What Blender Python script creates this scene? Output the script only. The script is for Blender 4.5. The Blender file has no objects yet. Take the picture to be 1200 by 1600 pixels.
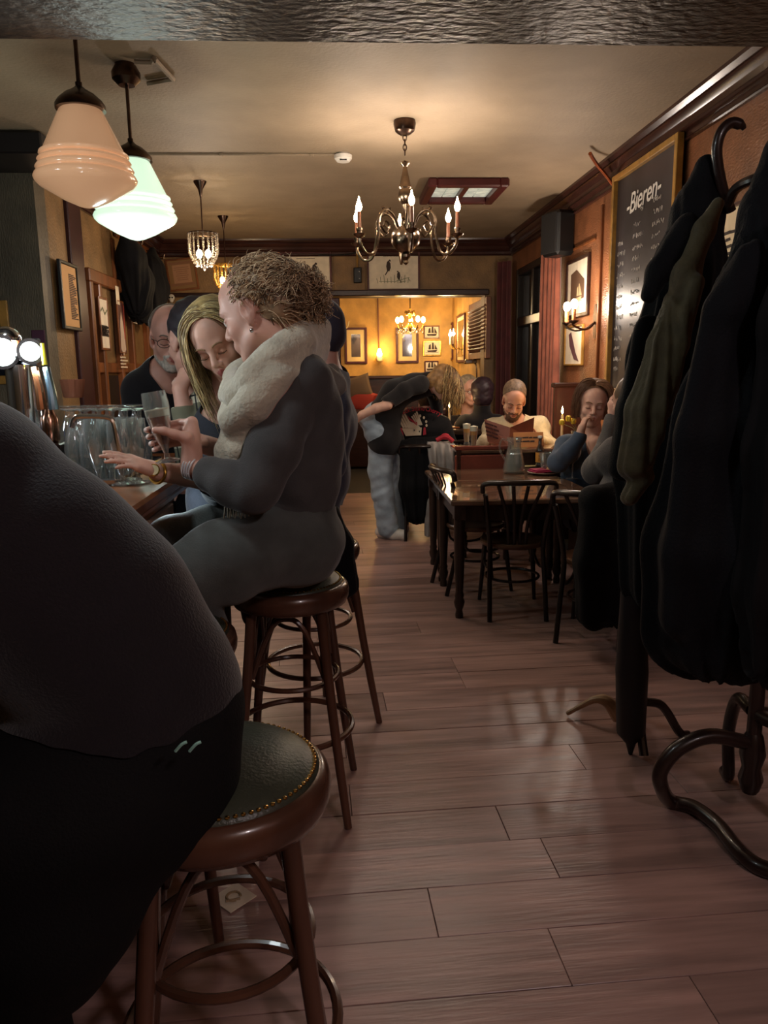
import bpy, math, random
import numpy as np
from mathutils import Matrix, Vector

# ------------------------------------------------------------------ camera
SC = bpy.context.scene
COL = SC.collection
F, EYE = 1200.0, 1.5                       # focal length in pixels of the 1200x1600 frame, eye height in metres
def _rx(a):
    c, s = math.cos(a), math.sin(a); return np.array([[1, 0, 0], [0, c, -s], [0, s, c]])
def _rz(a):
    c, s = math.cos(a), math.sin(a); return np.array([[c, -s, 0], [s, c, 0], [0, 0, 1]])
RAD = math.radians
CR = _rz(RAD(-3.35)) @ _rx(RAD(90 - 10.5)) @ _rz(RAD(-0.8))
cam_data = bpy.data.cameras.new('camera')
cam_data.sensor_fit = 'VERTICAL'; cam_data.sensor_height = 36.0; cam_data.sensor_width = 27.0
cam_data.lens = F / 1600 * 36.0
cam_data.clip_start = 0.05
cam = bpy.data.objects.new('camera', cam_data); COL.objects.link(cam)
m4 = np.eye(4); m4[:3, :3] = CR; m4[2, 3] = EYE
cam.matrix_world = Matrix(m4.tolist())
SC.camera = cam

# ------------------------------------------------------------------ world and exposure
SC.view_settings.view_transform = 'Standard'
SC.view_settings.look = 'None'
SC.view_settings.gamma = 1.0
SC.view_settings.use_curve_mapping = False
SC.view_settings.exposure = 1.28
w = bpy.data.worlds.new('night'); SC.world = w; w.use_nodes = True
w.node_tree.nodes['Background'].inputs[0].default_value = (0.02, 0.03, 0.06, 1)
w.node_tree.nodes['Background'].inputs[1].default_value = 0.05
SC.cycles.max_bounces = 8
SC.cycles.diffuse_bounces = 5
SC.cycles.transmission_bounces = 8
SC.cycles.sample_clamp_indirect = 4.0
SC.cycles.use_denoising = True
SC.cycles.caustics_refractive = False
SC.cycles.caustics_reflective = False

def add_light(name, loc, watts, color=(1, .72, .42), radius=.03, kind='POINT', rot=None, size=None, spot=None, parent=None):
    ld = bpy.data.lights.new(name, kind); ld.energy = watts; ld.color = color
    if kind == 'AREA':
        ld.shape = 'RECTANGLE'; ld.size, ld.size_y = size
    else:
        ld.shadow_soft_size = radius
    if spot: ld.spot_size = spot; ld.spot_blend = .6
    o = bpy.data.objects.new(name, ld); COL.objects.link(o)
    o.location = loc
    if rot: o.rotation_euler = rot
    return o
WARM = (1, .85, .74); AMBER = (1, .70, .38); COOL = (.86, 1, .93); WHITE = (.93, .97, 1)
# unseen fill lights, added behind the viewer and around the bar
add_light('front_room_fill', (1.3, -.9, 2.75), 26, (1, .86, .90), .12)  # added fill that lifts the dim foreground floor
add_light('bar_fill_above', (-.86, 1.75, 2.35), 7, (.86, .97, 1), .1)  # added above the view to light the people at the bar
add_light('under_bar_fill', (-.6, 2.66, 1.06), .7, (.75, .92, 1), .03)  # added to brighten the thigh below the counter edge
add_light('back_bar_fill', (-2.3, 2.1, 1.9), 9, (.86, .96, 1), .12)  # unseen cool light added from the bar side

# ------------------------------------------------------------------ pixel <-> world
def V(*a): return np.array(a, float)
def ray(x, y): return CR @ np.array([(x - 600) / F, (800 - y) / F, -1.0])
E0 = V(0, 0, EYE)
def atY(x, y, Y): d = ray(x, y); return E0 + d * (Y / d[1])
def atX(x, y, X): d = ray(x, y); return E0 + d * (X / d[0])
def atZ(x, y, Z): d = ray(x, y); return E0 + d * ((Z - EYE) / d[2])
def nrm(v): v = np.asarray(v, float); return v / (np.linalg.norm(v) + 1e-12)

# ------------------------------------------------------------------ materials
MATS = {}
def lin(c):
    c = np.array(c, float) / 255.0
    return tuple(np.where(c <= .04045, c / 12.92, ((c + .055) / 1.055) ** 2.4)) + (1.0,)
def mk(name, rgb, rough=.5, metal=0.0, var=.0, vscale=6, stretch=(1, 1, 1), bump=0, bscale=60, bstretch=None,
       emit=None, estr=0, trans=0, ior=1.45, coat=0, sheen=0, spec=.5, rgb2=None, rnd=0, rv=0, alpha=1, sub=0, detail=5):
    if name in MATS: return MATS[name]
    m = bpy.data.materials.new(name); m.use_nodes = True
    nt = m.node_tree; N = nt.nodes; L = nt.links
    b = N['Principled BSDF']
    b.inputs['Base Color'].default_value = lin(rgb)
    b.inputs['Roughness'].default_value = rough
    b.inputs['Metallic'].default_value = metal
    b.inputs['IOR'].default_value = ior
    b.inputs['Transmission Weight'].default_value = trans
    b.inputs['Coat Weight'].default_value = coat
    b.inputs['Sheen Weight'].default_value = sheen
    b.inputs['Specular IOR Level'].default_value = spec
    b.inputs['Alpha'].default_value = alpha
    if sub:
        b.inputs['Subsurface Weight'].default_value = sub
        b.inputs['Subsurface Radius'].default_value = (.012, .005, .003)
    if emit is not None:
        b.inputs['Emission Color'].default_value = lin(emit); b.inputs['Emission Strength'].default_value = estr
    co = None
    if var or bump or rgb2 is not None or rnd:
        tc = N.new('ShaderNodeTexCoord'); co = tc.outputs['Object']
        if rnd:
            oi = N.new('ShaderNodeObjectInfo'); mu = N.new('ShaderNodeVectorMath'); mu.operation = 'MULTIPLY_ADD'
            cb = N.new('ShaderNodeCombineXYZ')
            for i in range(3): L.new(oi.outputs['Random'], cb.inputs[i])
            mu.inputs[1].default_value = (37, 91, 53); L.new(cb.outputs[0], mu.inputs[0]); L.new(co, mu.inputs[2]); co = mu.outputs[0]
    col = None
    if var or rgb2 is not None:
        mp = N.new('ShaderNodeMapping'); mp.inputs['Scale'].default_value = stretch; L.new(co, mp.inputs[0])
        no = N.new('ShaderNodeTexNoise'); no.inputs['Scale'].default_value = vscale; no.inputs['Detail'].default_value = detail
        L.new(mp.outputs[0], no.inputs['Vector'])
        cr = N.new('ShaderNodeValToRGB')
        c1 = np.array(rgb, float); c2 = np.array(rgb2, float) if rgb2 is not None else c1
        v = var
        cr.color_ramp.elements[0].position = .32; cr.color_ramp.elements[1].position = .68
        cr.color_ramp.elements[0].color = lin(np.clip(c1 * (1 - v), 0, 255)); cr.color_ramp.elements[1].color = lin(np.clip(c2 * (1 + v), 0, 255))
        L.new(no.outputs['Fac'], cr.inputs[0]); col = cr.outputs[0]
        if rnd:
            hs = N.new('ShaderNodeHueSaturation'); ma = N.new('ShaderNodeMapRange')
            ma.inputs[3].default_value = 1 - rnd; ma.inputs[4].default_value = 1 + rnd
            L.new(oi.outputs['Random'], ma.inputs[0]); L.new(ma.outputs[0], hs.inputs['Value']); L.new(col, hs.inputs['Color']); col = hs.outputs[0]
        L.new(col, b.inputs['Base Color'])
        if rv:
            mr = N.new('ShaderNodeMapRange'); mr.inputs[3].default_value = rough - rv; mr.inputs[4].default_value = rough + rv
            L.new(no.outputs['Fac'], mr.inputs[0]); L.new(mr.outputs[0], b.inputs['Roughness'])
    if bump:
        mp2 = N.new('ShaderNodeMapping'); mp2.inputs['Scale'].default_value = bstretch or (1, 1, 1); L.new(co, mp2.inputs[0])
        n2 = N.new('ShaderNodeTexNoise'); n2.inputs['Scale'].default_value = bscale; n2.inputs['Detail'].default_value = 3
        L.new(mp2.outputs[0], n2.inputs['Vector'])
        bp = N.new('ShaderNodeBump'); bp.inputs['Strength'].default_value = bump; bp.inputs['Distance'].default_value = .01
        L.new(n2.outputs['Fac'], bp.inputs['Height']); L.new(bp.outputs[0], b.inputs['Normal'])
    MATS[name] = m
    return m

def thin_glass(name, tint=(240, 244, 242), edge=.35, rough=.03, milk=.03, dens=0.0):
    """clear wall of a vessel: lets light through, brighter and shinier towards its rim"""
    m = bpy.data.materials.new(name); m.use_nodes = True; nt = m.node_tree; N = nt.nodes; L = nt.links
    for q in list(N): N.remove(q)
    out = N.new('ShaderNodeOutputMaterial'); tr = N.new('ShaderNodeBsdfTransparent'); gl = N.new('ShaderNodeBsdfGlossy'); df = N.new('ShaderNodeBsdfDiffuse')
    tr.inputs[0].default_value = lin(tint); gl.inputs['Roughness'].default_value = rough; gl.inputs[0].default_value = (1, 1, 1, 1); df.inputs[0].default_value = lin((225, 230, 232))
    lw = N.new('ShaderNodeLayerWeight'); lw.inputs[0].default_value = edge
    mr = N.new('ShaderNodeMapRange'); mr.inputs[3].default_value = .05; mr.inputs[4].default_value = .75; L.new(lw.outputs['Facing'], mr.inputs[0])
    m1 = N.new('ShaderNodeMixShader'); L.new(mr.outputs[0], m1.inputs[0]); L.new(tr.outputs[0], m1.inputs[1]); L.new(gl.outputs[0], m1.inputs[2])
    m2 = N.new('ShaderNodeMixShader'); m2.inputs[0].default_value = milk; L.new(m1.outputs[0], m2.inputs[1]); L.new(df.outputs[0], m2.inputs[2]); L.new(m2.outputs[0], out.inputs[0])
    MATS[name] = m; return m
# ------------------------------------------------------------------ mesh builder
ROOT = {}                                                    # object name -> world location of the thing it belongs to
class MB:
    def __init__(s): s.v = []; s.f = []; s.m = []; s.cur = 0
    def add(s, vs, fs):
        o = len(s.v); s.v += [tuple(map(float, p)) for p in vs]
        s.f += [tuple(i + o for i in f) for f in fs]; s.m += [s.cur] * len(fs); return s
    def box(s, c, size, R=None, b=.004):
        h = np.array(size, float) / 2; b = min(b, .45 * h.min()); c = np.array(c, float)
        vs = []; idx = {}
        for sx in (-1, 1):
            for sy in (-1, 1):
                for sz in (-1, 1):
                    for a in range(3):
                        q = h - b; q[a] = h[a]
                        idx[(sx, sy, sz, a)] = len(vs); vs.append(q * (sx, sy, sz))
        fs = []
        for a in range(3):
            o1, o2 = (a + 1) % 3, (a + 2) % 3
            for sg in (-1, 1):
                ring = []
                for s1, s2 in ((-1, -1), (1, -1), (1, 1), (-1, 1)):
                    k = [0, 0, 0]; k[a] = sg; k[o1] = s1; k[o2] = s2; ring.append(idx[(*k, a)])
                fs.append(ring if sg > 0 else ring[::-1])
            for s1 in (-1, 1):
                for s2 in (-1, 1):
                    k = [0, 0, 0]; k[o1] = s1; k[o2] = s2
                    k0 = list(k); k0[a] = -1; k1 = list(k); k1[a] = 1
                    q = [idx[(*k0, o1)], idx[(*k1, o1)], idx[(*k1, o2)], idx[(*k0, o2)]]
                    fs.append(q if s1 * s2 < 0 else q[::-1])
        for sx in (-1, 1):
            for sy in (-1, 1):
                for sz in (-1, 1):
                    t = [idx[(sx, sy, sz, a)] for a in range(3)]
                    fs.append(t if sx * sy * sz > 0 else t[::-1])
        vs = np.array(vs)
        if R is not None: vs = vs @ np.array(R).T
        return s.add(vs + c, fs)
    def tube(s, path, r, n=8, closed=False, flat=None):
        P = np.array(path, float); k = len(P)
        r = np.broadcast_to(np.array(r, float), (k,)) if np.ndim(r) < 2 else r
        T = np.zeros_like(P)
        if closed: T = np.roll(P, -1, 0) - np.roll(P, 1, 0)
        else:
            T[1:-1] = P[2:] - P[:-2]; T[0] = P[1] - P[0]; T[-1] = P[-1] - P[-2]
        T /= np.linalg.norm(T, axis=1)[:, None] + 1e-12
        a = V(0, 0, 1) if abs(T[0][2]) < .9 else V(1, 0, 0)
        u = nrm(np.cross(T[0], a)); vs = []
        for i in range(k):
            u = nrm(u - T[i] * u.dot(T[i])); w_ = np.cross(T[i], u)
            for j in range(n):
                t = 2 * math.pi * j / n
                vs.append(P[i] + r[i] * (math.cos(t) * u * (flat or 1) + math.sin(t) * w_))
        fs = []
        kk = k if closed else k - 1
        for i in range(kk):
            i2 = (i + 1) % k
            for j in range(n):
                j2 = (j + 1) % n
                fs.append((i * n + j, i * n + j2, i2 * n + j2, i2 * n + j))
        if not closed:
            fs.append(tuple(range(n))[::-1]); fs.append(tuple((k - 1) * n + j for j in range(n)))
        return s.add(vs, fs)
    def lathe(s, prof, c=(0, 0, 0), n=24, R=None):
        c = np.array(c, float); vs = []; fs = []; k = len(prof)
        for (r, z) in prof:
            for j in range(n):
                t = 2 * math.pi * j / n; vs.append((max(r, 1e-4) * math.cos(t), max(r, 1e-4) * math.sin(t), z))
        up = prof[-1][1] >= prof[0][1]
        for i in range(k - 1):
            for j in range(n):
                j2 = (j + 1) % n; q = (i * n + j, i * n + j2, (i + 1) * n + j2, (i + 1) * n + j)
                fs.append(q)
        fs.append(tuple(range(n))[::-1]); fs.append(tuple((k - 1) * n + j for j in range(n)))
        vs = np.array(vs)
        if R is not None: vs = vs @ np.array(R).T
        return s.add(vs + c, fs)
    def sph(s, c, r, n=10, m=6):
        r = np.broadcast_to(np.array(r, float), (3,))
        prof = [(math.sin(math.pi * i / m), -math.cos(math.pi * i / m)) for i in range(m + 1)]
        k = MB().lathe(prof, n=n)
        return s.add(np.array(k.v) * r + np.array(c, float), k.f)
    def prism(s, poly, c, u, v, t, back=0):
        u = np.array(u, float); v = np.array(v, float); nn = np.cross(u, v); c = np.array(c, float); k = len(poly)
        a = [c + p[0] * u + p[1] * v + nn * t for p in poly]; b_ = [c + p[0] * u + p[1] * v - nn * back for p in poly]
        fs = [tuple(range(k)), tuple(range(k, 2 * k))[::-1]] + [(i, i + k, (i + 1) % k + k, (i + 1) % k) for i in range(k)]
        return s.add(a + b_, fs)
    def loft(s, rows, closed=False):
        k = len(rows[0]); vs = [p for r in rows for p in r]; fs = []
        for i in range(len(rows) - 1):
            for j in range(k if closed else k - 1):
                j2 = (j + 1) % k; fs.append((i * k + j, i * k + j2, (i + 1) * k + j2, (i + 1) * k + j))
        return s.add(vs, fs)
    def build(s, name, mat, parent=None, sharp=35, kind=None, label=None):
        me = bpy.data.meshes.new(name)
        off = ROOT.get(parent.name, V(0, 0, 0)) if parent is not None else V(0, 0, 0)
        me.from_pydata((np.array(s.v) - off).tolist(), [], s.f)
        mats = mat if isinstance(mat, (list, tuple)) else [mat]
        for q in mats: me.materials.append(q)
        if len(mats) > 1: me.polygons.foreach_set('material_index', s.m)
        me.shade_smooth()
        me.set_sharp_from_angle(angle=RAD(sharp))
        o = bpy.data.objects.new(name, me); COL.objects.link(o)
        if parent is not None:
            o.parent = parent; ROOT[o.name] = off
        if kind: o['kind'] = kind
        if label: o['label'] = label
        return o

def tag(o, label, cat, group=None):
    o['label'] = label; o['category'] = cat
    if group: o['group'] = group
    return o
def thing(name, label, cat, loc, group=None):
    o = bpy.data.objects.new(name, None); COL.objects.link(o); o.empty_display_size = .1
    o.location = tuple(map(float, loc)); ROOT[o.name] = np.array(loc, float)
    return tag(o, label, cat, group)
def struct(name, mb, mat, sharp=35):
    o = mb.build(name, mat, sharp=sharp); o['kind'] = 'structure'; return o
def copy_tree(o, parent=None):
    c = o.copy(); COL.objects.link(c)
    if parent is not None: c.parent = parent
    for ch in list(o.children): copy_tree(ch, c)
    return c
def dup(root, loc, label, rotz=0):
    c = copy_tree(root); c.location = tuple(map(float, loc)); c.rotation_euler = (0, 0, rotz); c['label'] = label
    ROOT[c.name] = np.array(loc, float); return c
def arc(c, u, v, r, a0, a1, n=12, r2=None):
    r2 = r2 or r
    return [np.array(c, float) + r * math.cos(t) * np.array(u, float) + r2 * math.sin(t) * np.array(v, float) for t in np.linspace(a0, a1, n)]
def spl(pts, n=6):
    """Catmull-Rom through points (any dimension)"""
    P = np.array(pts, float); Q = np.vstack([2 * P[0] - P[1], P, 2 * P[-1] - P[-2]]); out = []
    for i in range(1, len(Q) - 2):
        for t in np.linspace(0, 1, n, endpoint=False):
            p0, p1, p2, p3 = Q[i - 1], Q[i], Q[i + 1], Q[i + 2]
            out.append(.5 * ((2 * p1) + (-p0 + p2) * t + (2 * p0 - 5 * p1 + 4 * p2 - p3) * t * t + (-p0 + 3 * p1 - 3 * p2 + p3) * t ** 3))
    out.append(P[-1]); return np.array(out)
X_, Y_, Z_ = V(1, 0, 0), V(0, 1, 0), V(0, 0, 1)

# ------------------------------------------------------------------ blended-surface sculptor (one continuous skin)
class Sculpt:
    def __init__(s, h=.007): s.h = h; s.p = []
    def cap(s, a, b, ra, rb, l, k=.02, sq=None, bias=0, sub=False):
        s.p.append(('c', np.array(a, float), np.array(b, float), ra, rb, l, k, sq, bias, sub))
    def c(s, pts, l, k=.02, sq=None, bias=0):
        q = [(atY(p[0], p[1], p[2]), p[3]) for p in pts]
        for (a, ra), (b, rb) in zip(q[:-1], q[1:]): s.cap(a, b, ra, rb, l, k, sq, bias)
    def w(s, pts, l, k=.02, sq=None, bias=0):
        for p, q in zip(pts[:-1], pts[1:]): s.cap(p[:3], q[:3], p[3], q[3], l, k, sq, bias)
    def el(s, c, rad, R, l, k=.02, bias=0, sub=False):
        s.p.append(('e', np.array(c, float), np.array(rad, float), np.array(R, float), None, l, k, None, bias, sub))
    def field(s):
        lo = np.full(3, 1e9); hi = -lo.copy(); bb = []
        for p in s.p:
            if p[0] == 'c':
                r = max(p[3], p[4]); a = np.minimum(p[1], p[2]) - r; b = np.maximum(p[1], p[2]) + r
            else:
                r = np.abs(p[3]) @ p[2] if False else np.full(3, p[2].max()); a = p[1] - r; b = p[1] + r
            bb.append((a, b))
            if not p[9]: lo = np.minimum(lo, a); hi = np.maximum(hi, b)
        h = s.h; lo -= 4 * h; hi += 4 * h
        n = np.ceil((hi - lo) / h).astype(int) + 1
        d = np.full(n, .2, np.float32); best = np.full(n, .2, np.float32); lab = np.zeros(n, np.uint8)
        s.labels = []
        for p, (a, b) in zip(s.p, bb):
            k = p[6]; mg = 2 * k + 4 * h
            i0 = np.maximum(0, np.floor((a - mg - lo) / h).astype(int)); i1 = np.minimum(n, np.ceil((b + mg - lo) / h).astype(int) + 1)
            if (i1 <= i0).any(): continue
            sl = tuple(slice(x, y) for x, y in zip(i0, i1))
            gx, gy, gz = np.meshgrid(*[(np.arange(x, y) * h + o).astype(np.float32) for x, y, o in zip(i0, i1, lo)], indexing='ij', sparse=True)
            if p[0] == 'c':
                A, B, ra, rb, sq = p[1], p[2], p[3], p[4], p[7]
                qx, qy, qz = gx - A[0], gy - A[1], gz - A[2]; BA = B - A
                if sq is not None:
                    vv = nrm(sq[0]); f = 1 / sq[1] - 1
                    t = qx * vv[0] + qy * vv[1] + qz * vv[2]
                    qx = qx + f * t * vv[0]; qy = qy + f * t * vv[1]; qz = qz + f * t * vv[2]
                    BA = BA + f * BA.dot(vv) * vv
                L2 = BA.dot(BA) + 1e-9
                t = np.clip((qx * BA[0] + qy * BA[1] + qz * BA[2]) / L2, 0, 1)
                e = np.sqrt((qx - t * BA[0]) ** 2 + (qy - t * BA[1]) ** 2 + (qz - t * BA[2]) ** 2) - (ra + (rb - ra) * t)
                if sq is not None: e = e * min(1, sq[1] * 1.15)
            else:
                Rm, rad = p[3], p[2]
                qx, qy, qz = gx - p[1][0], gy - p[1][1], gz - p[1][2]
                l = [(qx * Rm[0, i] + qy * Rm[1, i] + qz * Rm[2, i]) for i in range(3)]
                k0 = np.sqrt(sum((l[i] / rad[i]) ** 2 for i in range(3))); k1 = np.sqrt(sum((l[i] / rad[i] ** 2) ** 2 for i in range(3))) + 1e-9
                e = k0 * (k0 - 1) / k1
            e = e.astype(np.float32)
            if p[5] not in s.labels: s.labels.append(p[5])
            li = s.labels.index(p[5]); D = d[sl]
            if p[9]:
                hh = np.maximum(k - np.abs(D + e), 0) / k
                d[sl] = np.maximum(D, -e) + hh * hh * k * .25
            else:
                hh = np.maximum(k - np.abs(D - e), 0) / k
                d[sl] = np.minimum(D, e) - hh * hh * k * .25
                eb = e - p[8]; mk_ = eb < best[sl]
                best[sl][mk_] = eb[mk_]; lab[sl][mk_] = li
        return d, lab, lo
    def mesh(s, smooth=1):
        d, lab, lo = s.field(); h = s.h
        ins = d < 0; n = np.array(d.shape)
        cnt = np.zeros(n - 1, np.uint8)
        offs = [(i, j, k) for i in (0, 1) for j in (0, 1) for k in (0, 1)]
        for o in offs: cnt += ins[o[0]:n[0] - 1 + o[0], o[1]:n[1] - 1 + o[1], o[2]:n[2] - 1 + o[2]]
        act = np.argwhere((cnt > 0) & (cnt < 8))
        idx = np.full(n - 1, -1, np.int64); idx[tuple(act.T)] = np.arange(len(act))
        acc = np.zeros((len(act), 3)); num = np.zeros(len(act))
        for a in range(3):
            for o in offs:
                if o[a]: continue
                o2 = list(o); o2[a] = 1
                d0 = d[tuple((act + o).T)]; d1 = d[tuple((act + o2).T)]
                mm = (d0 < 0) != (d1 < 0)
                t = d0[mm] / (d0[mm] - d1[mm]); q = np.tile(np.array(o, float), (mm.sum(), 1)); q[:, a] = t
                acc[mm] += q; num[mm] += 1
        vs = (act + acc / num[:, None]) * h + lo
        faces = []
        for a in range(3):
            b, c = (a + 1) % 3, (a + 2) % 3
            sl0 = [slice(1, n[i] - 1) for i in range(3)]; sl0[a] = slice(0, n[a] - 1); sl1 = list(sl0); sl1[a] = slice(1, n[a])
            ch = ins[tuple(sl0)] != ins[tuple(sl1)]
            e = np.argwhere(ch) + np.array([s_.start for s_ in sl0])
            ib = np.zeros(3, int); ib[b] = 1; ic = np.zeros(3, int); ic[c] = 1
            q = np.stack([idx[tuple((e - ib - ic).T)], idx[tuple((e - ic).T)], idx[tuple(e.T)], idx[tuple((e - ib).T)]], 1)
            inside0 = ins[tuple(e.T)]
            q[~inside0] = q[~inside0][:, ::-1]; faces.append(q)
        fq = np.vstack(faces)
        vl = lab[tuple(np.minimum(act + (acc / num[:, None] > .5), n - 1).T)]
        for _ in range(smooth):
            sm = np.zeros_like(vs); nn = np.zeros(len(vs))
            for i, j in ((0, 1), (1, 2), (2, 3), (3, 0)):
                np.add.at(sm, fq[:, i], vs[fq[:, j]]); np.add.at(sm, fq[:, j], vs[fq[:, i]])
                np.add.at(nn, fq[:, i], 1); np.add.at(nn, fq[:, j], 1)
            vs = vs * .45 + .55 * sm / np.maximum(nn, 1)[:, None]
        fn = np.cross(vs[fq[:, 2]] - vs[fq[:, 0]], vs[fq[:, 3]] - vs[fq[:, 1]])
        vn = np.zeros_like(vs)
        for i in range(4): np.add.at(vn, fq[:, i], fn)
        vn /= np.linalg.norm(vn, axis=1)[:, None] + 1e-12
        fl = np.stack([vl[fq[:, i]] for i in range(4)], 1)
        fl = np.sort(fl, 1)[:, 1]
        return vs, fq, fl, vn

def raw_mesh(name, vs, fq, mats, mi, parent, smooth=True):
    me = bpy.data.meshes.new(name)
    nv, nf = len(vs), len(fq)
    off = ROOT.get(parent.name, V(0, 0, 0)) if parent is not None else V(0, 0, 0)
    me.vertices.add(nv); me.vertices.foreach_set('co', (vs - off).astype(np.float32).ravel())
    me.loops.add(nf * 4); me.loops.foreach_set('vertex_index', fq.astype(np.int32).ravel())
    me.polygons.add(nf); me.polygons.foreach_set('loop_start', np.arange(0, nf * 4, 4, dtype=np.int32))
    for q in mats: me.materials.append(q)
    me.polygons.foreach_set('material_index', mi.astype(np.int32))
    me.update(calc_edges=True); me.validate()
    me.shade_smooth()
    o = bpy.data.objects.new(name, me); COL.objects.link(o)
    if parent is not None: o.parent = parent; ROOT[o.name] = off
    return o
def wrinkle(p, amp, fr, seed=0):
    q = p * np.array(fr) + seed
    a = np.sin(q[:, 0] + 1.7 * np.sin(q[:, 2] * .6 + 1.1 * np.sin(q[:, 1] * .8))) * np.sin(q[:, 2] * 1.3 + 1.3 * np.sin(q[:, 0] * .7 + q[:, 1]))
    b = np.sin(q[:, 2] * 2.1 + 2 * np.sin(q[:, 0] * .9)) * .5
    return amp * (a + b)
def even_hem(q, f, it=10):
    """evens out the open edge of a garment"""
    e = np.vstack([f[:, [0, 1]], f[:, [1, 2]], f[:, [2, 3]], f[:, [3, 0]]]); es = np.sort(e, 1)
    key = es[:, 0].astype(np.int64) * (len(q) + 1) + es[:, 1]; uq, ix, cn = np.unique(key, return_index=True, return_counts=True)
    be = es[ix[cn == 1]]
    if len(be) == 0: return q
    q = q.copy(); bv = np.unique(be)
    for _ in range(it):
        sm = np.zeros_like(q); nn = np.zeros(len(q))
        for a, b in ((0, 1), (1, 0)): np.add.at(sm, be[:, a], q[be[:, b]]); np.add.at(nn, be[:, a], 1)
        q[bv] = .4 * q[bv] + .6 * sm[bv] / nn[bv][:, None]
    # let the ring of vertices next to the hem follow
    isb = np.zeros(len(q), bool); isb[bv] = True
    for _ in range(2):
        sm = np.zeros_like(q); nn = np.zeros(len(q))
        for a, b in ((0, 1), (1, 0)): np.add.at(sm, e[:, a], q[e[:, b]]); np.add.at(nn, e[:, a], 1)
        nb = np.zeros(len(q), bool); nb[np.unique(f[isb[f].any(1)])] = True; nb &= ~isb
        q[nb] = .5 * q[nb] + .5 * sm[nb] / nn[nb][:, None]
    return q
def finish(S, parent, skin, wear, smooth=1, body='body'):
    """body mesh in skin materials; every worn label becomes a child that lies a few millimetres proud of it.
    skin: {label: material}; wear: {label: (part name, material, offset, fold amplitude, fold frequency)}"""
    vs, fq, fl, vn = S.mesh(smooth); S.vs = vs
    sk = [l for l in S.labels if l in skin]
    mats = [skin[l] for l in sk]
    base = 0
    mi = np.zeros(len(fq), int)
    for i, l in enumerate(S.labels):
        mi[fl == i] = sk.index(l) if l in sk else base
    if body:
        raw_mesh(body, vs, fq, mats, mi, parent)
    out = {}
    for i, l in enumerate(S.labels):
        if l not in wear: continue
        nm, mat, off, amp, fr = wear[l]
        sel = fq[fl == i]
        if len(sel) == 0: continue
        u, inv = np.unique(sel, return_inverse=True)
        q = vs[u] + vn[u] * (off + 1.5 * amp)
        if amp: q = q + vn[u] * wrinkle(vs[u], amp, fr, i * 3.1)[:, None]
        q = even_hem(q, inv.reshape(-1, 4))
        out[l] = raw_mesh(nm, q, inv.reshape(-1, 4), [mat], np.zeros(len(sel), int), parent)
    return out
# ================================================================== materials in use
random.seed(7); np.random.seed(7)
m_ceil = mk('ceiling_paint', (150, 132, 109), .62, var=.05, vscale=3, bump=.25, bscale=45)
m_wall = mk('ochre_wallcovering', (122, 93, 58), .55, var=.13, vscale=5, bump=.5, bscale=55, rv=.1)
m_wallR = mk('russet_wallcovering', (128, 82, 54), .36, var=.12, vscale=6, bump=.55, bscale=38, bstretch=(1, 1, 2.2))
m_far = mk('golden_wall', (190, 146, 78), .6, var=.12, vscale=4, bump=.3, bscale=60)
m_green = mk('olive_wallcovering', (82, 74, 60), .55, var=.12, vscale=5, bump=.55, bscale=70, bstretch=(2, 1, .4))
m_dark = mk('dark_stained_wood', (46, 26, 21), .3, var=.25, vscale=5, stretch=(1, 1, 8), bump=.12, bscale=30, bstretch=(1, 1, .2))
m_corn = mk('cornice_varnish', (58, 34, 28), .22, var=.15, vscale=4)
m_beam = mk('embossed_dark_beam', (54, 46, 40), .42, var=.2, vscale=7, bump=.8, bscale=24, bstretch=(.9, 1.6, 1))
m_mid = mk('brown_varnished_wood', (112, 66, 36), .35, var=.22, vscale=4, stretch=(2, 2, .3))
m_redw = mk('oxblood_painted_wood', (74, 30, 30), .35, var=.15, vscale=5)
m_maroon = mk('maroon_post', (52, 22, 26), .4, var=.15, vscale=5)
m_plank = mk('floor_oak', (146, 117, 110), .34, var=.11, vscale=3.2, stretch=(.55, 6, 1), bump=.18, bscale=16, bstretch=(.4, 5, 1), rnd=.17, rv=.1, rgb2=(158, 126, 118))
m_sub = mk('subfloor', (20, 14, 12), .8)
m_brass = mk('aged_brass', (124, 106, 88), .24, 1.0, var=.2, vscale=20)
m_bronze = mk('dark_bronze', (84, 66, 56), .28, 1.0, var=.15, vscale=15)
m_gold = mk('gilt', (200, 160, 80), .3, 1.0, var=.2, vscale=25)
m_chrome = mk('polished_chrome', (200, 205, 210), .12, 1.0)
m_black = mk('black_plastic', (16, 16, 17), .4)
m_blackm = mk('black_metal', (22, 20, 20), .35, .6)
m_white = mk('white_plastic', (215, 210, 200), .4)
m_paper = mk('old_paper', (196, 172, 130), .7, var=.06, vscale=12)
m_paperw = mk('white_paper', (222, 208, 184), .7, var=.04, vscale=12)
m_ink = mk('ink', (60, 48, 44), .8)
m_inkred = mk('red_ink', (150, 46, 40), .8)
m_sage = mk('sage_ink', (120, 124, 92), .8)
m_frameg = mk('gold_frame_wood', (150, 112, 52), .35, var=.15, vscale=12)
m_glass = thin_glass('clear_glass', milk=.06, edge=.4)
m_mirror = mk('mirror_silver', (215, 215, 210), .04, 1.0)
m_slate = mk('chalkboard', (50, 46, 50), .42, var=.22, vscale=3)
m_chalk = mk('chalk', (206, 202, 196), .9)
m_copper = mk('copper_pipe', (160, 88, 52), .35, .8)
m_flame = mk('flame', (255, 225, 160), .5, emit=(255, 214, 140), estr=22)
m_bulb = mk('lit_candle_bulb', (255, 235, 200), .4, emit=(255, 222, 168), estr=30)
m_bulba = mk('lit_amber_bulb', (255, 210, 140), .4, emit=(255, 196, 100), estr=24)
m_wax = mk('wax', (226, 206, 164), .5, sub=.3)

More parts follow.
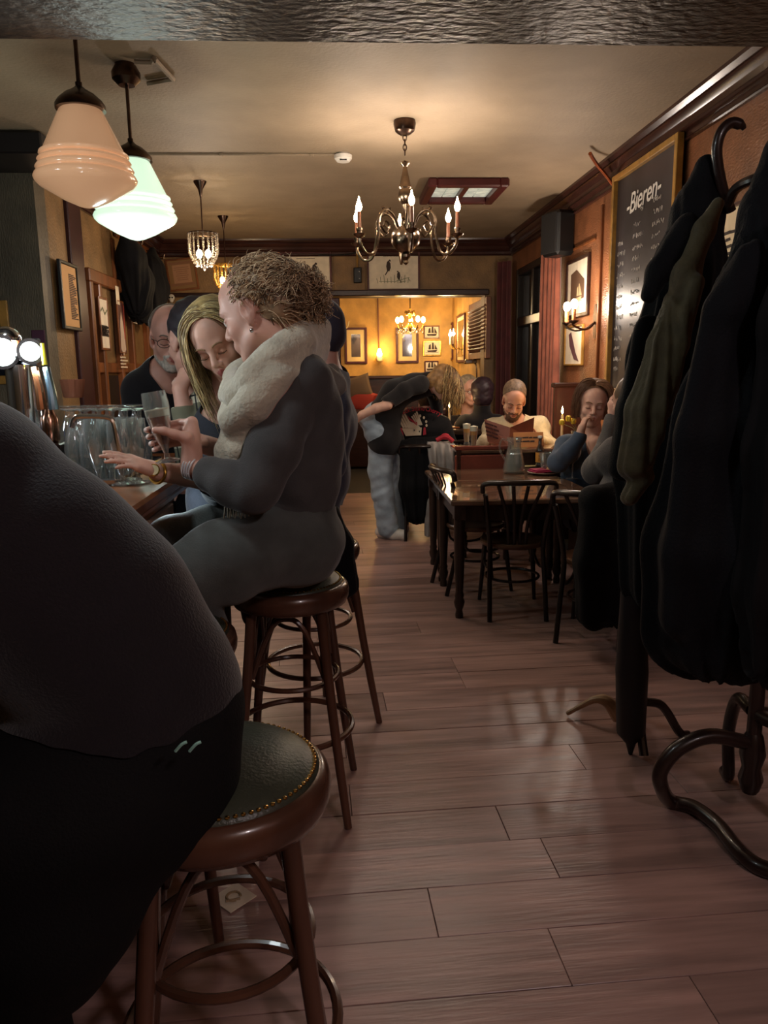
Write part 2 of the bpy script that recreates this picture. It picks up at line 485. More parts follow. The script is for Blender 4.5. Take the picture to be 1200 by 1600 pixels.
# ================================================================== room shell
H, XR, XL, YB, BW = 3.0, 2.13, -2.05, 9.45, 5.75     # ceiling, right wall, left wall, back wall, end wall of the bar
FY = 12.6
b = MB(); b.box((-.9, 5.4, -.06), (7.2, 15, .08), b=0); floor = struct('floor', b, m_sub)
ROOT['floor'] = V(0, 0, 0)
# planks run across the room, a couple of degrees off square
PA = RAD(2.0); pu = V(math.cos(PA), math.sin(PA), 0); pv = V(-math.sin(PA), math.cos(PA), 0)
PW = .2; meshes = {}
def plank(c, ln):
    k = round(ln, 1)
    if k not in meshes:
        q = MB().box((0, 0, -.009), (k - .002, PW - .0025, .018), b=.0012); o = q.build('plank', m_plank, floor); meshes[k] = o.data
        o['_'] = 0; del o['_']
    else:
        o = bpy.data.objects.new('plank', meshes[k]); COL.objects.link(o); o.parent = floor
    o.location = tuple(c); o.rotation_euler = (0, 0, PA + (math.pi if random.random() < .5 else 0))
for r in range(-3, 46):
    y0 = .3 + r * PW
    x = -2.3 + (-random.choice((0, .4, .9, 1.3)))
    while x < 2.1:
        ln = random.choice((1.2, 1.5, 1.8, 2.1, 2.4)); x1 = x + ln
        a = max(x, -2.3); e = min(x1, 2.1)
        if e - a > .15:
            ln2 = math.floor((e - a) * 10 + .001) / 10 if e - a < ln - .001 else ln
            c = pu * ((a + e) / 2) + pv * y0; c[2] = random.uniform(-.0012, .0004); 
            plank(c, round(ln2, 1))
        x = x1
b = MB(); b.box((-.9, 5.4, H + .05), (7.2, 15, .1), b=0); struct('ceiling', b, m_ceil)

# right wall with a window
WY0, WY1, WZ0, WZ1 = 7.75, 9.2, .75, 2.62
b = MB()
b.box((XR + .1, (-1.7 + WY0) / 2, H / 2), (.2, WY0 + 1.7, H), b=0); b.box((XR + .1, (WY1 + YB + .25) / 2, H / 2), (.2, YB + .25 - WY1, H), b=0)
b.box((XR + .1, (WY0 + WY1) / 2, WZ0 / 2), (.2, WY1 - WY0, WZ0), b=0); b.box((XR + .1, (WY0 + WY1) / 2, (WZ1 + H) / 2), (.2, WY1 - WY0, H - WZ1), b=0)
struct('wall_right', b, m_wallR)
m_wframe = mk('window_black_brown', (30, 24, 24), .3, var=.2, vscale=6)
b = MB(); t = .075
for y in (WY0 + t / 2, WY1 - t / 2): b.box((XR + .06, y, (WZ0 + WZ1) / 2), (.14, t, WZ1 - WZ0), b=.008)
for z in (WZ0 + t / 2, 2.02, WZ1 - t / 2): b.box((XR + .06, (WY0 + WY1) / 2, z), (.13, WY1 - WY0 - .02, t if z != 2.02 else .1), b=.008)
b.box((XR + .06, 8.5, (WZ0 + WZ1) / 2), (.11, .07, WZ1 - WZ0 - .02), b=.008)
win = struct('window_1', b, m_wframe); ROOT['window_1'] = V(0, 0, 0)
m_pane = thin_glass('window_pane_glass', (180, 190, 186), .3, .02, .01)
for (y0, y1) in ((WY0 + .08, 8.46), (8.54, WY1 - .08)):
    for (z0, z1) in ((WZ0 + .08, 1.97), (2.07, WZ1 - .08)):
        MB().box((XR + .07, (y0 + y1) / 2, (z0 + z1) / 2), (.012, y1 - y0, z1 - z0), b=0).build('pane', m_pane, win)
MB().box((XR - .04, (WY0 + WY1) / 2, WZ0 - .03), (.2, WY1 - WY0 + .1, .05), b=.01).build('sill', m_dark, win)
# back wall with the opening into the far room
OX0, OX1, OZ = -.06, 1.80, 2.36
b = MB()
b.box(((OX1 + XR) / 2 + .1, YB + .12, H / 2), (XR - OX1 + .2, .24, H), b=0)
b.box(((OX0 + OX1) / 2, YB + .12, (OZ + H) / 2), (OX1 - OX0, .24, H - OZ), b=0)
b.box((-.28, YB + .12, (2.2 + H) / 2), (.44, .24, H - 2.2), b=0)
b.box(((-.5 + XL) / 2 - .1, YB + .12, H / 2), (XL + .5 + .0 if False else abs(XL + .5) + .2, .24, H), b=0)
struct('wall_back', b, m_wall)
b = MB(); b.box((XL - .1, (BW + YB) / 2, H / 2), (.2, YB - BW, H), b=0); struct('wall_left', b, m_wall)
b = MB(); b.box((-3.2, BW + .09, H / 2), (2.302, .2, H), b=0); struct('wall_bar', b, m_green)
b = MB(); b.box((-4.3, 2, H / 2), (.2, 7.6, H), b=0); struct('wall_left_bar', b, m_green)
b = MB(); b.box((-1, -1.75, H / 2), (6.8, .2, H), b=0); struct('wall_front', b, m_wall)
b = MB(); b.box((-.4, FY + .1, H / 2), (5.2, .2, H), b=0); struct('wall_far', b, m_far)
b = MB(); b.box((1.98, (YB + .24 + FY) / 2, H / 2), (.2, FY - YB - .24, H), b=0); struct('wall_far_right', b, m_far)
b = MB(); b.box((-2.9, (YB + .24 + FY) / 2, H / 2), (.2, FY - YB - .24, H), b=0); struct('wall_far_left', b, m_far)
b = MB(); b.box((-.5, FY - .03, .7), (4.8, .06, 1.32), b=.01); b.box((-.5, FY - .05, 1.38), (4.8, .1, .05), b=.01); struct('trim_1', b, m_dark)
# beam over the viewer
b = MB(); b.box((-1, 2.42, 2.845), (6.6, .9, .5), b=.012); struct('beam', b, m_beam)
# cornices
PROF = [(0, -.185), (.022, -.185), (.03, -.178), (.022, -.168), (.022, -.14), (.048, -.132), (.056, -.122), (.048, -.112), (.06, -.085), (.092, -.062), (.10, -.05), (.092, -.04), (.125, -.018), (.13, 0)]
def cornice(name, p0, p1, nx, ny, mat=m_corn):
    rows = []
    for q in (p0, p1): rows.append([V(q[0] + nx * a, q[1] + ny * a, H + z) for a, z in PROF])
    b = MB(); b.loft(rows); b.box(((p0[0] + p1[0]) / 2 + nx * .008, (p0[1] + p1[1]) / 2 + ny * .008, H - .1), (abs(p1[0] - p0[0]) + .012, abs(p1[1] - p0[1]) + .012, .16), b=0)
    struct(name, b, mat, sharp=28)
cornice('trim_right', (XR, 2.86), (XR, YB), -1, 0)
cornice('trim_back', (XL, YB), (XR, YB), 0, -1)
cornice('trim_left', (XL, BW), (XL, YB), 1, 0)
# deep moulding and posts
b = MB(); b.box((.87, YB - .02, OZ + .035), (1.95, .09, .07), b=.01); b.box((-1.0, YB - .015, OZ + .03), (2.0, .05, .05), b=.008); struct('trim_2', b, m_dark)
b = MB(); b.box((.0, YB - .03, 1.16), (.12, .1, 2.36), b=.01); struct('trim_3', b, m_maroon)
pY0 = atX(97, 300, XL)[1]; pY1 = atX(117, 300, XL)[1]
b = MB(); b.box((XL + .012, (pY0 + pY1) / 2, 1.42), (.04, pY1 - pY0, 2.83), b=.012); struct('trim_4', b, m_maroon)
pB = atX(175, 400, XL)[1]
b = MB(); b.box((XL + .012, pB, 2.5), (.03, .06, .45), b=.006); struct('trim_5', b, m_mid)
b = MB()
for y in (6.25, 5.98): b.box((XR - .008, y, 1.6), (.03, .035, 2.3), b=.005)
b.box((XR - .008, 6.95, 2.52), (.02, 1.1, .02), b=.003)
struct('trim_6', b, m_mid)
# doorway beside the opening, dark beyond
b = MB()
for x in (-.5, -.06): b.box((x, YB + .02, 1.1), (.05, .3, 2.2), b=.006)
b.box((-.28, YB + .02, 2.2), (.48, .3, .05), b=.006)
struct('door_1', b, m_mid)
ROOT['door_1'] = V(0, 0, 0)
MB().box((-.28, YB + .1, 1.08), (.4, .04, 2.15), b=.004).build('door_leaf', m_maroon, bpy.data.objects['door_1'])
MB().sph((-.44, YB + .06, 1.0), .025).build('door_knob', m_brass, bpy.data.objects['door_1'])
b = MB(); b.box((XL + .01, (BW + YB) / 2, .09), (.03, YB - BW, .18), b=.006); struct('baseboard_left', b, m_dark)
b = MB(); b.box((XR - .01, 5, .09), (.03, 8.8, .18), b=.006); struct('baseboard_right', b, m_dark)

# wainscot frame of wood on the left wall, holding the posters
pz0, pz1 = .2, 2.30
py = [atX(x, 440 + (x - 130) * .45, XL)[1] for x in (133, 147, 176, 197, 222, 246)]
b = MB()
for y in py: b.box((XL + .025, y, (pz0 + pz1) / 2), (.06, .075, pz1 - pz0), b=.008)
b.box((XL + .028, (py[0] + py[-1]) / 2, pz1), (.07, py[-1] - py[0] + .12, .11), b=.01)
b.box((XL + .022, (py[0] + py[-1]) / 2, 1.55), (.05, py[-1] - py[0], .09), b=.008)
struct('trim_7', b, m_mid)
b = MB(); b.box((XL + .006, (py[1] + py[2]) / 2, 1.28), (.016, py[2] - py[1] - .12, .4), b=.004); struct('trim_8', b, mk('dark_hatch', (18, 18, 20), .3))

# ================================================================== flat pictures and signs
def strokes(mb, c, u, v, segs, wd, nn, off=.002):
    for s_ in segs:
        for p, q in zip(s_[:-1], s_[1:]):
            p = np.array(p, float); q = np.array(q, float); d = q - p; L_ = np.linalg.norm(d)
            if L_ < 1e-6: continue
            e = np.array([-d[1], d[0]]) / L_ * wd / 2; d = d / L_ * wd * .3
            mb.prism([p - d - e, q + d - e, q + d + e, p - d + e], c + nn * off, u, v, .0006)
def text_lines(mb, c, u, v, nn, x0, x1, y0, y1, rows, wd, rnd, align='l'):
    for i in range(rows):
        y = y1 - (i + .5) * (y1 - y0) / rows; L_ = (x1 - x0) * rnd.uniform(.5, 1); x = x0 if align == 'l' else (x0 + x1 - L_) / 2
        e = x + L_
        while x < e - wd:
            q = min(e, x + rnd.uniform(1.5, 5) * wd); strokes(mb, c, u, v, [[(x, y), (q, y + rnd.uniform(-.15, .15) * wd)]], wd, nn); x = q + wd * .9
def ship(mb, c, u, v, nn, s, x, y):
    P = lambda a: [(x + p[0] * s, y + p[1] * s) for p in a]
    for poly in ([(-.5, -.3), (.5, -.25), (.38, -.45), (-.4, -.45)], [(-.36, -.2), (-.1, -.2), (-.14, .3), (-.3, .2)], [(-.05, -.2), (.2, -.2), (.14, .42), (0, .42)], [(.24, -.2), (.52, -.22), (.26, .3)]):
        mb.prism(P(poly), c + nn * .0018, u, v, .0006)
    strokes(mb, c, u, v, [P([(-.6, -.47), (-.2, -.5), (.2, -.47), (.6, -.5)])], s * .03, nn)
def bird(mb, c, u, v, nn, s, x, y, flip=1):
    P = lambda a: [(x + p[0] * s * flip, y + p[1] * s) for p in a]
    for poly in ([(-.1, -.3), (.06, -.34), (.16, -.1), (.14, .2), (.02, .38), (-.1, .3), (-.16, 0)], [(.0, .36), (.14, .3), (.16, .42), (.06, .46)], [(-.1, -.3), (-.02, -.32), (-.2, -.6), (-.26, -.56)]):
        mb.prism(P(poly), c + nn * .0018, u, v, .0006)
def picture(label, c, u, wd, ht, fm, fw=.03, pm=None, mat_in=0, art=None, mm=None, depth=.025, name='framed_picture', cat='picture', v=Z_, group=None):
    u = nrm(u); v = nrm(v); nn = np.cross(u, v); c = np.array(c, float)
    t = thing(name, label, cat, c, group)
    R = np.stack([u, v, nn], 1); b = MB()
    for sx in (-1, 1): b.box(c + u * sx * (wd - fw) / 2 + nn * depth / 2, (fw, ht, depth), R, b=.004)
    for sy in (-1, 1): b.box(c + v * sy * (ht - fw) / 2 + nn * depth / 2, (wd - 2 * fw + .006, fw, depth), R, b=.004)
    b.build('frame', fm, t)
    MB().box(c + nn * .006, (wd - fw, ht - fw, .012), R, b=0).build('sheet', mm or m_paper, t)
    c2 = c + nn * .0125
    if mat_in:
        MB().box(c2, (wd - fw * 2 - mat_in * 2, ht - fw * 2 - mat_in * 2, .002), R, b=0).build('mounted_print', pm or m_paperw, t); c2 = c2 + nn * .001
    if art: art(t, c2, u, v, nn)
    return t
U_B, U_R, U_L = X_, -Y_, Y_
rnd = random.Random(3)
def art_lines(rows, x0, x1, y0, y1, wd, mat=None, align='l', nm='lettering'):
    def f(t, c, u, v, nn):
        b = MB(); text_lines(b, c, u, v, nn, x0, x1, y0, y1, rows, wd, rnd, align); b.build(nm, mat or m_ink, t, kind='stuff')
    return f
def art_birds(kind):
    def f(t, c, u, v, nn):
        b = MB(); text_lines(b, c, u, v, nn, -.17, .17, .15, .18, 1, .007, rnd, 'c'); b.build('lettering', m_ink, t, kind='stuff')
        for bx, by, bs, fl in (((.1, .03, .2, 1), (-.02, -.07, .07, -1)) if kind == 0 else ((-.06, .05, .17, 1), (.06, -.06, .13, -1))):
            b = MB(); bird(b, c, u, v, nn, bs, bx, by, fl); b.build('printed_bird', m_ink, t, kind='stuff')
        b = MB(); strokes(b, c, u, v, [[(rnd.uniform(-.2, .2), -.13 + rnd.uniform(-.02, .06)), (rnd.uniform(-.2, .2), -.12)] for _ in range(5)] + [[(-.19 + .04 * i, -.14), (-.2 + .042 * i, -.09 + .02 * (i % 3))] for i in range(10)], .006, nn); b.build('printed_reeds', m_sage, t)
    return f
def pic_back(x0, y0, x1, y1): 
    a = atY(x0, y0, YB); q = atY(x1, y1, YB); c = (a + q) / 2; c[1] = YB - .002; return c, abs(q[0] - a[0]), abs(q[2] - a[2])
c, wd, ht = pic_back(437, 393, 519, 461)
picture('large print with a standing bird behind the curly hair on back wall', c, U_B, wd, ht, m_redw, .022, mm=m_paperw, art=art_birds(0))
c, wd, ht = pic_back(573, 392, 656, 454)
picture('large bird print behind the brass chandelier above the opening', c, U_B, wd, ht, m_redw, .022, mm=m_paperw, art=art_birds(1))
c, wd, ht = pic_back(260, 404, 310, 454); tv = nrm(V(-.1, 0, 1))
def art_cert(t, c, u, v, nn):
    b = MB(); 
    for i, (a, q) in enumerate([((-.13, .13), (.13, .13)), ((-.13, -.11), (.13, -.11))]): strokes(b, c, u, v, [[a, q]], .03, nn)
    text_lines(b, c, u, v, nn, -.09, .09, -.07, .09, 7, .006, rnd, 'c'); b.build('lettering', mk('brown_ink', (132, 92, 66), .8), t, kind='stuff')
picture('tilted brown certificate in a wide frame at the left end of back wall', c, nrm(V(1, 0, .1)), wd, ht, m_mid, .02, mm=mk('tan_mount', (134, 100, 62), .7), mat_in=.05, pm=mk('cert_pink', (168, 124, 92), .7), art=art_cert, v=tv)
c, wd, ht = pic_back(300, 461, 352, 490)
picture('small framed drawing low on back wall above the blonde woman', c, U_B, wd, ht, m_mid, .02, mm=m_paper, art=art_lines(3, -.12, .12, -.06, .06, .008, m_sage))
c, wd, ht = pic_back(494, 470, 514, 489)
t = thing('paper_notice', 'white paper notice pinned over the dark doorway', 'notice', c - V(0, .012, 0)); MB().box(c - V(0, .012, 0), (wd, .004, ht), b=0).build('sheet', m_paperw, t)
q = MB(); text_lines(q, c - V(0, .0145, 0), X_, Z_, -Y_, -.05, .05, -.05, .05, 4, .008, rnd); q.build('lettering', m_ink, t, kind='stuff')
# plain panel and small speaker with its cable
c, wd, ht = pic_back(521, 396, 571, 457)
tag(MB().box(c + V(0, -.006, 0), (wd, .02, ht), b=.004).build('wall_panel', m_wall), 'plain ochre wall panel between the two bird prints', 'panel')
c, wd, ht = pic_back(552, 419, 565, 443)
t = thing('cable_box', 'small black socket box hanging on the panel between prints', 'box', c - V(0, .04, 0))
MB().box(c - V(0, .045, 0), (wd, .06, ht), b=.008).build('housing', m_black, t)
q = MB(); q.tube([c + V(0, -.03, .08), c + V(0, -.03, .28), c + V(.02, -.02, .33)], .011); q.build('cable', m_frameg, t)
q = MB(); [q.sph(c + V(.02, -.077, z), .006) for z in (-.04, .04)]; q.build('indicator', m_white, t)
# wire looping along the top of the back wall
tag(MB().tube(spl([atY(497, 399, 9.4), atY(540, 398, 9.38), atY(565, 392, 9.38)]), .008, 6).build('wire', m_black), 'thin dark wire running under the back cornice', 'cable')

# left wall
def pic_left(x0, y0, x1, y1, X=XL + .002):
    a = atX(x0, y0, X); q = atX(x1, y1, X); c = (a + q) / 2; return c, abs(q[1] - a[1]), abs(a[2] - q[2])
c, wd, ht = pic_left(80, 404, 118, 518); c[0] = XL + .036
def art_tall(t, c, u, v, nn):
    b = MB(); text_lines(b, c, u, v, nn, -.0, .17, -ht / 2 + .08, ht / 2 - .08, 26, .008, rnd); b.build('lettering', m_ink, t, kind='stuff')
picture('tall framed tariff sheet at the corner of left wall and bar', c, U_L, wd, ht, m_black, .025, mm=mk('tan_sheet', (196, 150, 96), .7), art=art_tall)
c, wd, ht = pic_left(151, 462, 171, 548, XL + .052)
def art_p1(t, c, u, v, nn):
    b = MB(); text_lines(b, c, u, v, nn, -.14, .14, -ht / 2 + .12, ht / 2 - .24, 11, .014, rnd); b.build('lettering', m_ink, t, kind='stuff')
    b = MB(); strokes(b, c, u, v, [[(-.09, ht / 2 - .12), (-.03, ht / 2 - .09), (.02, ht / 2 - .14), (.1, ht / 2 - .1)]], .014, nn); b.build('flourish', m_sage, t)
picture('cream poster of ruled text in the left wooden panelling', c, U_L, wd, ht, m_mid, .02, mm=m_paperw, art=art_p1, depth=.016)
c, wd, ht = pic_left(180, 468, 196, 553, XL + .052)
def art_p2(t, c, u, v, nn):
    b = MB(); b.prism([(-.08, -.2), (.0, -.26), (.09, -.2), (.05, .02), (.0, .14), (-.05, .05)], c + nn * .002, u, v, .0006); b.build('printed_figure', mk('pale_print', (196, 176, 160), .7), t)
    b = MB(); b.prism([(.06, -.1), (.1, -.12), (.12, .2), (.08, .22)], c + nn * .0022, u, v, .0006); b.build('printed_banner', m_inkred, t)
    b = MB(); b.prism([(-.13, .2), (-.02, .2), (-.02, .36), (-.13, .36)], c + nn * .0022, u, v, .0006); text_lines(b, c, u, v, nn, -.13, .13, -.38, -.26, 4, .014, rnd); b.build('lettering', m_paperw, t, kind='stuff')
picture('dark poster with a pale figure in the left wooden panelling', c, U_L, wd, ht, m_mid, .015, mm=mk('poster_dark', (84, 46, 40), .6), art=art_p2, depth=.016)
c, wd, ht = pic_left(199, 468, 219, 502, XL + .07)
picture('small white framed photo below the hanging coats', c, U_L, wd, ht, mk('cream_frame', (206, 190, 150), .4), .03, mm=mk('photo_grey', (110, 96, 70), .5), art=art_lines(4, -.12, .12, -.13, -.05, .01, m_white))

# right wall
def pic_right(x0, y0, x1, y1, X=XR - .002):
    a = atX(x0, y0, X); q = atX(x1, y1, X); c = (a + q) / 2; return c, abs(q[1] - a[1]), abs(a[2] - q[2])
def art_photo(t, c, u, v, nn):
    b = MB(); b.prism([(-wd * .3, -ht * .22), (wd * .3, -ht * .2), (wd * .3, ht * .1), (-wd * .05, ht * .3), (-wd * .3, ht * .25)], c + nn * .002, u, v, .0006); b.build('printed_scene', mk('print_brown', (92, 66, 48), .6), t)
    b = MB(); ship(b, c + nn * .001, u, v, nn, .16, .05, -.04); b.build('printed_boat', m_paper, t)
c, wd, ht = pic_right(889, 410, 921, 492); picture('upper framed print behind the wall sconce', c, U_R, wd, ht, m_dark, .03, mm=m_paperw, art=art_photo)
c, wd, ht = pic_right(886, 511, 912, 571)
def art_feather(t, c, u, v, nn):
    b = MB(); b.prism([(-.15, .1), (-.08, .12), (.06, -.06), (.16, -.14), (.02, -.12), (-.12, .0)], c + nn * .002, u, v, .0006); b.build('printed_wing', mk('print_plum', (96, 60, 66), .6), t)
picture('lower framed print of a plum wing below the wall sconce', c, U_R, wd, ht, m_frameg, .015, mm=m_paperw, art=art_feather)
c, wd, ht = pic_right(1122, 330, 1168, 400)
picture('pale framed poster glimpsed between the coats on right wall', c, U_R, wd, ht, m_redw, .02, mm=mk('poster_cream', (236, 214, 176), .6), art=art_lines(5, -.12, .12, -.16, .02, .016, m_ink))

# chalkboard
c0 = atX(972, 275, XR); c1 = atX(1078, 208, XR); y0, y1 = c0[1], c1[1]; zt = (c0[2] + c1[2]) / 2 + .0; zb = 1.3
c = V(XR - .03, (y0 + y1) / 2, (zt + zb) / 2); wd, ht = y0 - y1, zt - zb
def art_board(t, c, u, v, nn):
    def line(x, y, n, sz, mbx):
        for i in range(n):
            a = x + i * sz * .8; segs = [[(a + rnd.uniform(0, .5) * sz, y + rnd.uniform(0, 1) * sz) for _ in range(4)]]
            strokes(mbx, c, u, v, segs, sz * .2, nn, .001)
    b = MB()
    for col, (x, n, top) in enumerate(((-.46, 6, .28), (-.17, 7, .36), (.16, 7, .46))):
        y = top
        for i in range(13): line(x, y, n - rnd.randint(0, 2), .034, b); y -= .075
    line(-.06, .45, 3, .03, b)
    b.build('chalk_writing', m_chalk, t, kind='stuff')
    fc = bpy.data.curves.new('title', 'FONT'); fc.body = '-Bieren-'; fc.size = .19; fc.align_x = 'CENTER'; fc.shear = .25; fc.extrude = .001; fc.space_character = .95; fc.offset = .001
    o = bpy.data.objects.new('title', fc); COL.objects.link(o)
    me = bpy.data.meshes.new_from_object(o.evaluated_get(bpy.context.evaluated_depsgraph_get())) if False else None
    bpy.context.view_layer.update()
    me = bpy.data.meshes.new_from_object(o.evaluated_get(bpy.context.evaluated_depsgraph_get()))
    bpy.data.objects.remove(o); q = bpy.data.objects.new('chalk_title', me); COL.objects.link(q); me.materials.clear(); me.materials.append(m_chalk)
    R = Matrix(np.stack([u, v, nn], 1).tolist()).to_4x4(); q.parent = t
    q.matrix_local = Matrix.Translation(Vector((c + u * -.02 + v * (ht / 2 - .3) + nn * .003 - ROOT[t.name]).tolist())) @ R @ Matrix.Rotation(RAD(3), 4, 'Z')
picture('large chalkboard beer list in a gold frame on right wall', c, U_R, wd, ht, m_frameg, .04, mm=m_slate, art=art_board, depth=.045, name='chalkboard', cat='chalkboard')

# copper pipe by the chalkboard
tag(MB().tube(spl([atX(922, 240, 1.8), atX(932, 256, 1.9), atX(955, 285, 2.08), atX(961, 305, 2.1), atX(957, 420, 2.1), atX(950, 600, 2.1)], 5), .013, 8).build('copper_pipe', m_copper), 'thin copper pipe bending down beside the chalkboard', 'pipe')
# loudspeaker
c = atX(872, 366, 2.0); t = thing('loudspeaker', 'black loudspeaker high on right wall over the curtain', 'speaker', c)
Rr = np.array([[math.cos(.35), -math.sin(.35), 0], [math.sin(.35), math.cos(.35), 0], [0, 0, 1]])
MB().box(c, (.2, .26, .38), Rr, b=.03).build('cabinet', m_black, t)
MB().box(c + Rr @ V(-.1, 0, 0), (.012, .22, .34), Rr, b=.005).build('grille', mk('speaker_cloth', (30, 29, 30), .7, bump=.3, bscale=200), t)
MB().tube([c + V(.06, 0, 0), c + V(.13, 0, .03)], .02).build('bracket', m_blackm, t)
# curtains
def curtain(label, p0, p1, z0, z1, mat, waves, amp):
    p0 = np.array(p0, float); p1 = np.array(p1, float); d = p1 - p0; nn = nrm(V(d[1], -d[0], 0)); rows = []
    for z in np.linspace(z0, z1, 10):
        f = (z1 - z) / (z1 - z0); row = []
        for i in range(61):
            t_ = i / 60; a = amp * (.7 + .5 * f) * math.sin(waves * 2 * math.pi * t_ + .6 * math.sin(3 * t_ + z)) + .3 * amp * math.sin(5.3 * waves * t_)
            q = p0 + d * (t_ + (.02 * math.sin(z * 2) if 0 < i < 60 else 0)) + nn * a; row.append(V(q[0], q[1], z))
        rows.append(row)
    o = MB().loft(rows).build('curtain', mat, sharp=180); tag(o, label, 'curtain')
    return o
m_cur = mk('rust_velvet', (150, 84, 62), .7, sheen=.3, var=.12, vscale=8)
m_cur2 = mk('wine_velvet', (84, 34, 34), .75, sheen=.3, var=.12, vscale=8)
a = atX(850, 405, 2.02)[1]; e = atX(872, 405, 2.02)[1]
curtain('rust red curtain gathered at the near side of the window', (2.02, a, 0), (2.04, e, 0), .45, 2.62, m_cur, 5, .035)
curtain('wine red curtain in the corner at the far side of the window', (1.93, 9.3, 0), (2.05, 9.16, 0), .45, 2.72, m_cur2, 3, .03)
# ================================================================== lamps and ceiling things
OPAL = [(.078, 0), (.09, -.012), (.166, -.172), (.18, -.18), (.182, -.187), (.17, -.196), (.184, -.204), (.19, -.212), (.178, -.224), (.194, -.233), (.2, -.243), (.19, -.256), (.205, -.266), (.211, -.28), (.206, -.294), (.19, -.31), (.1, -.362), (.04, -.388), (.012, -.395), (0, -.395)]
def opal_pendant(label, c, mat, top, watts, col):
    t = thing('pendant_lamp', label, 'lamp', c, 'opal pendants over the bar'); c = np.array(c, float); S = .98
    MB().lathe([(r * S, z * S) for r, z in OPAL], c, 40).build('glass_shade', mat, t, sharp=80)
    MB().lathe([(.1, -.005), (.1, .012), (.088, .03), (.06, .055), (.03, .072), (.014, .085), (.014, .1), (0, .1)], c, 28).build('cap', m_bronze, t)
    MB().tube([c + V(0, 0, .09), V(c[0], c[1], top)], .009, 8).build('rod', m_bronze, t)
    MB().lathe([(.0, -.1), (.04, -.098), (.068, -.07), (.07, -.04), (.05, -.005), (.05, 0)], (c[0], c[1], 3.0), 24).build('ceiling_rose', m_bronze, t)
    if watts > 1: add_light('pendant_bulb', c + V(0, 0, -.8), watts, col, .1)
    return t
m_op1 = mk('opal_glass_peach', (214, 176, 140), .18, coat=.5, emit=(255, 190, 140), estr=.12)
m_op2 = mk('opal_glass_lit', (214, 232, 214), .18, coat=.4, emit=(206, 236, 208), estr=.46)
opal_pendant('peach opal glass pendant, left of the pair over the bar', atY(126, 170, 3.48), m_op1, 3.0, .5, (1, .85, .7))
opal_pendant('pale green lit opal pendant, right of the pair over the bar', atY(206, 250, 4.2), m_op2, 3.0, 6.5, COOL)
# duct near the second rose
p = [atZ(210, 97, 2.985), atZ(238, 98, 2.985), atZ(241, 92, 2.985), atZ(271, 124, 2.985), atZ(231, 131, 2.985)]
q = MB()
for a, e in zip(p[:-1], p[1:]): q.tube([a, e], .013, 6)
tag(q.build('cable_duct', m_ceil), 'bent cable duct on ceiling beside the green pendant', 'cable duct')
# smoke detector with conduit
c = atZ(536, 240, 3.0); t = thing('smoke_detector', 'white round smoke detector on the ceiling', 'smoke detector', c)
MB().lathe([(.0, -.055), (.045, -.054), (.062, -.035), (.064, -.012), (.05, -.008), (.05, 0)], c, 28).build('housing', m_white, t)
MB().box(c + V(0, -.04, -.05), (.05, .02, .008), b=.002).build('slot', m_black, t)
t = thing('ceiling_conduit', 'thin conduit crossing the ceiling to the smoke detector', 'conduit', c + V(-.9, 0, 0))
MB().box(c + V(-.92, 0, -.008), (1.74, .022, .015), b=.004).build('channel', m_ceil, t)
for dx in (-1.45, -.85, -.22): MB().box(c + V(dx, 0, -.011), (.025, .04, .018), b=.003).build('clip', m_ceil, t)

# brass chandelier
def candle_bulb(mbb, c, h_=.075, r=.016):
    mbb.lathe([(.006, 0), (r * .8, .012), (r, .028), (r * .85, .042), (r * .45, .06), (.003, h_), (0, h_ + .004)], c, 12)
cc = atY(634, 400, 5.05); zc = atY(637, 372, 5.05)[2]; cx, cy = cc[0], cc[1]
t = thing('brass_chandelier', 'dark brass six-arm chandelier with ball body and candle bulbs', 'chandelier', (cx, cy, zc))
MB().lathe([(0, -.085), (.03, -.083), (.06, -.06), (.07, -.02), (.066, 0)], (cx, cy, 3.0), 24).build('ceiling_rose', m_bronze, t)
q = MB()
for i in range(5):
    z = 2.93 - i * .028; uu = X_ if i % 2 else Y_
    q.tube(arc((cx, cy, z), uu, Z_, .011, 0, 2 * math.pi, 11, .02)[:-1], .0035, 5, closed=True)
q.build('chain', m_bronze, t)
MB().lathe([(.004, .46), (.024, .45), (.03, .44), (.012, .42), (.016, .40), (.034, .32), (.04, .3), (.034, .29), (.042, .27), (.046, .24), (.034, .215), (.02, .2), (.016, .16), (.02, .135), (.03, .12), (.012, .1), (.012, .085), (.03, .075), (.06, .06), (.088, .03), (.095, 0), (.088, -.035), (.06, -.07), (.03, -.088), (.018, -.095), (.03, -.1), (.03, -.115), (.014, -.135), (.018, -.15), (.0, -.165)][::-1], (cx, cy, zc), 28).build('body', m_brass, t)
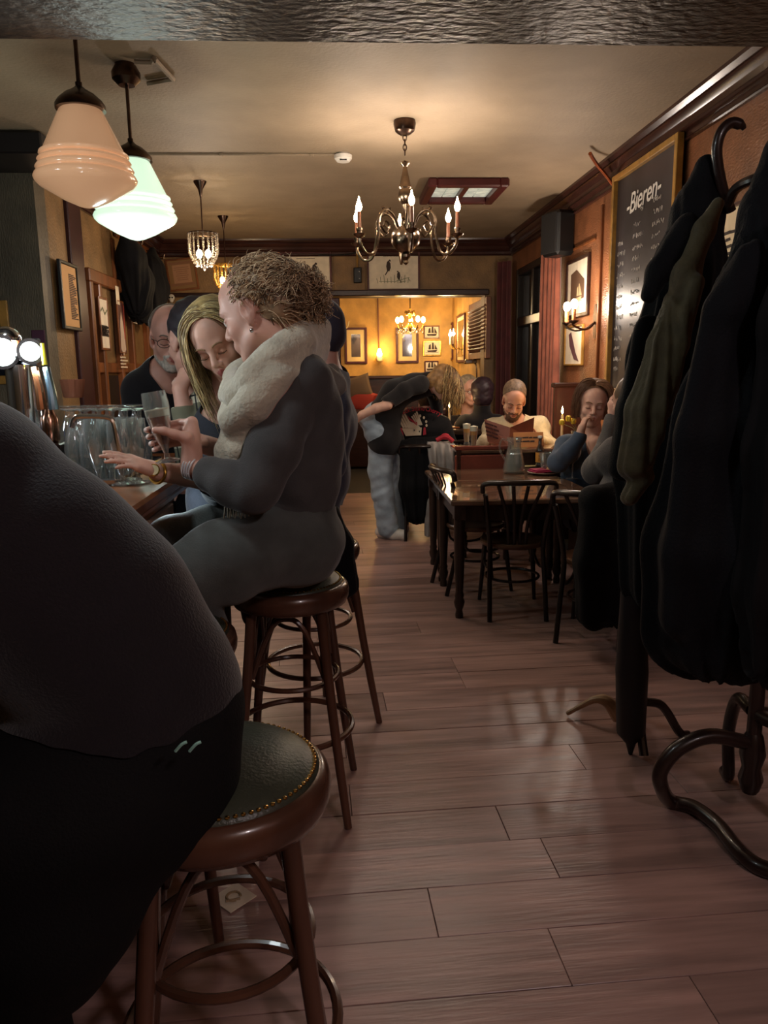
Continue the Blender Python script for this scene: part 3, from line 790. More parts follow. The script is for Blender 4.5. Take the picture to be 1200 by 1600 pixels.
for k in range(6):
    a = RAD(-90 + 60 * k + 1); d = V(math.cos(a), math.sin(a), 0); O = V(cx, cy, zc)
    arm = MB()
    arm.tube(spl([O + d * .05 + Z_ * .05, O + d * .09 + Z_ * .13, O + d * .15 + Z_ * .155, O + d * .2 + Z_ * .1, O + d * .205 + Z_ * .0, O + d * .235 + Z_ * -.1, O + d * .29 + Z_ * -.115, O + d * .335 + Z_ * -.07, O + d * .345 + Z_ * -.02], 5), .0095, 8)
    arm.tube(spl([O + d * .19 + Z_ * .06, O + d * .15 + Z_ * .02, O + d * .12 + Z_ * .06, O + d * .15 + Z_ * .09, O + d * .17 + Z_ * .06], 4), .006, 6)
    for s_ in (.12, .17, .2): arm.sph(O + d * s_ + Z_ * (.165 if s_ < .2 else .07), .011, 6, 4)
    ao = arm.build('arm', m_brass, t)
    e = O + d * .345
    MB().lathe([(.008, -.03), (.035, -.012), (.04, -.004), (.016, 0), (.016, .012), (.02, .016), (.02, .03), (.012, .034)], e, 14).build('drip_cup', m_brass, ao)
    MB().tube([e + Z_ * .03, e + Z_ * .125], .0115, 10).build('candle_sleeve', mk('sleeve_copper', (150, 96, 70), .4), ao)
    q = MB(); candle_bulb(q, e + Z_ * .125, .085, .019); q.build('bulb', m_bulb, ao)
    add_light('chandelier_bulb', e + V(0, 0, .17), 9.6, WARM, .02)
# bead pendants
def bead_pendant(label, px_, py_, Y, top_px, W, hh, mat, watts, col, bmat):
    c = atY(px_, py_, Y); t = thing('crystal_pendant', label, 'lamp', c, 'small crystal pendants')
    MB().lathe([(.006, -.13), (.012, -.1), (.02, -.06), (.05, -.012), (.052, 0)], (c[0], c[1], 3.0), 18).build('ceiling_rose', m_bronze, t)
    q = MB(); zt = c[2] + hh / 2
    q.tube([(c[0], c[1], 2.88), (c[0], c[1], zt - .02)], .006, 6); q.build('cord', m_bronze, t)
    q = MB(); q.tube(arc((c[0], c[1], zt), X_, Y_, W / 2, 0, 2 * math.pi, 25)[:-1], .005, 6, closed=True)
    q.tube([(c[0] - W / 2, c[1], zt), (c[0] + W / 2, c[1], zt)], .004, 5); q.tube([(c[0], c[1] - W / 2, zt), (c[0], c[1] + W / 2, zt)], .004, 5); q.build('ring', mat, t)
    q = MB()
    for k in range(18):
        a = 2 * math.pi * k / 18
        for i in range(14):
            f = i / 13; rr = W / 2 * (1 if f < .55 else 1 - .45 * ((f - .55) / .45) ** 1.6); q.sph((c[0] + rr * math.cos(a), c[1] + rr * math.sin(a), zt - .006 - f * hh), .0075 if i % 2 else .0095, 6, 4)
    for k in range(9):
        a = 2 * math.pi * k / 9; q.sph((c[0] + W * .28 * math.cos(a), c[1] + W * .28 * math.sin(a), zt - hh - .012), .009, 6, 4)
    q.sph((c[0], c[1], zt - hh - .03), (.012, .012, .022), 6, 4)
    q.build('bead_strands', bmat, t, kind='stuff')
    for dx in (-.035, .035):
        MB().sph((c[0] + dx, c[1], c[2] - hh * .16), (.024, .024, .034), 10, 8).build('bulb', m_bulb if watts > 3 else m_bulba, t)
    add_light('crystal_bulb', c + V(0, -.0, -hh * .5 - .1), watts, col, .04)
m_cry = mk('crystal_bead', (250, 240, 225), .03, trans=.85, ior=1.5)
m_amb = mk('amber_bead', (255, 205, 110), .05, trans=.8, ior=1.5)
bead_pendant('clear crystal bead pendant lamp, nearer of the two small ones', 318, 389, 6.59, 280, .235, .24, m_bronze, 7, WARM, m_cry)
bead_pendant('amber crystal bead pendant lamp by the back wall', 353, 432, 8.0, 337, .23, .22, m_gold, 6, AMBER, m_amb)
# roof hatch
p = [atZ(653, 327, 3.0), atZ(678, 284, 3.0), atZ(803, 280, 3.0), atZ(768, 327, 3.0)]
x0, x1, y0, y1 = .80, 1.5, 6.1, 7.1
y1 = atZ(700, 283, 2.97)[1]; y0 = atZ(700, 326, 2.9)[1]; x0 = atZ(655, 326, 2.9)[0]; x1 = atZ(769, 326, 2.9)[0]
y0, y1 = min(y0, y1), max(y0, y1)
if y1 - y0 < .3: y0, y1 = 6.0, 7.0
t = thing('ceiling_hatch', 'square leaded glass hatch in an oxblood frame on the ceiling', 'ceiling light', ((x0 + x1) / 2, (y0 + y1) / 2, 3.0)); q = MB(); fw = .075
for x in (x0 + fw / 2, x1 - fw / 2): q.box((x, (y0 + y1) / 2, 2.965), (fw, y1 - y0, .07), b=.012)
for y in (y0 + fw / 2, y1 - fw / 2): q.box(((x0 + x1) / 2, y, 2.965), (x1 - x0 - 2 * fw + .01, fw, .068), b=.012)
q.build('frame', m_redw, t)
MB().box(((x0 + x1) / 2, (y0 + y1) / 2, 2.967), (.045, y1 - y0 - .15, .05), b=.005).build('glazing_bar', m_redw, t)
m_lead = mk('leaded_milk_glass', (190, 196, 182), .12, var=.2, vscale=14, emit=(190, 196, 180), estr=.22)  # weak glow put into the hatch panes so they read bright
for k in (0, 1):
    xa = x0 + fw + k * ((x1 - x0) / 2 - fw + .02); xe = xa + (x1 - x0) / 2 - fw - .02
    for j in range(3):
        ya = y0 + fw + j * (y1 - y0 - 2 * fw) / 3; ye = ya + (y1 - y0 - 2 * fw) / 3 - .008
        for i in range(2):
            w2 = (xe - xa) / 2; MB().box((xa + (i + .5) * w2, (ya + ye) / 2, 2.985), (w2 - .008, ye - ya, .012), b=.002).build('pane', m_lead, t)
# wall sconce on the right
pw = atX(932, 503, XR); t = thing('wall_sconce', 'wrought wall sconce with two lit candle bulbs on right wall', 'sconce', pw)
MB().prism([(-.03, -.13), (.03, -.13), (.045, .05), (.02, .14), (-.02, .14), (-.045, .05)], pw, -Y_, Z_, .015).build('back_plate', m_bronze, t)
for k, (xx, yy) in enumerate(((894, 492), (917, 490))):
    Y2 = pw[1] + (.16 if k == 0 else -.1); X2 = XR - .2
    e = V(X2 - (.02 if k else 0), Y2, pw[2] + .0)
    ao = MB().tube(spl([pw + V(-.01, 0, 0), pw + V(-.07, (Y2 - pw[1]) * .3, -.05), pw + V(-.14, (Y2 - pw[1]) * .75, -.06), e + V(0, 0, -.03), e], 5), .009, 7).build('arm', m_bronze, t)
    MB().lathe([(.01, -.02), (.04, 0), (.04, .008), (.012, .01)], e, 14).build('drip_cup', m_bronze, ao)
    MB().tube([e, e + Z_ * .1], .016, 12).build('candle_sleeve', mk('sleeve_orange', (190, 120, 70), .5), ao)
    q = MB(); q.sph(e + Z_ * .135, (.03, .03, .04), 12, 8); q.build('bulb', m_bulb, ao)
    add_light('sconce_bulb', e + V(-.06, 0, .135), 6, WARM, .03)
# far room: chandelier, triple sconce, bracket lamp
c = atY(641, 510, 11.0); t = thing('gilt_chandelier', 'small gilt leaf chandelier with five bulbs in the far room', 'chandelier', c)
MB().tube([(c[0], c[1], 3.0), c + V(0, 0, .22)], .008, 6).build('rod', m_bronze, t)
MB().lathe([(0, -.08), (.02, -.06), (.03, -.02), (.02, .03), (.035, .06), (.015, .1), (.03, .15), (.01, .2), (.02, .24)], c, 14).build('body', m_gold, t)
for k in range(5):
    a = RAD(72 * k + 10); d = V(math.cos(a), math.sin(a), 0)
    ao = MB().tube(spl([c + d * .02 + Z_ * .05, c + d * .09 - Z_ * .03, c + d * .16 - Z_ * .03, c + d * .19 + Z_ * .02], 4), .007, 6).build('arm', m_gold, t)
    q = MB(); [q.sph(c + d * s_ + Z_ * (-.05 - .03 * (i % 2)), (.016, .016, .024), 6, 4) for i, s_ in enumerate((.06, .1, .15, .19))]; q.build('crystal_drop', m_cry, ao)
    q = MB(); q.sph(c + d * .19 + Z_ * .09, (.03, .03, .045), 10, 8); q.build('bulb', m_bulba, ao)
q = MB()
for k in range(10):
    a = RAD(36 * k); q.sph(c + V(math.cos(a) * .06, math.sin(a) * .06, .17 + .02 * (k % 2)), (.02, .02, .03), 6, 4)
q.build('gilt_leaf_crown', m_gold, t)
add_light('gilt_bulb', c + V(0, 0, .12), 17, (1, .80, .54), .12)
c = atX(716, 540, 1.86); t = thing('triple_sconce', 'three-candle sconce on the far room wall beside the shutter', 'sconce', c)
MB().box(c + V(.01, 0, -.02), (.02, .07, .2), b=.006).build('back_plate', m_gold, t)
for k in range(3):
    e = c + V(-.1 - .02 * (k == 1), .17 * (k - 1), .02)
    ao = MB().tube(spl([c + V(0, 0, -.04), c + V(-.06, .1 * (k - 1), -.05), e], 5), .008, 6).build('arm', m_gold, t)
    MB().tube([e, e + Z_ * .12], .013, 10).build('candle_sleeve', m_wax, ao)
    q = MB(); candle_bulb(q, e + Z_ * .12, .1, .024); q.build('bulb', m_bulb, ao)
add_light('triple_sconce_bulb', c + V(-.2, 0, .2), 8, (1, .72, .36), .06)
c = atY(593, 556, FY - .14); t = thing('bracket_lamp', 'tiny caged bulkhead lamp with its wire on the far wall', 'lamp', c)
MB().lathe([(0, -.09), (.05, -.085), (.06, -.04), (.045, 0)], c, 14).build('base', mk('lamp_cream', (220, 190, 140), .5), t)
MB().lathe([(.04, 0), (.042, .04), (.02, .11), (0, .115)], c, 12).build('bulb', m_bulba, t)
MB().box(c + V(0, .08, -.04), (.05, .1, .05), b=.008).build('wall_mount', m_bronze, t)
MB().tube([c + V(0, .12, 0), c + V(-.01, .125, 1.1)], .012, 6).build('wire', m_mid, t)
add_light('bracket_bulb', c + V(0, -.12, .08), 3, (1, .65, .3), .03)
# extra lamp of the far room out of sight to the left
add_light('far_room_lamp', (-1.4, 11, 2.5), 10, (1, .80, .54), .15)

# far room wall decor
def far_pic(x0, y0, x1, y1): 
    a = atY(x0, y0, FY); q = atY(x1, y1, FY); c = (a + q) / 2; c[1] = FY - .002; return c, abs(q[0] - a[0]), abs(q[2] - a[2])
m_cream = mk('cream_mount', (214, 186, 130), .6)
for lab, bx in (('narrow dark mirror in a cream and red frame, left on far wall', (538, 512, 574, 568)), ('narrow dark mirror in red frame behind gilt chandelier', (618, 512, 654, 567))):
    c, wd, ht = far_pic(*bx)
    picture(lab, c, U_B, wd, ht, m_redw, .035, mm=m_cream, mat_in=.07, pm=m_mirror, name='wall_mirror', cat='mirror', depth=.03)
def art_ship(t, c, u, v, nn):
    b = MB(); ship(b, c, u, v, nn, .17, 0, .02); b.build('printed_ship', m_ink, t)
for lab, bx, fm in (('upper ship drawing on the far wall', (662, 509, 687, 529), m_mid), ('middle ship drawing in a bright frame on the far wall', (661, 533, 689, 556), m_gold), ('lowest pale drawing on the far wall behind the bending woman', (663, 564, 685, 582), m_redw)):
    c, wd, ht = far_pic(*bx); picture(lab, c, U_B, wd, ht, fm, .02, mm=m_paperw, art=art_ship)
for lab, xa, xe, ya, ye in (('dark red framed mirror at the corner of far room right wall', 698, 708, 508, 562), ('tall mirror behind the triple sconce in far room', 716, 727, 494, 566)):
    a = atX(xa, ya, 1.88); e = atX(xe, ye, 1.88); c = (a + e) / 2; c[0] = 1.878
    picture(lab, c, U_R, abs(a[1] - e[1]) + .06, abs(a[2] - e[2]), m_redw, .035, mm=m_cream, mat_in=.05, pm=m_mirror, name='wall_mirror', cat='mirror')
# louvred shutter
a = atX(734, 476, 1.80); e = atX(757, 560, 1.80); t = thing('louvred_shutter', 'brown louvred shutter fixed on far room right wall', 'shutter', ((a + e) / 2)); yc = (a[1] + e[1]) / 2; zt, zb = a[2], e[2]; sw = abs(a[1] - e[1]) + .12
m_shut = mk('shutter_brown', (112, 66, 44), .5, var=.15, vscale=6)
for s_ in (-1, 1): MB().box((1.83, yc + s_ * sw / 2, (zt + zb) / 2), (.06, .05, zt - zb), b=.006).build('stile', m_shut, t)
for z in (zt - .04, zb + .04): MB().box((1.83, yc, z), (.055, sw, .08), b=.006).build('rail', m_shut, t)
Rl = np.array([[math.cos(.6), 0, math.sin(.6)], [0, 1, 0], [-math.sin(.6), 0, math.cos(.6)]])
for i in range(12): MB().box((1.81, yc, zb + .11 + i * (zt - zb - .2) / 11.5), (.075, sw - .04, .014), Rl, b=.003).build('slat', m_shut, t)
p = atX(741, 565, 1.82); t = thing('wall_reading_lamp', 'small silver reading lamp below the louvred shutter', 'lamp', p)
MB().box(p + V(-.05, 0, 0), (.16, .09, .06), b=.02).build('head', m_chrome, t); MB().tube(spl([p + V(0, -.03, -.02), p + V(.02, -.06, -.08), p + V(.03, -.06, -.4)], 4), .01, 6).build('arm', m_brass, t)
# antlers by the left mirror
c = atY(533, 522, FY - .1); t = thing('antler_mount', 'small pale antlers on the far wall', 'antlers', c)
for s_ in (-1, 1):
    q = MB(); q.tube(spl([c, c + V(.05 * s_, -.03, .08), c + V(.1 * s_, -.04, .1), c + V(.13 * s_, -.03, .2)], 4), [.012] * 6 + [.008] * 6 + [.004], 6); q.tube([c + V(.06 * s_, -.03, .09), c + V(.05 * s_, -.06, .17)], .006, 5); q.build('antler', m_wax, t)
MB().prism([(-.05, -.08), (.05, -.08), (.06, .06), (-.06, .06)], c + V(0, .1, 0), X_, Z_, .04).build('mount_board', m_mid, t)
# red and dark cushions on the far bench
t = thing('far_bench', 'dark high upholstered bench along the far room wall', 'bench', (.3, 12.2, 0)); MB().box((.3, 12.2, .84), (2.8, .6, .12), b=.03).build('seat', m_maroon, t); MB().box((.3, 12.2, .39), (2.75, .55, .78), b=.02).build('base', m_dark, t)
# ================================================================== bar and what stands on it
BT = 1.165                                                     # counter height
t = thing('bar_counter', 'long dark wooden bar counter under the opal pendants', 'bar', (-.85, 1.7, 0))
MB().box((-.9, 1.65, BT - .02), (.76, 3.3, .04), b=.015).build('counter_top', m_mid, t)
MB().box((-.95, 1.65, .56), (.5, 3.2, 1.1), b=.01).build('front_panel', m_dark, t)
q = MB(); q.tube([(-.55, .02, BT - .045), (-.55, 3.28, BT - .045)], .026, 10); q.build('edge_rail', m_mid, t)
q = MB(); q.tube([(-.58, .1, .25), (-.58, 3.2, .25)], .02, 8); [q.tube([(-.58, y, .25), (-.7, y, .25)], .012, 6) for y in (.4, 1.2, 2, 2.8)]; q.build('foot_rail', m_brass, t)
for y in (.5, 1.1, 1.7, 2.3, 2.9): MB().box((-.69, y, .6), (.02, .5, .75), b=.008).build('panel', m_dark, t)
# drip tray and glass rack
t = thing('drip_tray', 'metal drip tray holding rows of glasses on the bar', 'tray', (-.95, 2.65, BT)); MB().box((-.95, 2.65, BT + .012), (.56, .62, .022), b=.006).build('tray', m_chrome, t)
TULIP = [(.0, 0), (.036, .001), (.036, .005), (.008, .012), (.006, .028), (.012, .045), (.026, .085), (.034, .13), (.034, .165), (.031, .2)]
def glass_mesh(prof, th=.0016):
    return prof + [(max(r - th, .001), z) for r, z in prof[::-1][:-5]] + [(.0, prof[5][1] + .006)]
gi = MB().lathe([(r, .2 - z) for r, z in glass_mesh(TULIP)][::-1], n=20)
up = MB().lathe(glass_mesh(TULIP), n=20)
def stamp(mbx, src, c): mbx.add(np.array(src.v) + np.array(c, float), src.f); return mbx
names = ['leftmost', 'second', 'third', 'fourth', 'fifth', 'sixth']
g0 = None
for r_, (n_, yy) in enumerate(((6, 2.86), (6, 2.62))):
    for i in range(n_):
        px0 = 104 + i * 21 + r_ * 8; p = atY(px0, 640, yy); p[2] = BT + .024
        lab = 'upside-down beer glass on the drip tray'
        if g0 is None:
            o = stamp(MB(), gi, p).build('beer_glass', m_glass); g0 = o; me0 = o.data; base = p
        else:
            o = bpy.data.objects.new('beer_glass', me0); COL.objects.link(o); o.location = tuple(p - base)
        tag(o, lab, 'glass', 'upside-down glasses on the drip tray')
for i, (gx, gy) in enumerate(((150, 2.4), (170, 2.42), (186, 2.36), (200, 2.45), (212, 2.38))):
    p = atY(gx, 690, gy); p[2] = BT + .001
    o = stamp(MB(), up, p).build('beer_glass', m_glass); tag(o, 'upright empty beer glass in the cluster before the drip tray', 'glass', 'upright glasses at the drip tray')
# chrome spout rail
q = MB(); q.tube(spl([atY(112, 668, 2.25), atY(117, 654, 2.25), atY(128, 651, 2.25), atY(165, 652, 2.25), atY(177, 660, 2.25), atY(183, 690, 2.25), atY(190, 716, 2.25)], 4), .0075, 8); o = q.build('chrome_rail', m_chrome); tag(o, 'bent chrome rail standing before the beer glasses', 'rail')
# ribbed tumbler, shakers
p = atY(115, 622, 2.9); p[2] = BT + .25
t = thing('ribbed_cup', 'ribbed copper coloured cup on the upside-down glasses', 'cup', p); q = MB(); prof = [(.032, 0), (.038, .06)]; rows = []
for z, r in ((0, .030), (.004, .033), (.066, .041), (.066, .037), (.01, .028)): rows.append([p + V(r * (1 + (.06 if j % 2 else 0)) * math.cos(2 * math.pi * j / 28), r * (1 + (.06 if j % 2 else 0)) * math.sin(2 * math.pi * j / 28), z) for j in range(28)])
q.loft(rows, True); q.build('cup', mk('ribbed_copper', (170, 110, 84), .3, .4), t)
for i, (sx, sy, r, h_, mm, lab) in enumerate(((52, 640, .022, .1, mk('blue_tin', (40, 80, 190), .25, .5), 'slim blue tin at the left of the bar glasses'), (64, 640, .024, .11, m_chrome, 'small chrome shaker between the blue tin and copper shaker'), (76, 642, .03, .12, mk('copper_shaker', (160, 120, 100), .2, 1.0), 'copper toned shaker left of the beer glasses'))):
    p = atY(sx, sy, 2.75); p[2] = BT + .1
    t = thing('shaker', lab, 'shaker', p); MB().lathe([(r * .8, 0), (r, .01), (r, h_ * .7), (r * .7, h_ * .85), (r * .5, h_), (0, h_)], p, 18).build('body', mm, t); MB().lathe([(r * .45, h_), (r * .5, h_ + .01), (0, h_ + .02)], p, 14).build('lid', m_chrome, t)
    MB().box((p[0], p[1], BT + .05), (.08, .08, .098), b=.005).build('stand_block', m_dark, t)
# beer tap tower
p = atY(30, 560, 2.55); t = thing('beer_tap_tower', 'chrome beer tap tower with round lit badges at the left', 'beer tap', (p[0], p[1], BT))
q = MB(); q.tube([(p[0], p[1], BT), (p[0], p[1], p[2] - .02)], .045, 16); q.build('column', m_chrome, t)
q = MB(); q.tube([atY(-60, 552, 2.55), atY(60, 552, 2.55)], .042, 16); q.sph(atY(10, 530, 2.55), (.045, .045, .04), 16, 10); q.build('head', m_chrome, t)
m_lit = mk('lit_badge', (240, 255, 250), .4, emit=(228, 255, 246), estr=14)
for k, (bx, by, rr) in enumerate(((2, 550, .043), (47, 549, .03))):
    e = atY(bx, by, 2.5); R = np.array([[0.92, 0, .38], [0, 1, 0], [-.38, 0, .92]])
    nn = nrm(V(.45, -1, -.05)); uu = nrm(np.cross(nn, Z_)); vv = np.cross(uu, nn) * -1
    R = np.stack([uu, np.cross(nn, uu), nn], 1)
    bo = MB().lathe([(rr + .008, -.05), (rr + .01, .012), (rr, .014), (rr, .004), (0, .004)], e, 28, R).build('badge_housing', m_blackm, t)
    MB().lathe([(rr - .001, .005), (rr * .6, .01), (0, .012)], e, 24, R).build('lit_badge', m_lit, bo)
    add_light('badge_light', e + nn * .05, 1.6, WHITE, .03)
for k, (bx, mm) in enumerate(((62, mk('tap_brass', (190, 130, 90), .25, 1.0)), (80, mk('tap_steel', (140, 170, 190), .25, 1.0)))):
    MB().tube([atY(bx - 8, 575, 2.5), atY(bx, 610, 2.48), atY(bx + 4, 640, 2.48)], [.012, .014, .016], 10).build('spout', mm, t)
MB().tube([atY(66, 536, 2.46), atY(70, 570, 2.46)], [.006, .008], 8).build('lever', mk('lever_yellow', (226, 220, 60), .4), t)
q = MB(); q.tube([atY(27, 532, 2.5), atY(27, 545, 2.5)], [.018, .006], 10); q.build('finial', m_copper, t)
# framed dark mirror on bar end wall and small price ticket
a = atY(-30, 470, BW); e = atY(25, 600, BW); c = (a + e) / 2; c[1] = BW - .002
picture('dark mirror in wooden frame on the olive wall behind the taps', c, U_B, abs(e[0] - a[0]), abs(e[2] - a[2]), m_frameg, .06, mm=mk('dark_mirror', (18, 24, 34), .1), name='wall_mirror', cat='mirror')
a = atY(50, 516, BW); e = atY(75, 560, BW); c = (a + e) / 2; c[1] = BW - .002
t = thing('card_terminal', 'small grey card terminal on a plum board on the olive wall', 'card reader', c); MB().box(c, (abs(e[0] - a[0]), .04, abs(e[2] - a[2])), b=.004).build('board', mk('plum', (66, 26, 52), .5), t)
MB().box(c + V(-.02, -.04, -.03), (.07, .05, .14), b=.008).build('terminal', mk('grey_case', (92, 104, 112), .4), t)
# dark cupboard up at left
a = atY(-200, 212, BW - .5); e = atY(66, 232, BW - .5)
b = MB(); b.box(((a[0] + e[0]) / 2, BW - .26, (a[2] + e[2]) / 2 + .0), (abs(e[0] - a[0]), .5, .13), b=.01); struct('trim_9', b, mk('black_brown', (24, 20, 20), .4))

# ================================================================== bentwood bar stools
m_bent = mk('bentwood', (82, 54, 41), .26, var=.2, vscale=6, stretch=(1, 1, .3), coat=.3)
m_leather = mk('dark_green_leather', (52, 56, 46), .38, var=.12, vscale=12, bump=.15, bscale=160)
m_nail = mk('brass_nail', (196, 160, 96), .25, 1.0)
SH = .80
def make_stool(label, x, y, rot=0):
    t = thing('bar_stool', label, 'bar stool', (x, y, 0), 'bentwood bar stools'); o = V(x, y, 0)
    MB().lathe([(.12, SH - .075), (.172, SH - .075), (.19, SH - .068), (.198, SH - .05), (.2, SH - .03), (.196, SH - .012), (.186, SH - .002), (.178, SH), (.16, SH - .004), (.12, SH - .02)], o, 56).build('seat_ring', m_bent, t, sharp=60)
    MB().lathe([(.179, SH - .01), (.179, SH + .001), (.17, SH + .008), (.15, SH + .022), (.1, SH + .034), (.05, SH + .038), (0, SH + .039)], o, 48).build('cushion', m_leather, t, sharp=60)
    q = MB(); n = 84
    for k in range(n):
        a = 2 * math.pi * k / n; q.sph(o + V(.171 * math.cos(a), .171 * math.sin(a), SH + .008), (.0046, .0046, .0036), 6, 4)
    q.build('nailheads', m_nail, t, kind='stuff')
    def rad(z): return .155 + .115 * (1 - z / SH) ** 1.25
    for k in range(4):
        a = rot + RAD(45 + 90 * k); d = V(math.cos(a), math.sin(a), 0)
        MB().tube([o + d * rad(z) + V(0, 0, z) for z in (0.0, .2, .4, .6, SH - .07)], [.0135, .0155, .0165, .0175, .0185], 12).build('leg', m_bent, t)
    for k in range(4):
        a0 = rot + RAD(45 + 90 * k); a1 = a0 + RAD(90); pts = []
        for f in np.linspace(0, 1, 17):
            z = .50 + .2 * (1 - abs(2 * f - 1) ** 3.2); a = a0 + (a1 - a0) * f; r = rad(z) * (1 - .22 * math.sin(math.pi * f)) - .02
            pts.append(o + V(r * math.cos(a), r * math.sin(a), z))
        MB().tube(pts, .009, 8).build('arch', m_bent, t)
    MB().tube(arc(o + V(0, 0, .47), X_, Y_, .155, 0, 2 * math.pi, 41)[:-1], .009, 8, closed=True).build('upper_ring', m_bent, t)
    MB().tube(arc(o + V(0, 0, .28), X_, Y_, .2, 0, 2 * math.pi, 49)[:-1], .0105, 8, closed=True).build('foot_ring', m_bent, t)
    return t
SA = atZ(517, 1195, SH); SB = atZ(545, 905, SH); Sc = atZ(381, 985, SH)
st1 = make_stool('nearest bentwood bar stool, under the man in dark sweater', SA[0] - .2, SA[1], RAD(8))
def stool_copy(x, y, label, rz): return dup(st1, (x, y, 0), label, rz)
s2 = (SB[0] - .2, SB[1] + .0)
stool_copy(*s2, 'bentwood bar stool with studded leather seat under the curly-haired woman', RAD(-12))
stool_copy(Sc[0] - .22, Sc[1], 'bentwood bar stool half hidden beside the dark sweater sleeve', RAD(-20))
stool_copy(-.12, 3.13, 'bentwood bar stool further along, under the man in purple cap', RAD(30))
# ================================================================== tables
m_table = mk('black_brown_table', (44, 30, 24), .28, var=.3, vscale=5, stretch=(6, .6, 1), coat=.2)
m_ttop = mk('worn_table_top', (112, 86, 68), .13, var=.3, vscale=4, stretch=(.6, 6, 1), coat=.8, bump=.04, bscale=30, bstretch=(.4, 5, 1))
LEG = [(.024, 0), (.026, .02), (.02, .05), (.03, .075), (.034, .1), (.026, .125), (.03, .14), (.024, .16), (.03, .3), (.034, .5), (.035, .62), (.035, .70)]
def turned(o): return MB().lathe(LEG[:-1] + [(.036, .62)], o, 14).box(o + V(0, 0, .655), (.072, .072, .09), b=.004)
TZ = .735
def table(label, x0, x1, y0, y1, z=TZ, nm='pub_table'):
    t = thing(nm, label, 'table', ((x0 + x1) / 2, (y0 + y1) / 2, 0))
    MB().box(((x0 + x1) / 2, (y0 + y1) / 2, z - .016), (x1 - x0, y1 - y0, .032), b=.008).build('table_top', m_ttop, t)
    q = MB(); xa, xb, ya, yb = x0 + .06, x1 - .06, y0 + .06, y1 - .06; s_ = z - .735
    for y in (ya, yb): q.box(((xa + xb) / 2, y, z - .085), (xb - xa, .025, .105), b=.003)
    for x in (xa, xb): q.box((x, (ya + yb) / 2, z - .085), (.025, yb - ya, .105), b=.003)
    q.build('apron', m_table, t)
    for x in (xa, xb):
        for y in (ya, yb):
            q = turned(V(x, y, 0)); q.v = [(a, b_, c_ * (z - .033) / .70) for a, b_, c_ in q.v]; q.build('leg', m_table, t)
    return t
n_ = atZ(705, 785, TZ)
table('dark turned-leg table in front, with the water carafe on it', .655, 1.58, 4.42, 5.24)
table('dark turned-leg table pushed against the far side of carafe table', .66, 1.56, 5.25, 5.85)
T3 = .875
table('high brown table where the man in white sweater reads', .93, 2.08, 5.93, 6.36, T3)
# settle back plank between the tables, and high leather settle at the wall
m_set = mk('settle_brown', (104, 52, 42), .25, coat=.3, var=.15, vscale=5)
a = atY(715, 712, 5.93); e = atY(793, 690, 5.93)
t = thing('low_settle', 'low red-brown settle with its back to the high table', 'bench', ((a[0] + e[0]) / 2, 5.93, 0))
MB().box((a[0] + .19, 5.88, .77), (.44, .035, .14), b=.012).build('back_plank', m_set, t)
MB().box((a[0] + .19, 5.88, .895), (.44, .05, .035), b=.015).build('top_rail', m_set, t)
for x in (a[0], a[0] + .38): MB().box((x, 5.88, .45), (.04, .04, .9), b=.008).build('post', m_dark, t)
t = thing('high_settle', 'dark leather high-backed settle against right wall behind the denim woman', 'bench', (1.95, 6.55, 0))
a = atY(866, 602, 6.5); MB().box((1.99, 6.55, a[2] / 2 + .1), (.27, .08, a[2] - .2), b=.02).build('back', mk('oxblood_leather', (66, 36, 30), .35, var=.15, vscale=8), t)
MB().box((1.985, 6.55, a[2]), (.29, .1, .04), b=.012).build('top_rail', m_dark, t); MB().box((1.99, 6.55, .1), (.27, .08, .19), b=.01).build('plinth', m_dark, t)
t = thing('long_bench', 'dark bench along right wall where the denim woman sits', 'bench', (1.93, 5, 0)); MB().box((1.94, 5.4, .43), (.34, .95, .06), b=.02).build('seat', m_maroon, t); MB().box((1.95, 5.4, .2), (.3, .9, .4), b=.01).build('base', m_dark, t)

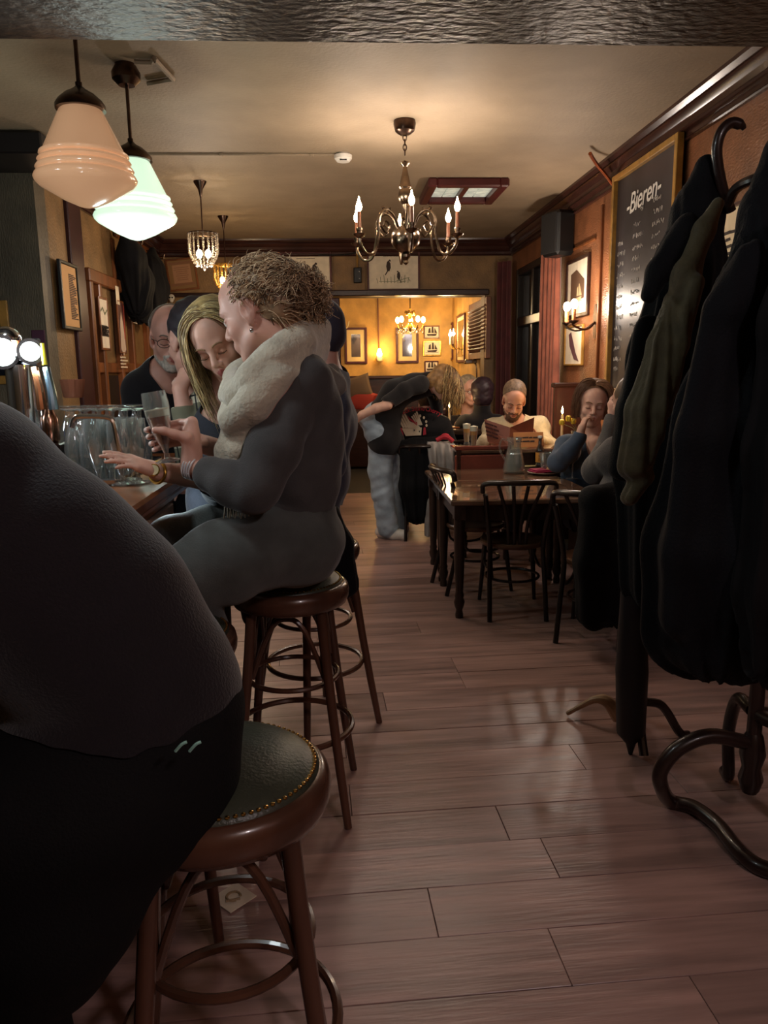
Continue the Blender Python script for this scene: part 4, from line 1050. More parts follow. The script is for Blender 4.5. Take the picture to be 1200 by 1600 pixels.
# bentwood cafe chairs
m_chair = mk('dark_bentwood', (30, 20, 17), .28, var=.2, vscale=6, coat=.2)
m_seat = mk('worn_ply_seat', (92, 62, 44), .3, var=.2, vscale=6, coat=.2)
def cafe_chair(label, x, y, rz, backh=.86):
    """faces +Y before rotation"""
    t = thing('cafe_chair', label, 'chair', (x, y, 0), 'bentwood cafe chairs')
    t.rotation_euler = (0, 0, rz); o = V(x, y, 0); zs = .45
    MB().lathe([(.0, zs - .02), (.19, zs - .025), (.2, zs - .012), (.2, zs), (.192, zs + .008), (.17, zs), (.0, zs - .002)], o, 36).build('seat', m_seat, t)
    for s_ in (-1, 1):
        MB().tube([o + V(.15 * s_, .15, zs - .02), o + V(.165 * s_, .175, .2), o + V(.18 * s_, .2, 0)], [.017, .015, .012], 10).build('front_leg', m_chair, t)
        MB().tube(spl([o + V(.17 * s_, -.26, 0), o + V(.165 * s_, -.2, .25), o + V(.16 * s_, -.16, zs), o + V(.185 * s_, -.2, .66), o + V(.2 * s_, -.235, backh - .06)], 5), .015, 10).build('rear_leg', m_chair, t)
        MB().tube(spl([o + V(.15 * s_, .14, zs - .04), o + V(.165 * s_, .1, .3), o + V(.165 * s_, -.1, .3), o + V(.16 * s_, -.15, zs - .04)], 5), .009, 8).build('side_arch', m_chair, t)
    MB().tube(spl([o + V(-.215, -.22, backh - .05), o + V(-.205, -.235, backh + .004), o + V(-.11, -.285, backh + .016), o + V(0, -.30, backh + .018), o + V(.11, -.285, backh + .016), o + V(.205, -.235, backh + .004), o + V(.215, -.22, backh - .05)], 5), .015, 10, flat=1.3).build('top_rail', m_chair, t)
    for k in range(4):
        f = (k - 1.5) / 1.5
        MB().tube(spl([o + V(.05 * f, -.17, zs), o + V(.065 * f, -.2, .62), o + V(.13 * f, -.285, backh)], 5), .011, 8, flat=.6).build('spindle', m_chair, t)
    MB().tube(arc(o + V(0, 0, .22), X_, Y_, .165, 0, 2 * math.pi, 33)[:-1], .009, 8, closed=True).build('leg_ring', m_chair, t)
    return t
ch1 = cafe_chair('dark bentwood chair pushed under the near end of carafe table', 1.07, 4.62, RAD(-4), .83)
c2 = dup(ch1, (.93, 5.15, 0), 'dark bentwood chair under the left side of carafe table', RAD(-80))
c3 = dup(ch1, (.78, 6.86, 0), 'bentwood chair draped with the black and grey jackets', RAD(-8))
c4 = dup(ch1, (1.45, 4.12, 0), 'dark bentwood chair of the grey-sleeved guest behind the coats', RAD(-30))
c5 = dup(ch1, (1.22, 6.68, 0), 'bentwood chair under the man in white sweater', RAD(175))

# ================================================================== things on the tables
def on(px_, py_, z): return atZ(px_, py_, z)
# carafe
p = on(803, 739, TZ); t = thing('water_carafe', 'glass carafe half full of water on the table', 'carafe', p)
CAR = [(.0, 0), (.05, .001), (.066, .006), (.068, .02), (.06, .07), (.048, .125), (.04, .16), (.04, .19), (.047, .215)]
MB().lathe(CAR + [(r - .003, z + .001) for r, z in CAR[::-1][:-3]] + [(.06, .012), (0, .01)], p, 32).build('glass', m_glass, t)
m_water = thin_glass('water', (236, 236, 228), .6, .02, .3)
MB().lathe([(0, .013), (.06, .015), (.063, .022), (.055, .07), (.046, .115), (.046, .1155), (0, .1155)], p, 32).build('water', m_water, t)
MB().tube(spl([p + V(-.045, -.02, .2), p + V(-.085, -.03, .205), p + V(-.095, -.03, .15), p + V(-.062, -.02, .085)], 6), .006, 8).build('handle', m_glass, t)
t.scale = (1.22,) * 3
# small bottle
p = on(843, 729, TZ); t = thing('small_bottle', 'small dark glass bottle with orange label behind the tumbler', 'bottle', p)
MB().lathe([(0, 0), (.026, .002), (.028, .01), (.028, .1), (.024, .12), (.012, .145), (.011, .18), (.014, .182), (.014, .19), (0, .19)], p, 20).build('glass', thin_glass('olive_glass', (120, 104, 50), .3, .04, .02), t)
MB().lathe([(.0285, .03), (.0285, .095)], p, 20).build('paper_label', mk('orange_label', (200, 140, 60), .6), t)
q = MB(); text_lines(q, p + V(0, -.0292, .06), X_, Z_, -Y_, -.017, .017, -.02, .02, 3, .004, rnd); q.build('lettering', m_ink, t, kind='stuff')
MB().lathe([(.015, .186), (.0155, .2), (0, .203)], p, 14).build('cap', m_white, t)
t.scale = (1.2,) * 3
# tumbler on plate edge
pl = on(850, 741, TZ); t = thing('dinner_plate', 'white plate with the magenta napkin on it', 'plate', pl); MB().lathe([(0, .002), (.07, .002), (.09, .01), (.12, .018), (.121, .021), (.09, .014), (.07, .007), (0, .007)], pl, 40).build('plate', mk('china', (224, 216, 200), .2), t)
m_nap = mk('magenta_napkin', (150, 26, 70), .8)
t = thing('magenta_napkin', 'folded magenta napkin lying on the white plate', 'napkin', pl + V(0, 0, .02)); q = MB(); Rn = np.array([[math.cos(.25), -math.sin(.25), 0], [math.sin(.25), math.cos(.25), 0], [0, 0, 1]])
q.box(pl + V(.0, 0, .026), (.2, .13, .01), Rn, b=.004); q.build('lower_fold', m_nap, t); MB().box(pl + V(.006, .004, .035), (.19, .12, .008), Rn, b=.003).build('upper_fold', m_nap, t)
p = pl + V(.02, .03, .04); t = thing('water_tumbler', 'faceted glass tumbler standing by the magenta napkin', 'tumbler', p)
rows = []
for z, r in ((0, .0), (.0, .03), (.03, .034), (.085, .041), (.095, .042), (.095, .039), (.03, .031), (.014, .027), (.014, 0)): rows.append([p + V(r * (1 - (.06 if j % 2 and .0 < z < .09 else 0)) * math.cos(2 * math.pi * j / 20), r * (1 - (.06 if j % 2 and 0 < z < .09 else 0)) * math.sin(2 * math.pi * j / 20), z) for j in range(20)])
MB().loft(rows, True).build('glass', m_glass, t, sharp=20)
t.scale = (1.2,) * 3
# paper, bread plate, cutlery
p = on(826, 728, TZ); tag(MB().box(p + V(0, .05, .002), (.16, .2, .003), np.array([[.97, -.24, 0], [.24, .97, 0], [0, 0, 1]]), b=0).build('paper_placemat', mk('cream_paper', (232, 216, 160), .7)), 'cream paper lying beside the water carafe', 'paper')
p = on(880, 742, TZ); tag(MB().box(p + V(.02, 0, .004), (.2, .12, .005), np.array([[.8, .6, 0], [-.6, .8, 0], [0, 0, 1]]), b=.001).build('paper_napkin', m_paperw), 'crumpled white paper napkin right of the plate', 'napkin')
p = on(878, 741, TZ); t = thing('bread_board', 'dark board of bread in front of the denim woman', 'board', p); MB().box(p + V(0, 0, .008), (.24, .14, .015), b=.005).build('board', m_table, t)
m_bread = mk('bread_crust', (196, 158, 104), .75, var=.15, vscale=30, bump=.4, bscale=50)
for k, dx in enumerate((-.05, .03)):
    o = MB().sph(p + V(dx, .0, .04 + .005 * k), (.065, .045, .024), 16, 10).build('bread_slice', m_bread); tag(o, ['left piece of pale bread on the dark board', 'right piece of pale bread on the dark board'][k], 'bread')
# wine glass
p = on(894, 748, TZ); t = thing('wine_glass', 'stemmed glass of red wine before the denim woman', 'wine glass', p)
WG = [(0, 0), (.034, .001), (.034, .004), (.008, .008), (.0045, .02), (.0045, .085), (.012, .094), (.036, .115), (.046, .145), (.045, .17), (.036, .215)]
MB().lathe(WG + [(.0345, .215), (.0435, .17), (.0445, .145), (.035, .117), (.01, .098), (0, .097)], p, 28).build('glass', m_glass, t)
MB().lathe([(0, .099), (.01, .1), (.034, .119), (.042, .136), (0, .136)], p, 28).build('red_wine', mk('red_wine', (60, 6, 14), .05, spec=.6), t)
t.scale = (1.22,) * 3
# two beers on the high table
BEER = [(0, 0), (.026, .001), (.026, .006), (.022, .02), (.026, .08), (.034, .17)]
m_beer = mk('lager', (214, 140, 30), .12, trans=.1, ior=1.33); m_foam = mk('beer_foam', (240, 230, 206), .7)
for k, (bx, by, lab) in enumerate(((729, 694, 'beer glass with foam, left of the two on the high table'), (740, 699, 'beer glass with foam, right and nearer of the two on high table'))):
    p = on(bx, by, T3); t = thing('beer_glass', lab, 'glass', p, 'beers on the high table')
    MB().lathe(BEER + [(.032, .17), (.0245, .08), (.02, .02), (0, .018)], p, 22).build('glass', m_glass, t)
    MB().lathe([(0, .0185), (.0195, .0205), (.0243, .08), (.029, .13), (0, .13)], p, 22).build('beer', m_beer, t); MB().lathe([(0, .1305), (.0293, .1305), (.0325, .168), (0, .176)], p, 22).build('foam', m_foam, t)
# orange menu card
a = on(796, 695, T3); p = atY(826, 687, 5.96); t = thing('menu_card', 'orange menu card leaning on the high table before the reader', 'menu card', p); R = np.array([[.995, 0, .0], [0, .94, .34], [0, -.34, .94]])
MB().box(p, (.24, .006, .12), R, b=.001).build('card', mk('orange_card', (206, 140, 84), .6), t)
q = MB(); text_lines(q, p, X_, R @ Z_, -(R @ Y_), -.1, .1, -.03, .03, 2, .012, rnd); cq = q.build('lettering', m_ink, t, kind='stuff'); cq.location = tuple(-(R @ Y_) * .0035)
# candles
def candle(label, base, h_, holder=True):
    t = thing('candle', label, 'candle', base); b_ = np.array(base, float)
    MB().lathe([(.0, 0), (.011, 0), (.0105, h_ - .01), (.008, h_), (0, h_ - .003)], b_, 14).build('wax_stick', m_wax, t)
    MB().lathe([(0, h_ + .004), (.007, h_ + .016), (.009, h_ + .028), (.005, h_ + .05), (0, h_ + .07)], b_, 10).build('flame', m_flame, t)
    MB().tube([b_ + V(0, 0, h_ - .004), b_ + V(0, 0, h_ + .012)], .0018, 5).build('wick', m_black, t)
    if holder: MB().lathe([(0, -.001), (.03, 0), (.032, .006), (.015, .012), (.014, .03), (.0115, .03)], b_, 16).build('holder', m_blackm, t)
    add_light('candle_flame', b_ + V(0, 0, h_ + .06), 1.6, (1, .66, .3), .012)
    return t
p = atY(704, 668, 7.45); t = thing('candle_tray', 'small wooden tray under the lit candle by the blonde waitress', 'tray', p); MB().box(p + V(0, 0, .004), (.24, .16, .014), b=.004).build('tray', m_mid, t); MB().box(p + V(0, 0, -.03), (.6, .5, .05), b=.01).build('table_top_below', m_table, t); MB().box(p + V(0, 0, -.6), (.08, .08, 1.1), b=.01).build('pedestal', m_table, t)
candle('lit white candle on the small wooden tray', atY(702, 668, 7.4) + V(0, 0, .013), .17)
p = atY(870, 672, 6.2); p[2] = max(p[2], T3); candle('lit white candle standing beside the yellow flowers', V(1.83, 6.2, T3), atY(870, 648, 6.2)[2] - T3)
# flowers
p = V(1.9, 6.1, T3); t = thing('yellow_tulips', 'yellow tulips in a small vase beside the candle', 'flowers', p)
MB().lathe([(0, 0), (.03, 0), (.035, .05), (.022, .1), (.026, .12), (.022, .12), (.02, .1), (0, .09)], p, 16).build('vase', m_glass, t)
for k, (fx, fy) in enumerate(((878, 662), (888, 656), (896, 660))):
    e = atY(fx, fy, 6.08); MB().tube(spl([p + V(0, 0, .05), p + V(.01 * k, 0, .13), e], 4), .003, 5).build('stem', m_sage, t); 
    q = MB()
    for j in range(5):
        a = 2 * math.pi * j / 5; q.sph(e + V(.012 * math.cos(a), .012 * math.sin(a), .01), (.012, .012, .024), 8, 6)
    q.build('blossom', mk('tulip_yellow', (226, 196, 60), .6), t)
# coaster on the floor below stool (beer mat)
p = atZ(365, 1402, .003); t = thing('beer_mat', 'white printed beer mat lying on the floor beneath nearest stool', 'coaster', p); R = np.array([[.7, -.7, 0], [.7, .7, 0], [0, 0, 1]]); MB().box(p, (.095, .095, .003), R, b=.001).build('card', m_paperw, t)
q = MB(); q.tube(arc(p + V(0, 0, .003), X_, Y_, .02, 0, 5.2, 14), .004, 5); q.tube([p + V(-.02, -.02, .003), p + V(.02, -.01, .003)], .004, 5); q.build('printed_emblem', mk('mat_tan', (150, 128, 96), .7), t)

# ================================================================== hat stands
m_stand = mk('hatstand_bentwood', (40, 26, 22), .3, coat=.25, var=.15, vscale=6)
m_pale = mk('pale_and_lit_wood', (170, 140, 110), .4, var=.15, vscale=8)  # pale wood; on the hat stand foot it paints light
def hat_stand(label, x, y, top, tubr=.02):
    t = thing('hat_stand', label, 'hat stand', (x, y, 0)); o = V(x, y, 0)
    MB().tube([o + V(0, 0, .1), o + V(0, 0, top)], [tubr * 1.1, tubr * .9], 12).build('pole', m_stand, t)
    MB().lathe([(0, .1), (.03, .11), (.04, .15), (.03, .19), (.042, .24), (.03, .3), (.02, .32)], o, 16).build('hub', m_stand, t)
    return t
t = hat_stand('bentwood hat stand nearest, hung with the big dark coats', 1.34, 2.27, 1.9, .022)
for pts, r in (([atY(1168, 1160, 2.27), atY(1110, 1150, 2.27), atY(1062, 1168, 2.27), atY(1034, 1200, 2.27), atY(1032, 1225, 2.27), atZ(1048, 1252, .026), atZ(1085, 1262, .026), atZ(1122, 1290, .026), atZ(1150, 1325, .026), atZ(1182, 1352, .026), atZ(1225, 1366, .026)], .025),  # the run along the floor is leg and its shadow in one
               ([V(1.36, 2.27, .38), V(1.5, 2.24, .36), V(1.58, 2.2, .2), V(1.56, 2.16, .04), V(1.62, 2.1, .022)], .022), ([V(1.34, 2.29, .38), V(1.36, 2.42, .36), V(1.38, 2.5, .2), V(1.38, 2.48, .05), V(1.4, 2.54, .022)], .022),
               ([V(1.34, 2.25, .38), V(1.38, 2.14, .36), V(1.42, 2.06, .2), V(1.42, 2.06, .05), V(1.46, 1.98, .022)], .022)):
    MB().tube(spl(pts, 6), r, 12).build('leg', m_stand, t)
for s_ in (-1, 1): MB().tube(spl([V(1.34, 2.27, 1.6), V(1.34 + .1 * s_, 2.25, 1.68), V(1.34 + .13 * s_, 2.22, 1.8), V(1.34 + .2 * s_, 2.2, 1.86)], 5), .013, 8).build('hook', m_stand, t)
t = hat_stand('second bentwood hat stand behind, carrying the olive scarf coat', 1.17, 2.85, 1.7)
for pts in ([V(1.17, 2.85, .2), V(1.21, 2.84, .17), V(1.28, 2.83, .15), V(1.36, 2.84, .03), V(1.4, 2.84, .015)], [V(1.17, 2.86, .2), V(1.19, 2.94, .2), V(1.22, 3.02, .1), V(1.23, 3.08, .015)], [V(1.17, 2.84, .2), V(1.16, 2.78, .2), V(1.15, 2.72, .1), V(1.15, 2.68, .02)]): MB().tube(spl(pts, 6), .018, 10).build('leg', m_stand, t)
# large curled hook of the rear stand reaching above the coats, built as one part of it
MB().tube(spl([atY(1142, 330, 2.6), atY(1128, 290, 2.58), atY(1120, 240, 2.56), atY(1126, 208, 2.55), atY(1142, 192, 2.55), atY(1158, 196, 2.55), atY(1163, 202, 2.55)], 6), [.017] * 30 + [.014, .012, .011, .01, .009, .008, .007], 12).build('hook', m_stand, t)
MB().tube(spl([atY(1138, 318, 2.56), atY(1150, 295, 2.5), atY(1178, 280, 2.4), atY(1215, 272, 2.35)], 5), .016, 10).build('hook', m_stand, t)
MB().tube(spl([atY(968, 1122, 2.98), atY(950, 1097, 3.0), atY(930, 1093, 3.02), atY(910, 1102, 3.05), atY(886, 1115, 3.08)], 6), [.03, .03, .03, .029, .028, .027, .026, .025, .024, .022, .02, .018, .017, .016, .015, .014, .013, .012, .012, .011, .011, .01, .01, .01, .009], 10).build('foot', m_pale, t)  # pale colour stands for light on top of a dark bentwood leg
# umbrella leaning at the rear stand
t = thing('umbrella', 'furled black umbrella standing among the coats at the rear hat stand', 'umbrella', atZ(985, 1178, 0)); a = atZ(985, 1178, 0); e = atY(990, 880, 2.72)
MB().tube([a, a + (e - a) * .06, a + (e - a) * .12, a + (e - a) * .45, e], [.008, .02, .055, .062, .04], 12).build('canopy', mk('black_nylon', (20, 18, 22), .5), t); MB().tube([e, e + V(0, 0, .12)], .012, 8).build('handle', m_pale, t)

# ================================================================== hanging clothes
m_coatA = mk('black_wool', (8, 8, 11), .8, sheen=.03, spec=.2, bump=.3, bscale=150)
m_coatB = mk('navy_black_wool', (9, 9, 14), .8, sheen=.03, spec=.2, bump=.3, bscale=150)
m_coatC = mk('maroon_black_wool', (13, 9, 11), .8, sheen=.03, spec=.2)
m_olive = mk('olive_scarf_cloth', (90, 80, 56), .75, var=.12, vscale=20, sheen=.2, bump=.2, bscale=120)
def cloth_thing(name, label, cat, S, mats, amp=.012, fr=18, partname='cloth', base=None, smooth=2):
    vs, fq, fl, vn = S.mesh(smooth)
    ph = np.arctan2(vs[:, 1] - vs[:, 1].mean(), vs[:, 0] - vs[:, 0].mean())
    fa = np.sin(ph * 9 + .8 * np.sin(vs[:, 2] * 2.3)) + .5 * np.sin(ph * 17 + 2 + .6 * np.sin(vs[:, 2] * 3.1))
    vs = vs + vn * (amp * .8 * fa * np.clip((vs[:, 2].max() - vs[:, 2]) * 1.6, .1, 1))[:, None]
    c = base if base is not None else V(vs[:, 0].mean(), vs[:, 1].mean(), vs[:, 2].min())
    t = thing(name, label, cat, c)
    for i, l in enumerate(S.labels):
        sel = fq[fl == i]; u, inv = np.unique(sel, return_inverse=True)
        raw_mesh(mats[l][0], vs[u], inv.reshape(-1, 4), [mats[l][1]], np.zeros(len(sel), int), t)
    return t
S = Sculpt(.011)
S.c([(1104, 258, 2.62, .035), (1090, 330, 2.66, .075), (1075, 420, 2.68, .11), (1058, 560, 2.7, .16), (1040, 720, 2.7, .17), (1040, 900, 2.7, .16)], 'shell', .05)
S.c([(1072, 360, 2.5, .05), (1030, 425, 2.48, .04), (1014, 462, 2.48, .03)], 'collar', .03)
S.c([(1010, 520, 2.6, .05), (985, 640, 2.6, .05), (968, 730, 2.6, .045)], 'sleeve', .03)
cloth_thing('black_coat', 'black coat with turned-out lapel hanging left on the rear stand', 'coat', S, dict(shell=('shell', m_coatA), collar=('collar', m_coatA), sleeve=('sleeve', m_coatA)))
S = Sculpt(.008)
S.c([(1122, 318, 2.44, .02), (1100, 360, 2.44, .03), (1072, 430, 2.44, .04), (1038, 540, 2.42, .046), (1008, 640, 2.42, .05), (990, 728, 2.42, .046)], 's', .03)
S.c([(1088, 440, 2.38, .024), (1060, 540, 2.38, .03), (1032, 640, 2.38, .03), (1010, 725, 2.39, .024)], 's', .02)
S.c([(1005, 745, 2.42, .03), (985, 778, 2.42, .028)], 's', .02)
cloth_thing('olive_scarf', 'thin olive-grey scarf hanging down over the black coat', 'scarf', S, dict(s=('cloth', m_olive)), amp=.007, fr=30)
S = Sculpt(.012)
S.c([(1218, 232, 2.1, .04), (1205, 330, 2.1, .07), (1190, 480, 2.08, .12), (1165, 650, 2.06, .16), (1150, 850, 2.06, .18), (1150, 985, 2.06, .15)], 'shell', .05)
S.c([(1150, 640, 2.08, .14), (1105, 850, 2.1, .165), (1085, 975, 2.12, .15)], 'shell', .05)
S.c([(1130, 500, 1.98, .05), (1096, 680, 1.97, .065), (1076, 860, 1.98, .07), (1062, 960, 2.0, .06)], 'sleeve', .04)
S.c([(1172, 400, 1.98, .04), (1140, 480, 1.96, .05)], 'collar', .03)
cloth_thing('dark_overcoat', 'large navy-black overcoat hanging in front on the nearest stand', 'coat', S, dict(shell=('shell', m_coatB), sleeve=('sleeve', m_coatB), collar=('collar', m_coatB)))
S = Sculpt(.012)
S.c([(1262, 330, 1.85, .05), (1248, 500, 1.85, .08), (1238, 700, 1.85, .1), (1228, 920, 1.85, .11), (1226, 1020, 1.85, .1)], 'shell', .05)
cloth_thing('maroon_coat', 'dark maroon coat at the right edge before the overcoat', 'coat', S, dict(shell=('shell', m_coatC)))
# coats on the left wall
S = Sculpt(.012); X0 = XL + .17
def cL(pts, l, k=.05): S.w([tuple(atX(p[0], p[1], X0)) + (p[2],) for p in pts], l, k)
cL([(196, 368, .05), (204, 400, .13), (212, 440, .16), (216, 475, .13)], 'a')
cL([(216, 440, .12), (219, 490, .1)], 'a')
cloth_thing('black_jacket', 'black jacket hanging high on the left wall, nearer one', 'jacket', S, dict(a=('shell', m_coatA)))
S = Sculpt(.012)
cL([(238, 392, .04), (236, 420, .13), (238, 450, .16), (236, 490, .12)], 'a')
cloth_thing('black_raincoat', 'black coat hanging high on the left wall, further one', 'coat', S, dict(a=('shell', m_coatB)))
t = thing('coat_rail', 'dark wall rail with hooks above the coats on left wall', 'coat rail', V(XL + .02, atX(215, 370, XL)[1], 2.86)); yc = ROOT[t.name][1]
MB().box((XL + .02, yc, 2.8), (.03, 1.9, .09), b=.008).build('board', m_mid, t)
for dy in (-.75, -.3, .2, .7): MB().tube(spl([(XL + .03, yc + dy, 2.8), (XL + .1, yc + dy, 2.78), (XL + .12, yc + dy, 2.83)], 5), .008, 6).build('hook', m_brass, t)
# pale walking sticks and little skull ornament
p = atY(250, 470, 9.0); t = thing('walking_sticks', 'two pale wooden sticks hanging in the left corner', 'walking stick', p)
for d_ in (0, 1): MB().tube([atY(243 + 5 * d_, 410, 9.1), atY(252 + 4 * d_, 452, 9.0), atY(256 + 4 * d_, 492, 9.0)], [.012, .016, .03], 8).build('stick', m_pale, t)
p = atY(268, 465, 9.35); t = thing('skull_ornament', 'small white skull ornament on the back wall', 'ornament', p)
MB().sph(p, (.038, .035, .04), 14, 10).sph(p + V(-.0, -.01, -.035), (.024, .024, .022), 10, 8).build('cranium', m_white, t)
for s_ in (-1, 1): MB().sph(p + V(.014 * s_, -.032, -.002), .0105, 8, 6).build('eye_socket', m_black, t)
MB().tube([p, p + V(0, .1, .02)], .01, 6).build('peg', m_blackm, t)
# clothing on the draped chair
S = Sculpt(.01)
S.c([(618, 698, 6.72, .05), (648, 694, 6.7, .05), (690, 690, 6.7, .05)], 's', .05)
S.c([(640, 710, 6.68, .09), (645, 760, 6.68, .11), (650, 800, 6.7, .1)], 's', .06); S.c([(662, 705, 6.68, .08), (665, 760, 6.68, .09), (660, 800, 6.7, .08)], 's', .06)
cloth_thing('black_winter_jacket', 'black jacket draped over the chair back beside waitress', 'jacket', S, dict(s=('shell', m_coatA)))
m_greyj = mk('grey_nylon', (140, 134, 130), .6, var=.06, vscale=14); 
def drape(rows, th, fold, nf, ph=0):
    """hanging cloth with a front and a back: rows of (x left, x right, y, depth Y) pixel spans"""
    out = []
    for r_, (xa, xb, yy, Y) in enumerate(rows):
        f = []; n = 26
        for i in range(n + 1):
            t_ = i / n; p = atY(xa + (xb - xa) * t_, yy, Y); a = fold * math.sin(nf * 2 * math.pi * t_ + ph + .5 * r_ * math.sin(3 * t_)) * min(1, .3 + r_ * .4); f.append(p + V(0, a - th * math.sin(math.pi * t_) ** .5, 0))
        bk = [p + V(0, th * 2, 0) for p in f[::-1]]
        out.append(f + bk)
    return out
t = thing('grey_sports_jacket', 'pale grey jacket with red stripes hung over the chair', 'jacket', atY(692, 745, 6.6))
MB().loft(drape([(668, 706, 690, 6.62), (668, 711, 694, 6.56), (670, 714, 712, 6.54), (673, 716, 732, 6.55), (676, 718, 752, 6.56)], .035, .02, 3.5), True).build('shell', m_greyj, t, sharp=180)
MB().loft(drape([(664, 688, 752, 6.62), (664, 684, 790, 6.62), (664, 680, 838, 6.62)], .02, .012, 2, 1), True).build('tail', m_greyj, t, sharp=180)
MB().tube(spl([atY(682, 688, 6.6), atY(696, 682, 6.59), atY(708, 690, 6.58)], 5), [.02] * 4 + [.028] * 3 + [.02] * 4, 8).build('red_lining', mk('red_lining', (176, 40, 54), .7), t)
for k, mm in enumerate((mk('red_stripe', (196, 44, 56), .6), m_white, mk('red_stripe', (196, 44, 56), .6))): MB().tube(spl([atY(710.5 + 2.6 * k, 696, 6.525), atY(712.5 + 2.4 * k, 722, 6.525), atY(714 + 2.4 * k, 748, 6.555)], 4), .006, 5, flat=.5).build('stripe', mm, t)
p = atY(651, 800, 6.85); t = thing('magenta_bag', 'small magenta bag on the floor under the draped chair', 'bag', p); MB().sph(p, (.07, .07, .12), 18, 12).build('pouch', mk('magenta_cloth', (150, 26, 66), .7), t); MB().tube(arc(p + V(0, 0, .1), X_, Z_, .04, 0, math.pi, 10), .006, 6).build('handle', m_black, t)

S = Sculpt(.011); S.w([(1.3, 3.86, .84, .05), (1.5, 3.92, .86, .05), (1.66, 4.0, .84, .05)], 's', .05)
for x, y_ in ((1.32, 3.84), (1.46, 3.86), (1.62, 3.94)): S.w([(x, y_, .8, .08), (x, y_ - .01, .5, .1), (x, y_, .22, .09)], 's', .06)
cloth_thing('darkening_coat', 'black coat added to darken the chair right of carafe table', 'coat', S, dict(s=('shell', m_coatA)))  # coat added so the chair and the space below it stay dark
